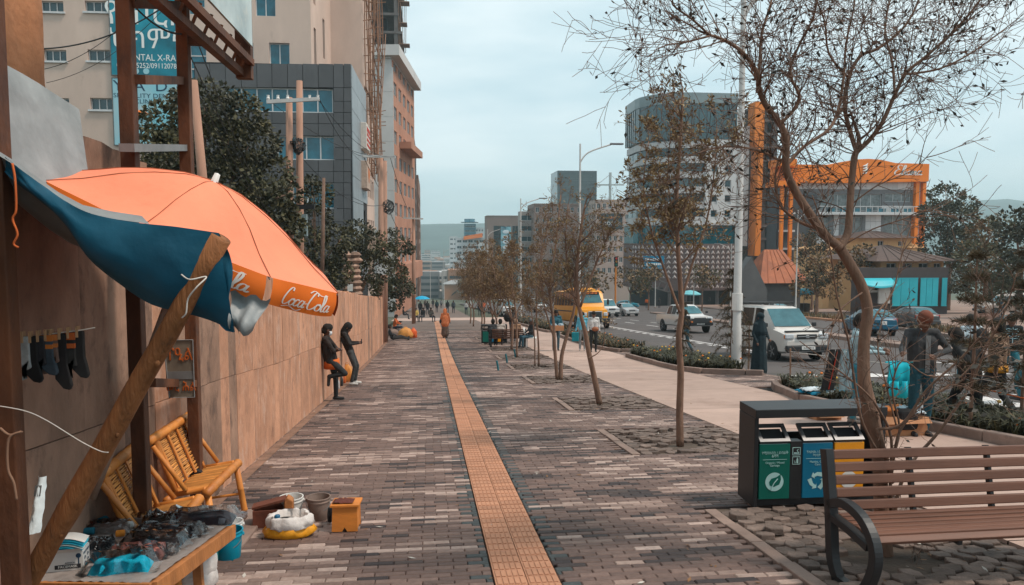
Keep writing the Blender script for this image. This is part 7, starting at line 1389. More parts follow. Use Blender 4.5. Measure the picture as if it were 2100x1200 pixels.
PIC = [(0, .45, .82, .82, .76, .7), (.06, .42, 1.02, 1.02, .85, .78), (1.2, .42, 1.1, 1.12, .88, .76), (1.8, .42, 1.12, 1.66, .88, .64), (2.2, .42, 1.12, 1.76, .88, .66), (3.1, .42, 1.12, 1.76, .88, .66), (3.4, .42, 1.12, 1.66, .88, .66), (3.5, .42, 1.12, 1.14, .88, .84), (5.1, .42, 1.1, 1.12, .87, .84)]
def pick_extra(t, bx):
    car_face(.42, 1.0, .85, plate='2-B47530')(t, bx); bx('load_bed', 0, 4.3, 1.13, 1.5, 1.4, .03, m_trim); bx('bull_bar', 0, -.16, .78, 1.3, .05, .3, m_trim, .02)
    for s in (-1, 1): bx('fog_lamp', s * .62, -.2, .72, .14, .05, .1, m_amb, .02)
q = at_road(1436, 684); vehicle('pickup_truck', 'white double cab pickup truck in the middle lane', (q.x, q.y, q.z), R(4), PIC, paintm('white', (.6, .57, .55)), (.95, 4.0), .38, ((1.9, 2.5), (2.6, 3.3)), (1.22, 1.85), (3.5, 3.4), extras=pick_extra, cat='pickup')
HAT = [(0, .3, .58, .58, .7, .62), (.1, .25, .76, .76, .82, .72), (.9, .22, .93, .95, .86, .72), (1.75, .22, .96, 1.4, .86, .58), (2.4, .22, .97, 1.48, .86, .6), (3.3, .22, 1.0, 1.42, .85, .58), (3.85, .25, 1.0, 1.04, .82, .66), (3.97, .35, .9, .9, .76, .7)]
def hatch(name, label, loc, rz, col, cn, group='vehicles on the road', z=None, rear=False):
    def ex(t, bx):
        if not rear: car_face(.25, .76, .8, bump=paintm(cn, col))(t, bx)
        else:
            for s in (-1, 1): bx('tail_light', s * .68, 3.9, .88, .26, .08, .2, m_redl, .03)
            bx('bumper', 0, 3.98, .5, 1.62, .14, .26, paintm(cn, col), .05); bx('number_plate', 0, 4.06, .74, .34, .02, .2, m_wht, .005); text('lettering', '2A', .1, m_dark, t, (0, 4.075, .74), rot=(R(90), 0, R(180)), ext=.001)
            for s in (-1, 1): bx('wing_mirror', s * .95, 1.3, 1.02, .16, .1, .13, paintm(cn, col), .03)
    return vehicle(name, label, loc, rz, HAT, paintm(cn, col), (.8, 3.2), .31, ((1.7, 2.3), (2.4, 3.15)), (.92, 1.78), (3.85, 3.35), extras=ex)
q = at_road(1297, 649); hatch('hatchback_car', 'silver hatchback approaching behind the yellow bus', q, R(6), (.32, .31, .31), 'silver')
q = at_road(1835, 690); hatch('hatchback_car', 'blue hatchback seen from behind near the median', (q.x, q.y + 3.9, gz(q.y + 3.9) - .12), R(170), (.0, .085, .15), 'blue', rear=True)
for o in bpy.data.objects:
    pass
q = at_road(1915, 678); hatch('saloon_car', 'dark grey car parked beyond the blue hatchback', (q.x, q.y + 4, gz(q.y + 4) - .12), R(175), (.05, .055, .06), 'charcoal', rear=True)
q = at_road(1622, 648); hatch('saloon_car', 'silver car passing behind the white van roof', (q.x, q.y, q.z), R(20), (.36, .37, .37), 'silver2')
q = at_road(1276, 641); hatch('saloon_car', 'dark car far behind the silver hatchback', (q.x - 1.0, q.y + 12, gz(q.y + 12) - .12), R(5), (.06, .06, .065), 'dark')
q = at_road(1310, 632); hatch('saloon_car', 'teal car in the far queue by the traffic signal', (q.x, q.y, q.z), R(70), (.0, .2, .28), 'teal')
SUV = [(0, .5, .9, .9, .8, .7), (.08, .45, 1.05, 1.05, .88, .78), (1.2, .42, 1.15, 1.17, .92, .8), (1.8, .42, 1.17, 1.75, .92, .68), (2.3, .42, 1.17, 1.84, .92, .7), (4.3, .42, 1.17, 1.84, .92, .7), (4.65, .45, 1.17, 1.3, .9, .78), (4.72, .5, 1.0, 1.0, .86, .78)]
for px, py, dz, rz, c, cn, lab in ((1880, 634, .0, R(60), (.55, .53, .52), 'suvwhite', 'white off-roader parked before the turquoise gates'), (2008, 650, .0, R(-95), (.4, .31, .26), 'suvbeige', 'beige off-roader parked beside the far bench'), (2085, 634, 0, R(-80), (.55, .53, .52), 'suvwhite', 'white car at the far right edge')):
    q = G(px, py); vehicle('off_roader', lab, (q.x, q.y, q.z), rz, SUV, paintm(cn, c), (.9, 3.75), .4, ((1.9, 2.6), (2.7, 3.5), (3.6, 4.25)), (1.2, 1.85), (4.68, 4.4), extras=car_face(.45, 1.04, .88), cat='car')
q = at_road(1256, 651); vehicle('minibus', 'white minibus following right beside the yellow bus', (q.x, q.y, q.z), R(3), VAN, paintm('white', (.6, .57, .55)), (.85, 3.75), .33, ((1.75, 2.4), (2.5, 3.4), (3.5, 4.4)), (.86, 1.66), (4.72, 4.4), extras=car_face(.3, .98, .82), cat='minibus')
for px, py, lab in ((1045, 648, 'white minibus far off behind the street trees'), (1110, 641, 'pale minibus behind the tree crowns left of the bus')): q = at_road(px, py); vehicle('minibus', lab, (q.x, q.y, q.z), R(4), VAN, paintm('white', (.6, .57, .55)), (.85, 3.75), .33, ((1.75, 2.4), (2.5, 4.4)), (.86, 1.66), (4.72, 4.4), extras=car_face(.3, .98, .82), cat='minibus')
# yellow bonneted bus
BUS = [(0, .5, 1.0, 1.0, .8, .7), (.08, .45, 1.35, 1.35, .95, .82), (1.2, .45, 1.5, 1.55, 1.02, .95), (1.35, .45, 1.55, 1.75, 1.12, 1.05), (1.7, .45, 1.6, 2.55, 1.16, 1.06), (1.9, .45, 1.6, 2.75, 1.18, 1.02), (2.4, .45, 1.6, 2.8, 1.18, 1.0), (8.4, .45, 1.6, 2.8, 1.18, 1.0), (8.6, .5, 1.6, 2.6, 1.14, .96), (8.66, .5, 1.5, 1.6, 1.1, 1.0)]
m_bus = M('bus_yellow', (.7, .27, .012), .4, .08, .8, spot=((.45, .16, .01), 1.5, .6, .5))
def bus_extra(t, bx):
    bx('grille', 0, -.02, 1.02, 1.05, .08, .5, m_rim, .04); bx('grille_mesh', 0, -.065, 1.02, .9, .02, .4, m_trim, .01); bx('bumper', 0, -.12, .62, 2.1, .2, .3, m_trim, .05)
    for s in (-1, 1): bx('headlight', s * .76, -.0, 1.05, .3, .12, .26, m_hl, .04); bx('indicator', s * .93, .02, 1.05, .1, .1, .16, m_amb, .02); bx('wing_mirror', s * 1.32, 1.25, 1.9, .14, .12, .4, m_trim, .03)
    bx('destination_board', 0, 1.68, 2.56, 1.5, .16, .2, m_dark, .02); bars(t, m_orp, [(-.6, .6, 1.59, 2.56, .12, 4)])
    b = MB(); b.lathe([(.001, .2), (.35, .17), (.62, .06), (.7, 0)], 18, (0, 2.3, 2.8), sy=.7); b.build('roof_dome', m_bus, t, smooth=True); b = MB(); b.lathe([(.001, .22), (.3, .18), (.5, .05), (.55, 0)], 14, (0, 6.5, 2.8), sy=.6); b.build('roof_dome', m_bus, t, smooth=True)
    for s in (-.85, .85): bx('marker_lamp', s, 2.0, 2.86, .12, .1, .08, m_amb, .02)
    bx('side_stripe', -1.19, 5.2, 1.25, .02, 6, .08, m_trim, .004); bx('number_plate', 0, -.225, .62, .5, .015, .12, m_wht, .004)
q = at_road(1221, 675); vehicle('school_bus', 'yellow orange bonneted bus standing behind the thin trees', (q.x, q.y, q.z), R(3), BUS, m_bus, (1.0, 6.6), .46, [(2.0 + .95 * k, 2.0 + .95 * k + .82) for k in range(7)], (1.36, 1.72), (8.66, 8.45), extras=bus_extra, cat='bus')
# ================================================================== people
import numpy as np
def capsule(b, p, q, r0, r1, n=10):
    p = Vector(p); q = Vector(q); d = (q - p); L = d.length; d = d.normalized() if L > 1e-6 else Vector((0, 0, 1)); pts, rad = [], []
    for k in range(4): a = math.pi / 2 * k / 4; pts.append(p - d * r0 * math.cos(a)); rad.append(max(1e-4, r0 * math.sin(a)))
    pts.append(p); rad.append(r0)
    if L > 1e-6: pts.append(q); rad.append(r1)
    for k in range(1, 5): a = math.pi / 2 * k / 4; pts.append(q + d * r1 * math.sin(a)); rad.append(max(1e-4, r1 * math.cos(a)))
    b.tube(pts, rad, n)
DEF = dict(pel=(0, 0, .93), che=(0, .0, 1.26), nek=(0, .01, 1.44), hed=(0, -.02, 1.575), shL=(.175, .01, 1.40), shR=(-.175, .01, 1.40), elL=(.235, .03, 1.13), elR=(-.235, .03, 1.13), wrL=(.23, -.07, .90), wrR=(-.23, -.07, .90), hiL=(.085, 0, .90), hiR=(-.085, 0, .90), knL=(.1, -.02, .49), knR=(-.1, -.02, .49), anL=(.1, .03, .07), anR=(-.1, .03, .07))
SKIN = M('skin', (.13, .058, .035), .6, .12, 12)
PEOPLE = []
def flush_people():
    dg = bpy.context.evaluated_depsgraph_get()
    for tmp, mats, C, t in PEOPLE:
        me = bpy.data.meshes.new_from_object(tmp.evaluated_get(dg)); me.materials.clear()
        for m in mats: me.materials.append(m)
        n = len(me.polygons); fc = np.empty(n * 3); me.polygons.foreach_get('center', fc); fc = fc.reshape(-1, 3); best = np.full(n, 9e9); idx = np.zeros(n, int)
        for p, q, r0, r1, mi in C:
            p_, d_ = np.array(p), np.array(q - p); L2 = max(1e-12, d_ @ d_); tt = np.clip(((fc - p_) @ d_) / L2, 0, 1); ds = np.linalg.norm(fc - p_ - tt[:, None] * d_, axis=1) - (r0 + (r1 - r0) * tt); w = ds < best; best[w] = ds[w]; idx[w] = mi
        me.polygons.foreach_set('material_index', idx.astype(np.int32)); me.polygons.foreach_set('use_smooth', np.ones(n, bool)); me.name = 'person'
        o = bpy.data.objects.new('body', me); COL.objects.link(o); o.parent = t
    for tmp, *_ in PEOPLE: bpy.data.objects.remove(tmp)
def person(label, loc, rz, top, bot, H=1.7, pose=None, hair=None, shoes=(.03, .03, .03), skin=None, extra=(), vox=.02, group=None, parts=None, topm=None, bare_arms=False, tilt=None, hood=None, bulk=1.):
    J = {k: Vector(v) for k, v in DEF.items()}
    for k, v in (pose or {}).items(): J[k] = Vector(v)
    mats = [skin or SKIN, topm or M('top_%03d_%03d_%03d' % tuple(int(c * 999) for c in top), top, .85, .35, 9, .8, bscale=14), M('bot_%03d_%03d_%03d' % tuple(int(c * 999) for c in bot), bot, .85, .35, 9, .8, bscale=14), M('shoe_%03d' % int(shoes[0] * 999), shoes, .7), M('hair_%03d_%03d_%03d' % tuple(int(c * 999) for c in (hair or (.015, .012, .01))), hair or (.015, .012, .01), .9)]
    C = []; k_ = bulk
    def add(p, q, r0, r1, mi): C.append((Vector(p), Vector(q), r0, r1, mi))
    up = (J['che'] - J['pel']).normalized(); sd = (J['shL'] - J['shR']).normalized()
    for s in (-1, 1): add(J['pel'] + sd * .065 * s * k_ + up * .02, J['che'] + sd * .085 * s * k_, .1 * k_, .1 * k_, 1)
    add(J['shL'], J['shR'], .062, .062, 1); add(J['che'], J['nek'] - up * .02, .1, .06, 1); add(J['nek'] - up * .05, J['hed'] - up * .04, .052, .05, 0)
    hu = (J['hed'] - J['nek']).normalized(); hf = J.get('face', None)
    fw = Vector(pose['look']).normalized() if pose and 'look' in pose else Vector((0, -1, 0)); fw = (fw - hu * fw.dot(hu)).normalized()
    h = J['hed']; add(h - hu * .05 + fw * .015, h + hu * .05, .075, .088, 0); add(h - hu * .085 + fw * .05, h - hu * .06 + fw * .045, .042, .05, 0); add(h - hu * .01 + fw * .09, h - hu * .035 + fw * .1, .014, .018, 0)
    es = hu.cross(fw); 
    for s in (-1, 1): add(h + es * .086 * s - hu * .02, h + es * .088 * s + hu * .01, .016, .018, 0)
    add(h + hu * .045 - fw * .02, h + hu * .06 + fw * .015, .098, .09, 4); add(h - hu * .02 - fw * .04, h + hu * .03 - fw * .03, .082, .09, 4)
    if hood: add(h - hu * .1 - fw * .03, h + hu * .05 - fw * .025, .1, .107, 4); add(h - hu * .12, h - hu * .17, .1, .11, 4)
    for S in 'LR':
        sl = 1 if not bare_arms else 0; add(J['sh' + S], J['el' + S], .054 * k_, .044, 1); add(J['el' + S], J['wr' + S], .043, .034, sl)
        d = (J['wr' + S] - J['el' + S]).normalized(); hw = J['wr' + S] + d * .05; add(J['wr' + S], hw, .028, .032, 0); sx_ = d.orthogonal().normalized(); s2 = d.cross(sx_)
        for i in range(4): f = hw + sx_ * (-.027 + .018 * i); add(f + d * .015, f + d * (.065 - .006 * abs(i - 1.4)) + s2 * .015, .0105, .009, 0)
        add(hw - sx_ * .03 - d * .03, hw - sx_ * .05 + d * .012 + s2 * .015, .012, .0095, 0)
        add(J['pel'] + (J['hi' + S] - J['pel']) * .8, J['hi' + S], .1 * k_, .1 * k_, 2); add(J['hi' + S], J['kn' + S], .092 * k_, .062, 2); add(J['kn' + S], J['an' + S] + (J['kn' + S] - J['an' + S]).normalized() * .05, .06, .05, 2)
        a = J['an' + S]; ft = Vector(pose['ft' + S]) if pose and 'ft' + S in pose else Vector((0, -1, 0)); sh = (J['kn' + S] - a).normalized(); ft = ft.normalized(); add(a - ft * .035 - Vector((0, 0, .025)), a + ft * .15 - Vector((0, 0, .035)), .042, .034, 3); add(a, a + sh * .04, .042, .04, 3)
    for e in extra: add(*e)
    b = MB()
    for p, q, r0, r1, mi in C: capsule(b, p, q, r0, r1)
    s = H / 1.70; tmp = b.build('person_tmp', mats[0]); md = tmp.modifiers.new('r', 'REMESH'); md.mode = 'VOXEL'; md.voxel_size = vox; md.use_smooth_shade = True; sm = tmp.modifiers.new('s', 'SMOOTH'); sm.factor = .5; sm.iterations = 2
    t = thing('person', loc, label, 'person', group, rz); t.scale = (s, s, s)
    if tilt: t.rotation_euler = (*tilt, rz)
    PEOPLE.append((tmp, mats, C, t))
    if vox < .018:
        for sg in (-1, 1): e = MB(); e.ell(h + fw * .083 + es * .032 * sg + hu * .012, (.011, .011, .007), 8); e.build('eye', M('eye_dark', (.02, .015, .012), .3), t)
        e = MB(); e.ell(h + fw * .094 - hu * .072, (.022, .01, .007), 8); e.build('mouth', M('lip', (.12, .04, .03), .5), t)
    if parts: parts(t, h, fw, hu, J)
    return t
def mask_part(c=(.6, .62, .64)):
    def f(t, h, fw, hu, J):
        b = MB(); es = hu.cross(fw); b.grid([[h + fw * (.115 - .06 * (u * u) - .02 * (v * v)) + es * .075 * u - hu * (.055 + .045 * v) for u in (-1, -.6, -.2, .2, .6, 1)] for v in (-1, -.4, .2, 1)]); b.build('face_mask', M('mask_%d' % int(c[0] * 99), c, .8), t, smooth=True).modifiers.new('s', 'SOLIDIFY').thickness = .008
    return f
gy = lambda x, y, dz=0.: (x, y, gz(y) + dz)
V = lambda *a: Vector(a)
WALK = dict(knL=(.1, -.2, .5), anL=(.1, -.22, .08), knR=(-.1, .05, .48), anR=(-.1, .32, .16), ftR=(0, -.8, -.6), elL=(.25, .12, 1.13), wrL=(.24, .1, .9), wrR=(-.24, -.2, .93))
AWAY = dict(look=(0, -1, 0))
# leaning woman and man by the wall (faces +X)
person('woman in black jacket and orange top leaning on the wall with one foot up', gy(-1.97, 15.5), R(90), (.022, .014, .012), (.018, .02, .022), 1.6, dict(pel=(0, .04, .9), che=(0, .12, 1.24), nek=(0, .13, 1.42), hed=(0, .09, 1.555), shL=(.17, .12, 1.38), shR=(-.17, .12, 1.38), elL=(.22, -.06, 1.13), elR=(-.22, -.06, 1.13), wrL=(-.1, -.13, 1.14), wrR=(.1, -.15, 1.11), hiL=(.085, .03, .9), hiR=(-.085, .03, .9), knR=(-.1, -.28, .62), anR=(-.1, .06, .56), ftR=(0, .1, -1), knL=(.08, -.06, .48), anL=(.08, -.06, .08), look=(.25, -1, -.1)), shoes=(.015, .015, .016), vox=.014, extra=((V(0, .06, 1.05), V(0, .03, .9), .15, .155, 1),), parts=lambda t, h, fw, hu, J: (mask_part()(t, h, fw, hu, J), (lambda b: (b.lathe([(.16, .93), (.168, .84), (.172, .72), (.15, .74)], 18, (0, .01, 0)), b.build('shirt_hem', M('shirt_orange', (.6, .13, .02), .8, .2, 9), t, smooth=True)))(MB()), (lambda b: (b.ell(h - fw * .09 - hu * .03, (.06, .06, .06), 10), b.build('hair_bun', M('hair_015_012_010', (.015, .012, .01)), t, smooth=True)))(MB())))
person('man in black jacket and hood leaning on the wall looking at his hands', gy(-1.96, 18.9), R(90), (.018, .014, .013), (.045, .047, .048), 1.58, dict(pel=(0, .0, .92), che=(0, .14, 1.24), nek=(0, .14, 1.42), hed=(0, .06, 1.54), shL=(.17, .13, 1.38), shR=(-.17, .13, 1.38), elL=(.21, .0, 1.12), elR=(-.21, .0, 1.12), wrL=(.07, -.22, 1.14), wrR=(-.05, -.22, 1.13), hiL=(.085, 0, .9), hiR=(-.085, 0, .9), knR=(-.1, -.13, .5), anR=(-.1, -.03, .08), knL=(.1, -.17, .5), anL=(.1, -.1, .08), look=(0, -.8, -.6)), shoes=(.55, .53, .5), vox=.018, hair=(.012, .011, .011), hood=True, parts=lambda t, h, fw, hu, J: (lambda b: (b.box((0.0, -.3, 1.17), (.07, .02, .13)), b.build('phone', m_dark, t)))(MB()))
def bag(label, loc, w, d, h, mat, seed, name='bag', cat='bag'):
    t = thing(name, loc, label, cat); b = MB(); n = 22; rows = []
    for k, (r, z) in enumerate(((.75, 0), (1, .1), (1.02, .35), (.9, .65), (.62, .85), (.3, .93), (.2, 1.0))): rows.append([(w / 2 * r * math.copysign(abs(math.cos(a)) ** .7, math.cos(a)) * (1 + .4 * nval(math.cos(a) * 3.3, math.sin(a) * 3.3, k * .9 + seed)), d / 2 * r * math.copysign(abs(math.sin(a)) ** .7, math.sin(a)) * (1 + .4 * nval(math.cos(a) * 3.3, math.sin(a) * 3.3, k * .9 + seed)), h * z) for a in [2 * math.pi * j / n for j in range(n)]])
    b.grid(rows, closed=True); b.add(rows[0], [tuple(range(n - 1, -1, -1))]); b.add(rows[-1], [tuple(range(n))]); b.build('body', mat, t, smooth=True); b = MB(); b.tube([(w * .12 * math.cos(a), 0, h * .98 + h * .12 * math.sin(a)) for a in [math.pi * k / 8 for k in range(9)]], .008, 5); b.build('handle', mat, t); return t
m_ybag = M('bag_tan', (.6, .24, .05), .6, .2, 5, .4, bscale=12); m_rbag = M('bag_red', (.65, .1, .015), .5, .15, 5, .4, bscale=12)
q = G(712, 783); bag('tan yellow plastic bag standing by the leaning man', (q.x, q.y, q.z), .34, .22, .46, m_ybag, 1)
for px, py, c, lab, sd in ((693, 798, (.5, .5, .5), 'small white packet beside the leaning woman', 2), (700, 792, (.03, .03, .03), 'small black packet beside the leaning woman', 3), (706, 786, (.6, .14, .03), 'small orange packet behind the leaning woman', 4)): q = G(px, py); bag(lab, q, .09, .09, .24, M('packet_%d' % sd, c, .6), sd, 'packet', 'packet')
# people farther along the wall
person('person in dark clothes sitting on the ground against the wall end', gy(-1.98, 40.3), R(95), (.03, .028, .03), (.03, .028, .028), 1.65, dict(pel=(0, .0, .14), che=(0, .12, .45), nek=(0, .14, .62), hed=(0, .12, .75), shL=(.17, .13, .58), shR=(-.17, .13, .58), elL=(.24, .02, .35), elR=(-.24, .02, .35), wrL=(.1, -.2, .3), wrR=(-.1, -.2, .3), hiL=(.09, -.05, .13), hiR=(-.09, -.05, .13), knL=(.1, -.48, .22), anL=(.1, -.88, .08), knR=(-.1, -.48, .15), anR=(-.1, -.9, .08), ftL=(0, -.2, 1), ftR=(0, -.2, 1)), vox=.024)
person('person in red and orange shirt sitting on a rock past the wall', gy(-2.1, 45.5), R(80), (.5, .1, .02), (.03, .035, .05), 1.7, dict(pel=(0, 0, .5), che=(0, -.06, .82), nek=(0, -.08, 1.0), hed=(0, -.12, 1.12), shL=(.17, -.07, .96), shR=(-.17, -.07, .96), elL=(.22, -.2, .74), elR=(-.22, -.2, .74), wrL=(.08, -.4, .68), wrR=(-.08, -.4, .68), hiL=(.09, -.02, .48), hiR=(-.09, -.02, .48), knL=(.12, -.42, .5), anL=(.12, -.45, .08), knR=(-.12, -.42, .5), anR=(-.12, -.7, .1)), vox=.026)
b = MB(); b.ell((0, 0, .18), (.5, .5, .3), 12); o = b.build('boulder', m_kerb, smooth=True); o.location = gy(-2.2, 45.6); tag(o, 'rounded boulder seat past the end of the wall', 'rock')
q = G(832, 694); bag('bundle of golden bags beside the seated person', q, .75, .45, .62, m_ybag, 7); q = G(848, 693); bag('bright red shopping bag beside the golden bundle', q, .4, .3, .55, m_rbag, 9)
person('woman in orange headscarf and cape with patterned long skirt walking away', gy(.85, 41.6), R(180), (.62, .17, .06), (.13, .08, .06), 1.62, dict(elL=(.26, 0, 1.14), elR=(-.26, 0, 1.14), wrL=(.28, -.05, .95), wrR=(-.28, -.05, .95)), hair=(.62, .17, .06), hood=True, vox=.022, extra=((V(0, 0, 1.2), V(0, 0, .85), .2, .25, 1), (V(0, 0, .9), V(0, 0, .28), .17, .24, 2)), parts=lambda t, h, fw, hu, J: (lambda b: (b.ell((.26, .02, 1.0), (.07, .1, .12), 8), b.build('shoulder_bag', m_blk, t)))(MB()))
# bench sitters seen from behind and neighbours
SIT = dict(pel=(0, 0, .52), che=(0, .04, .86), nek=(0, .04, 1.04), hed=(0, .01, 1.17), shL=(.18, .05, 1.0), shR=(-.18, .05, 1.0), elL=(.23, -.05, .75), elR=(-.23, -.05, .75), wrL=(.12, -.3, .62), wrR=(-.12, -.3, .62), hiL=(.09, -.03, .5), hiR=(-.09, -.03, .5), knL=(.12, -.45, .5), anL=(.12, -.46, .08), knR=(-.12, -.45, .5), anR=(-.12, -.5, .08))
bx_ = G(1078, 712).x
for dx, c, hr, lab in ((-1.12, (.5, .43, .38), None, 'person in cream shirt sitting on the far bench'), (-.42, (.3, .17, .1), (.35, .22, .15), 'person in brown clothes and scarf sitting on the far bench'), (-1.45, (.06, .06, .065), None, 'person in dark top beside the far bench end')):
    person(lab, gy(bx_ + dx, 33.75), R(180), c, (.04, .04, .05), 1.68, SIT, hair=hr, vox=.024, group='people around the far bench')
q = G(1083, 712); ch = thing('plastic_chair', gy(q.x + .1, 33.2), 'white plastic chair beside the far bench', 'chair', rz=R(75)); 
for dx in (-.2, .2):
    for dy in (-.2, .2): b = MB(); b.tube([(dx, dy, 0), (dx * .95, dy, .43)], .02, 6); b.build('leg', m_wht, ch)
b = MB(); b.box((0, 0, .44), (.46, .46, .04)); b.build('seat', m_wht, ch, bevel=.015); b = MB(); b.grid([[(.22 * math.sin(u), .2 + .06 * math.cos(u) + .1 * v, .46 + .42 * v) for u in (-1.3, -.8, -.3, .3, .8, 1.3)] for v in (0, .5, 1)]); b.build('backrest', m_wht, ch, smooth=True).modifiers.new('s', 'SOLIDIFY').thickness = .015
person('person in dark jacket and grey cap sitting on the plastic chair', gy(q.x + .1, 33.2), R(-75), (.025, .025, .028), (.03, .08, .11), 1.7, SIT, hair=(.12, .12, .12), vox=.022, group='people around the far bench')
q = G(1052, 700); person('standing man with a big dark bag behind the far bench', gy(q.x, q.y), R(170), (.06, .05, .048), (.05, .06, .08), 1.75, dict(elL=(.3, .05, 1.18), wrL=(.34, -.05, 1.0)), vox=.024, bulk=1.2, parts=lambda t, h, fw, hu, J: (lambda b: (b.ell((.25, .1, 1.2), (.22, .2, .24), 10), b.build('duffel', m_blk, t, smooth=True)))(MB()), group='people around the far bench')
# three standing near the path
HOLD = dict(elL=(.25, -.02, 1.12), elR=(-.25, -.02, 1.12), wrL=(.17, -.25, 1.06), wrR=(-.17, -.25, 1.06))
q = G(1140, 719); person('vendor in teal jacket holding a cardboard tray by the twin stemmed tree', q, R(0), (.02, .09, .12), (.05, .1, .13), 1.72, dict(HOLD), vox=.02, parts=lambda t, h, fw, hu, J: (lambda b: (b.box((0, -.32, .98), (.5, .3, .2)), b.build('tray', M('cardboard', (.42, .19, .09), .8), t), [(lambda m: (m.ell((x, -.32, 1.1), (.13, .12, .08), 8), m.build('goods', M('goods_grey', (.25, .32, .36), .7, .5, 20), t)))(MB()) for x in (-.14, .14)]))(MB()), group='people standing on the concrete path')
q = G(1194, 719); person('woman in blue with face mask carrying a teal bag', q, R(-15), (.12, .4, .52), (.25, .27, .28), 1.62, dict(wrR=(-.28, -.1, .88)), vox=.02, parts=lambda t, h, fw, hu, J: (mask_part((.02, .42, .55))(t, h, fw, hu, J), (lambda b: (b.box((-.3, -.12, .62), (.3, .12, .4)), b.build('shopping_bag', M('bag_teal', (.0, .22, .27), .6), t, bevel=.02)))(MB())), shoes=(.3, .28, .27), group='people standing on the concrete path')
q = G(1217, 722); person('man in white patterned shirt with brown waist bag', q, R(-5), (.5, .48, .46), (.02, .02, .02), 1.66, None, vox=.02, topm=M('shirt_patterned', (.55, .53, .51), .8, .1, 6, spot=((.04, .04, .04), 16, .54, .9)), parts=lambda t, h, fw, hu, J: (lambda b: (b.ell((.05, -.15, .98), (.15, .07, .1), 10), b.build('waist_bag', M('bag_brown', (.3, .1, .04), .6), t, smooth=True)))(MB()), group='people standing on the concrete path')
q = G(1404, 725); person('man in black top walking behind the slim olive tree', q, R(200), (.015, .015, .016), (.02, .06, .08), 1.72, WALK, vox=.022)
# woman in long black veil
q = G(1556, 765); ab = (.006, .018, .024)
person('woman in long black veil and robe standing at the kerb by the van', q, R(25), ab, ab, 1.66, dict(wrL=(.16, -.2, .98), elL=(.27, -.02, 1.12), wrR=(-.22, -.1, .9)), hair=ab, hood=True, vox=.018, extra=((V(0, 0, 1.15), V(0, 0, .1), .17, .24, 1), (V(0, .0, 1.42), V(0, 0, 1.2), .14, .2, 4), (V(0, -.035, 1.52), V(0, -.03, 1.44), .09, .11, 4)))
# sellers
q = G(1752, 868); person('seller in pale jacket and jeans holding trousers over his arm behind the trunk', q, R(60), (.3, .42, .46), (.03, .19, .26), 1.72, dict(elL=(.24, -.12, 1.15), wrL=(.16, -.36, 1.14), elR=(-.24, -.1, 1.15), wrR=(-.12, -.36, 1.13), hed=(0, -.05, 1.57)), shoes=(.12, .1, .09), vox=.015)
for dx, c, rr_, lab in ((-.05, (.012, .012, .013), .11, 'black trousers with red stripe hanging from the seller'), (.12, (.3, .42, .46), .1, 'pale blue trousers hanging from the seller')):
    p = Vector((q.x - .36 + dx, q.y - .12, gz(q.y))); t = thing('hanging_trousers', p, lab, 'clothes')
    for s in (-1, 1): b = MB(); b.grid([[(s * .05 + rr_ * .5 * math.cos(a) * (.8 + .3 * f) - .12 * f * (1 if dx < 0 else 0), .03 * math.sin(a), 1.18 - .62 * f) for a in [2 * math.pi * k / 10 for k in range(10)]] for f in (0, .25, .5, .75, 1)], closed=True); b.build('trouser_leg', M('cloth_%d' % int(c[2] * 999), c, .85, .2, 9), t, smooth=True)
    if dx < 0: b = MB(); b.bar((.0, -.045, 1.15), (-.12, -.045, .58), .02, .004); b.build('stripe', m_red, t)
q = G(1884, 893); q2 = Vector(q)
person('seller in dark jacket and red cap holding up turquoise shorts', q, R(-8), (.03, .03, .032), (.006, .05, .07), 1.76, dict(elL=(.3, -.1, 1.18), elR=(-.32, -.12, 1.2), wrL=(-.05, -.4, 1.14), wrR=(-.44, -.38, 1.18), hed=(0, -.05, 1.57), look=(-.2, -1, -.15)), hair=(.15, .045, .025), shoes=(.02, .02, .022), vox=.013, bulk=1.08, parts=lambda t, h, fw, hu, J: (lambda b: (b.grid([[(-.03 + .1 * u * u, -.155 - .0 * v, 1.38 - .5 * v) for u in (-.8, 0, .8)] for v in (0, .5, 1)]), b.build('shirt_front', M('shirt_grey', (.3, .3, .3), .8), t)))(MB()))
t = thing('turquoise_shorts', Vector((P(1843, 765, q2.y - .4).x, q2.y - .4, gz(q2.y) + .12)), 'bright turquoise shorts held open by the seller', 'shorts'); m_tsh = M('shorts_turquoise', (.0, .38, .47), .8, .1, 6); W = .4; t.scale = (.74, 1, .85)
b = MB(); b.grid([[((u - .5) * W * (1 + .1 * v), .03 * math.sin(u * 9) * v + .03 * math.sin(math.pi * u), 1.16 - .34 * v) for u in [k / 12 for k in range(13)]] for v in (0, .3, .6, 1)]); b.build('seat_panel', m_tsh, t, smooth=True).modifiers.new('s', 'SOLIDIFY').thickness = .02
for s in (-1, 1): b = MB(); b.grid([[(s * .11 + (u - .5) * .2, .03 * math.sin(u * 7 + s) - .005, .87 - .24 * v - (.03 if s > 0 else 0) * v) for u in [k / 8 for k in range(9)]] for v in (0, .5, 1)]); b.build('leg_panel', m_tsh, t, smooth=True).modifiers.new('s', 'SOLIDIFY').thickness = .008
b = MB(); b.tube([(-.26, 0, 1.17), (0, .03, 1.175), (.26, 0, 1.17)], .012, 6); b.build('waistband', m_tsh, t)
m_cb = M('cardboard', (.42, .19, .09), .8, .2, 4, spot=((.25, .1, .05), 4, .58, .6))
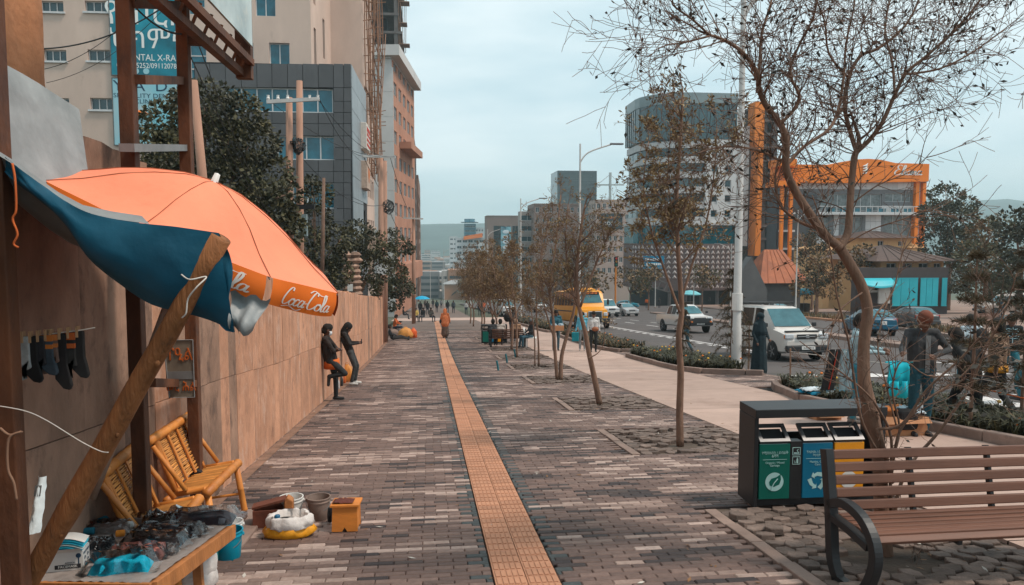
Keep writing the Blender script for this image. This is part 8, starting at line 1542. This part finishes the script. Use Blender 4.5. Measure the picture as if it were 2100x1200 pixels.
def carton(label, px, py, w, d, h, rz=0.):
    q = G(px, py); t = thing('cardboard_box', (q.x, q.y + d / 2, gz(q.y + d / 2)), label, 'box', 'cardboard boxes of the sellers', rz)
    for x0, x1, y0, y1 in ((-w / 2, w / 2, -d / 2, -d / 2 + .01), (-w / 2, w / 2, d / 2 - .01, d / 2), (-w / 2, -w / 2 + .01, -d / 2 + .011, d / 2 - .011), (w / 2 - .01, w / 2, -d / 2 + .011, d / 2 - .011)): b = MB(); b.bb(x0, x1, y0, y1, 0, h); b.build('side_panel', m_cb, t)
    b = MB(); b.bb(-w / 2, w / 2, -d / 2, d / 2, .0, .01); b.build('base', m_cb, t); b = MB(); b.quad((-w / 2, -d / 2, h), (w / 2, -d / 2, h), (w / 2, -d / 2 - .1, h - .08), (-w / 2, -d / 2 - .1, h - .08)); b.build('flap', m_cb, t); return t
def heap(label, loc, cols, r, seed, name='clothes_heap'):
    t = thing(name, loc, label, 'clothes'); rs = random.Random(seed)
    for k in range(9): b = MB(); c = Vector((rs.uniform(-r, r), rs.uniform(-r * .5, r * .5), rs.uniform(.02, r * .3))); rows = [[c + Vector(((i / 8 - .5) * r * 1.1, (j / 6 - .5) * r * .8, .04 * nval(i * .8 + k, j * .8, seed) + .05 * math.sin(math.pi * i / 8) * math.sin(math.pi * j / 6))) for i in range(9)] for j in range(7)]; b.grid(rows); cc = cols[k % len(cols)]; b.build('garment', M('heap_%03d_%03d' % (int(cc[0] * 999), int(cc[2] * 999)), cc, .85, .25, 10), t, smooth=True).modifiers.new('s', 'SOLIDIFY').thickness = .012
    return t
carton('torn cardboard box beside the seller in the red cap', 1855, 895, .68, .42, .3); q = G(1855, 895); heap('mixed orange and white clothes piled in the torn cardboard box', (q.x - .12, q.y + .22, q.z + .3), [(.5, .15, .03), (.55, .54, .52), (.05, .05, .05), (.35, .1, .05)], .24, 3); heap('folded pale blue garment lying on the torn cardboard box', (q.x + .16, q.y + .1, q.z + .31), [(.45, .56, .62), (.5, .6, .66)], .17, 5)
carton('flat cardboard box behind the recycling station', 1700, 862, .42, .32, .16); heap('small heap of blue and white clothes on the planter edge', tuple(Vector((7.5, 13.6, gz(13.6) + .16))), [(.1, .3, .45), (.5, .55, .58), (.0, .18, .3)], .35, 8)
b = MB(); b.box((0, 0, .12), (.3, .22, .3)); o = b.build('black_bag', m_blk, bevel=.06, seg=3); o.location = (q2.x - .2, q2.y + .02, gz(q2.y) + .12); tag(o, 'black bag hanging against the red capped seller legs', 'bag')
# walkers at right
q = G(2040, 856); person('walker in brown camouflage top with yellow hem seen from behind', (q.x, q.y, gz(q.y) - .12), R(205), (.2, .115, .07), (.035, .035, .037), 1.72, dict(WALK), shoes=(.16, .07, .04), vox=.015, topm=M('camo', (.2, .12, .075), .85, .3, 6, spot=((.32, .22, .16), 8, .55, .8)), parts=lambda t, h, fw, hu, J: (lambda b: (b.lathe([(.19, .96), (.2, .86), (.18, .86)], 16, sy=.75), b.build('shirt_hem', M('hem_yellow', (.65, .28, .02), .8), t, smooth=True)))(MB()), group='walkers at the road edge')
q = G(2012, 792); person('walker in blue and white hooded jacket seen from behind', (q.x - .3, q.y, gz(q.y) - .12), R(170), (.42, .5, .54), (.02, .14, .18), 1.74, dict(WALK), vox=.017, topm=M('jacket_striped', (.45, .52, .56), .85, .3, 9, spot=((.04, .06, .08), 9, .56, .9)), parts=lambda t, h, fw, hu, J: (lambda b: (b.ell((-.12, .2, 1.2), (.17, .1, .24), 10), b.build('backpack', m_blk, t, smooth=True)))(MB()), group='walkers at the road edge')
q = G(1985, 865); person('walker in black stooping behind the conifer', (q.x, q.y, gz(q.y) - .12), R(190), (.012, .012, .013), (.012, .012, .013), 1.68, dict(WALK, che=(0, -.12, 1.22), nek=(0, -.2, 1.37), hed=(0, -.28, 1.46), shL=(.18, -.14, 1.35), shR=(-.18, -.14, 1.35)), vox=.017, bulk=1.15, group='walkers at the road edge')
q = G(2068, 792); person('walker in black top with pale ribcage print crossing the road', (q.x, q.y, gz(q.y) - .12), R(-25), (.012, .02, .025), (.015, .12, .15), 1.74, dict(WALK), shoes=(.4, .4, .4), hair=(.02, .02, .02), vox=.016, group='walkers at the road edge', parts=lambda t, h, fw, hu, J: (lambda b: ([b.tube([(s * .02, -.135, z), (s * .09, -.13, z + .015), (s * .125, -.1, z - .01)], .008, 5) for s in (-1, 1) for z in (1.38, 1.33, 1.28, 1.23, 1.18)], b.tube([(0, -.14, 1.42), (0, -.14, 1.08)], .009, 5), b.build('shirt_print', M('print_pale', (.4, .58, .62), .7), t)))(MB()))
q = G(2098, 815); person('walker in dark blue at the right edge of the view', (q.x + .25, q.y, gz(q.y) - .12), R(-160), (.006, .03, .045), (.02, .1, .13), 1.8, dict(WALK), vox=.017, group='walkers at the road edge')
# distant figures
FAR = [(896, 641, 180, (.02, .05, .06), 'man in dark teal walking away beyond the crossing', None), (877, 646, 170, (.03, .03, .03), 'figure in black near the blue umbrella', None), (862, 647, 0, (.04, .04, .04), 'dark figure under the blue umbrella', None), (853, 660, 10, (.5, .35, .1), 'seated figure in yellow near the driveway', SIT), (868, 660, -30, (.03, .03, .035), 'seated figure in black near the driveway', SIT), (884, 660, 30, (.04, .035, .03), 'veiled figure sitting on the ground near the crossing', SIT), (918, 642, 180, (.02, .02, .02), 'small dark walker by the tree row', None), (956, 646, 0, (.4, .38, .37), 'pale figure among the street trees', None), (992, 645, 20, (.55, .1, .03), 'figure in red among the street trees', None), (1003, 645, 170, (.45, .45, .46), 'figure in white among the street trees', None), (984, 648, 180, (.01, .01, .012), 'figure in long black among the street trees', None), (828, 655, 90, (.02, .02, .02), 'dark figure seated past the spreading tree', SIT), (1326, 633, 160, (.6, .12, .02), 'person in bright orange walking on the far side of the junction', WALK), (1352, 632, 0, (.02, .02, .02), 'dark figure waiting at the far side of the junction', None), (1672, 642, 0, (.3, .22, .18), 'pale figure standing at the far pavement stalls', None), (1752, 640, 0, (.1, .16, .2), 'person in denim standing at the far pavement', None), (1802, 645, 30, (.2, .26, .28), 'person in grey walking on the far pavement', WALK), (2055, 655, 0, (.02, .05, .07), 'person in navy by the far bench', None), (2022, 648, 0, (.55, .55, .53), 'person in white beside the off-roader', None), (1440, 625, 0, (.02, .1, .14), 'blue figure under the lattice base', None), (1455, 625, 0, (.04, .04, .04), 'dark figure under the lattice base', None), (888, 632, 180, (.05, .05, .05), 'far dark walker beyond the blue umbrella', None), (872, 634, 180, (.1, .08, .07), 'far brown walker beyond the blue umbrella', None), (905, 633, 0, (.2, .2, .2), 'far grey walker in the distance', None), (930, 643, 0, (.05, .06, .07), 'far figure under the tree row', None)]
for px, py, a, c, lab, ps in FAR:
    q = G(px, py); person(lab, q, R(a), c, (.03, .035, .045), 1.7, ps, vox=.035, group='distant people')
# umbrella, stalls and benches far away
q = G(862, 647); t = thing('small_umbrella', q, 'small bright blue umbrella over street sellers far down the pavement', 'umbrella'); b = MB(); b.lathe([(.001, 2.35), (.5, 2.25), (1.0, 2.0)], 10, (.2, 0, 0)); b.build('canopy', M('umbrella_blue', (.0, .3, .5), .6), t); b = MB(); b.cyl((.2, 0, 0), (.2, 0, 2.3), .02, 6); b.build('pole', m_steelg, t)
for px, py, c, lab in ((1590, 620, (.15, .45, .5), 'teal parasol over a far pavement stall'), (1535, 618, (.0, .3, .42), 'blue stall parasol beside the lamp post'), (1622, 615, (.35, .3, .27), 'pale stall canopy across the road'), (1648, 628, (.0, .15, .2), 'small dark teal stall box across the road'), (1415, 612, (.0, .35, .5), 'round blue parasol by the lattice base')):
    q = G(px, 640 if py > 613 else 632); q.z = gz(q.y); t = thing('stall_parasol', q, lab, 'parasol', 'stall parasols across the road'); b = MB(); b.lathe([(.001, 2.9), (.9, 2.75), (1.7, 2.35), (1.72, 2.2)], 12); b.build('canopy', M('parasol_%03d' % int(c[2] * 999), c, .7), t); b = MB(); b.cyl((0, 0, 0), (0, 0, 2.85), .03, 6); b.build('pole', m_steelg, t); b = MB(); b.box((0, .6, .5), (1.8, .8, 1.0)); b.build('counter', M('counter_brown', (.1, .07, .055), .8), t)
q = G(2022, 668); bench((q.x - .8, q.y, gz(q.y)), 0, 'dark slatted bench on the far side of the road', 1.8, group='benches across the road')
bk = thing('bicycle', tuple(G(2060, 672)), 'teal bicycle parked beside the far bench', 'bicycle'); 
for x in (-.5, .5): b = MB(); b.tube([(x + .33 * math.cos(a), 0, .34 + .33 * math.sin(a)) for a in [2 * math.pi * k / 20 for k in range(20)]], .02, 6, closed=True); b.build('wheel', m_tyre, bk)
b = MB(); [b.tube([a, c], .018, 6) for a, c in (((-.5, 0, .34), (-.15, 0, .78)), ((-.15, 0, .78), (.38, 0, .8)), ((.38, 0, .8), (0, 0, .32)), ((0, 0, .32), (-.15, 0, .78)), ((-.5, 0, .34), (0, 0, .32)), ((.5, 0, .34), (.36, 0, .95)))]; b.build('frame', M('bike_teal', (.0, .2, .25), .4), bk); b = MB(); b.box((-.18, 0, .86), (.24, .12, .06)); b.build('saddle', m_blk, bk, bevel=.02); b = MB(); b.tube([(.36, -.25, .98), (.36, .25, .98)], .014, 6); b.build('handlebar', m_steelg, bk)
# litter on the pavement
for px, py, c, lab in ((1613, 1028, (.6, .55, .5), 'scrap of white litter by the recycling station'), (1595, 838, (.55, .53, .5), 'white scrap on the recycling station roof'), (1960, 880, (.5, .52, .52), 'torn white packet on the planter kerb')):
    q = G(px, py) if py != 838 else P(1612, 832, 6.6); b = MB(); b.grid([[((i - 2) * .015, (j - 2) * .015, .01 + .014 * abs(nval(i * .9 + px, j * .9))) for i in range(5)] for j in range(5)]); o = b.build('litter', M('litter_%d' % px, c, .8)); o.location = q; tag(o, lab, 'litter')
# hotel name in white script
st, W = word_strokes('Eliana'); x0, x1, zt_, zb_ = HX(1820), HX(1876), HZ(339), HZ(360)
b, _ = ribbon_word('Eliana', lambda x, y: Vector((x0 + (x1 - x0) * x / W, HY0 - 1.3, zb_ + (zt_ - zb_) * y)), .035, [[(.95, .62), (.99, .66)]]); b.build('lettering', m_white, hot)
b = MB()
for k in range(4): b.tube([(HX(1758), HY0 - 1.3, HZ(357 - k * 5)), (HX(1764), HY0 - 1.3, HZ(356 - k * 5)), (HX(1768), HY0 - 1.3, HZ(351 - k * 5))], [.05, .18, .05], 5)
b.build('emblem', m_white, hot)
flush_texts(); flush_people()
FOG = .0004
# ================================================================== haze in the air
mh = bpy.data.materials.new('haze'); mh.use_nodes = True; nt = mh.node_tree; nt.nodes.clear(); o_ = nt.nodes.new('ShaderNodeOutputMaterial'); pv = nt.nodes.new('ShaderNodeVolumePrincipled')
pv.inputs['Color'].default_value = (.74, .95, 1, 1); pv.inputs['Density'].default_value = FOG; pv.inputs['Anisotropy'].default_value = .0; nt.links.new(pv.outputs[0], o_.inputs['Volume'])
b = MB(); b.bb(-2600, 3300, -60, 3300, -60, 150); o = b.build('haze', mh); tag(o, 'pale blue haze in the air', kind='stuff')
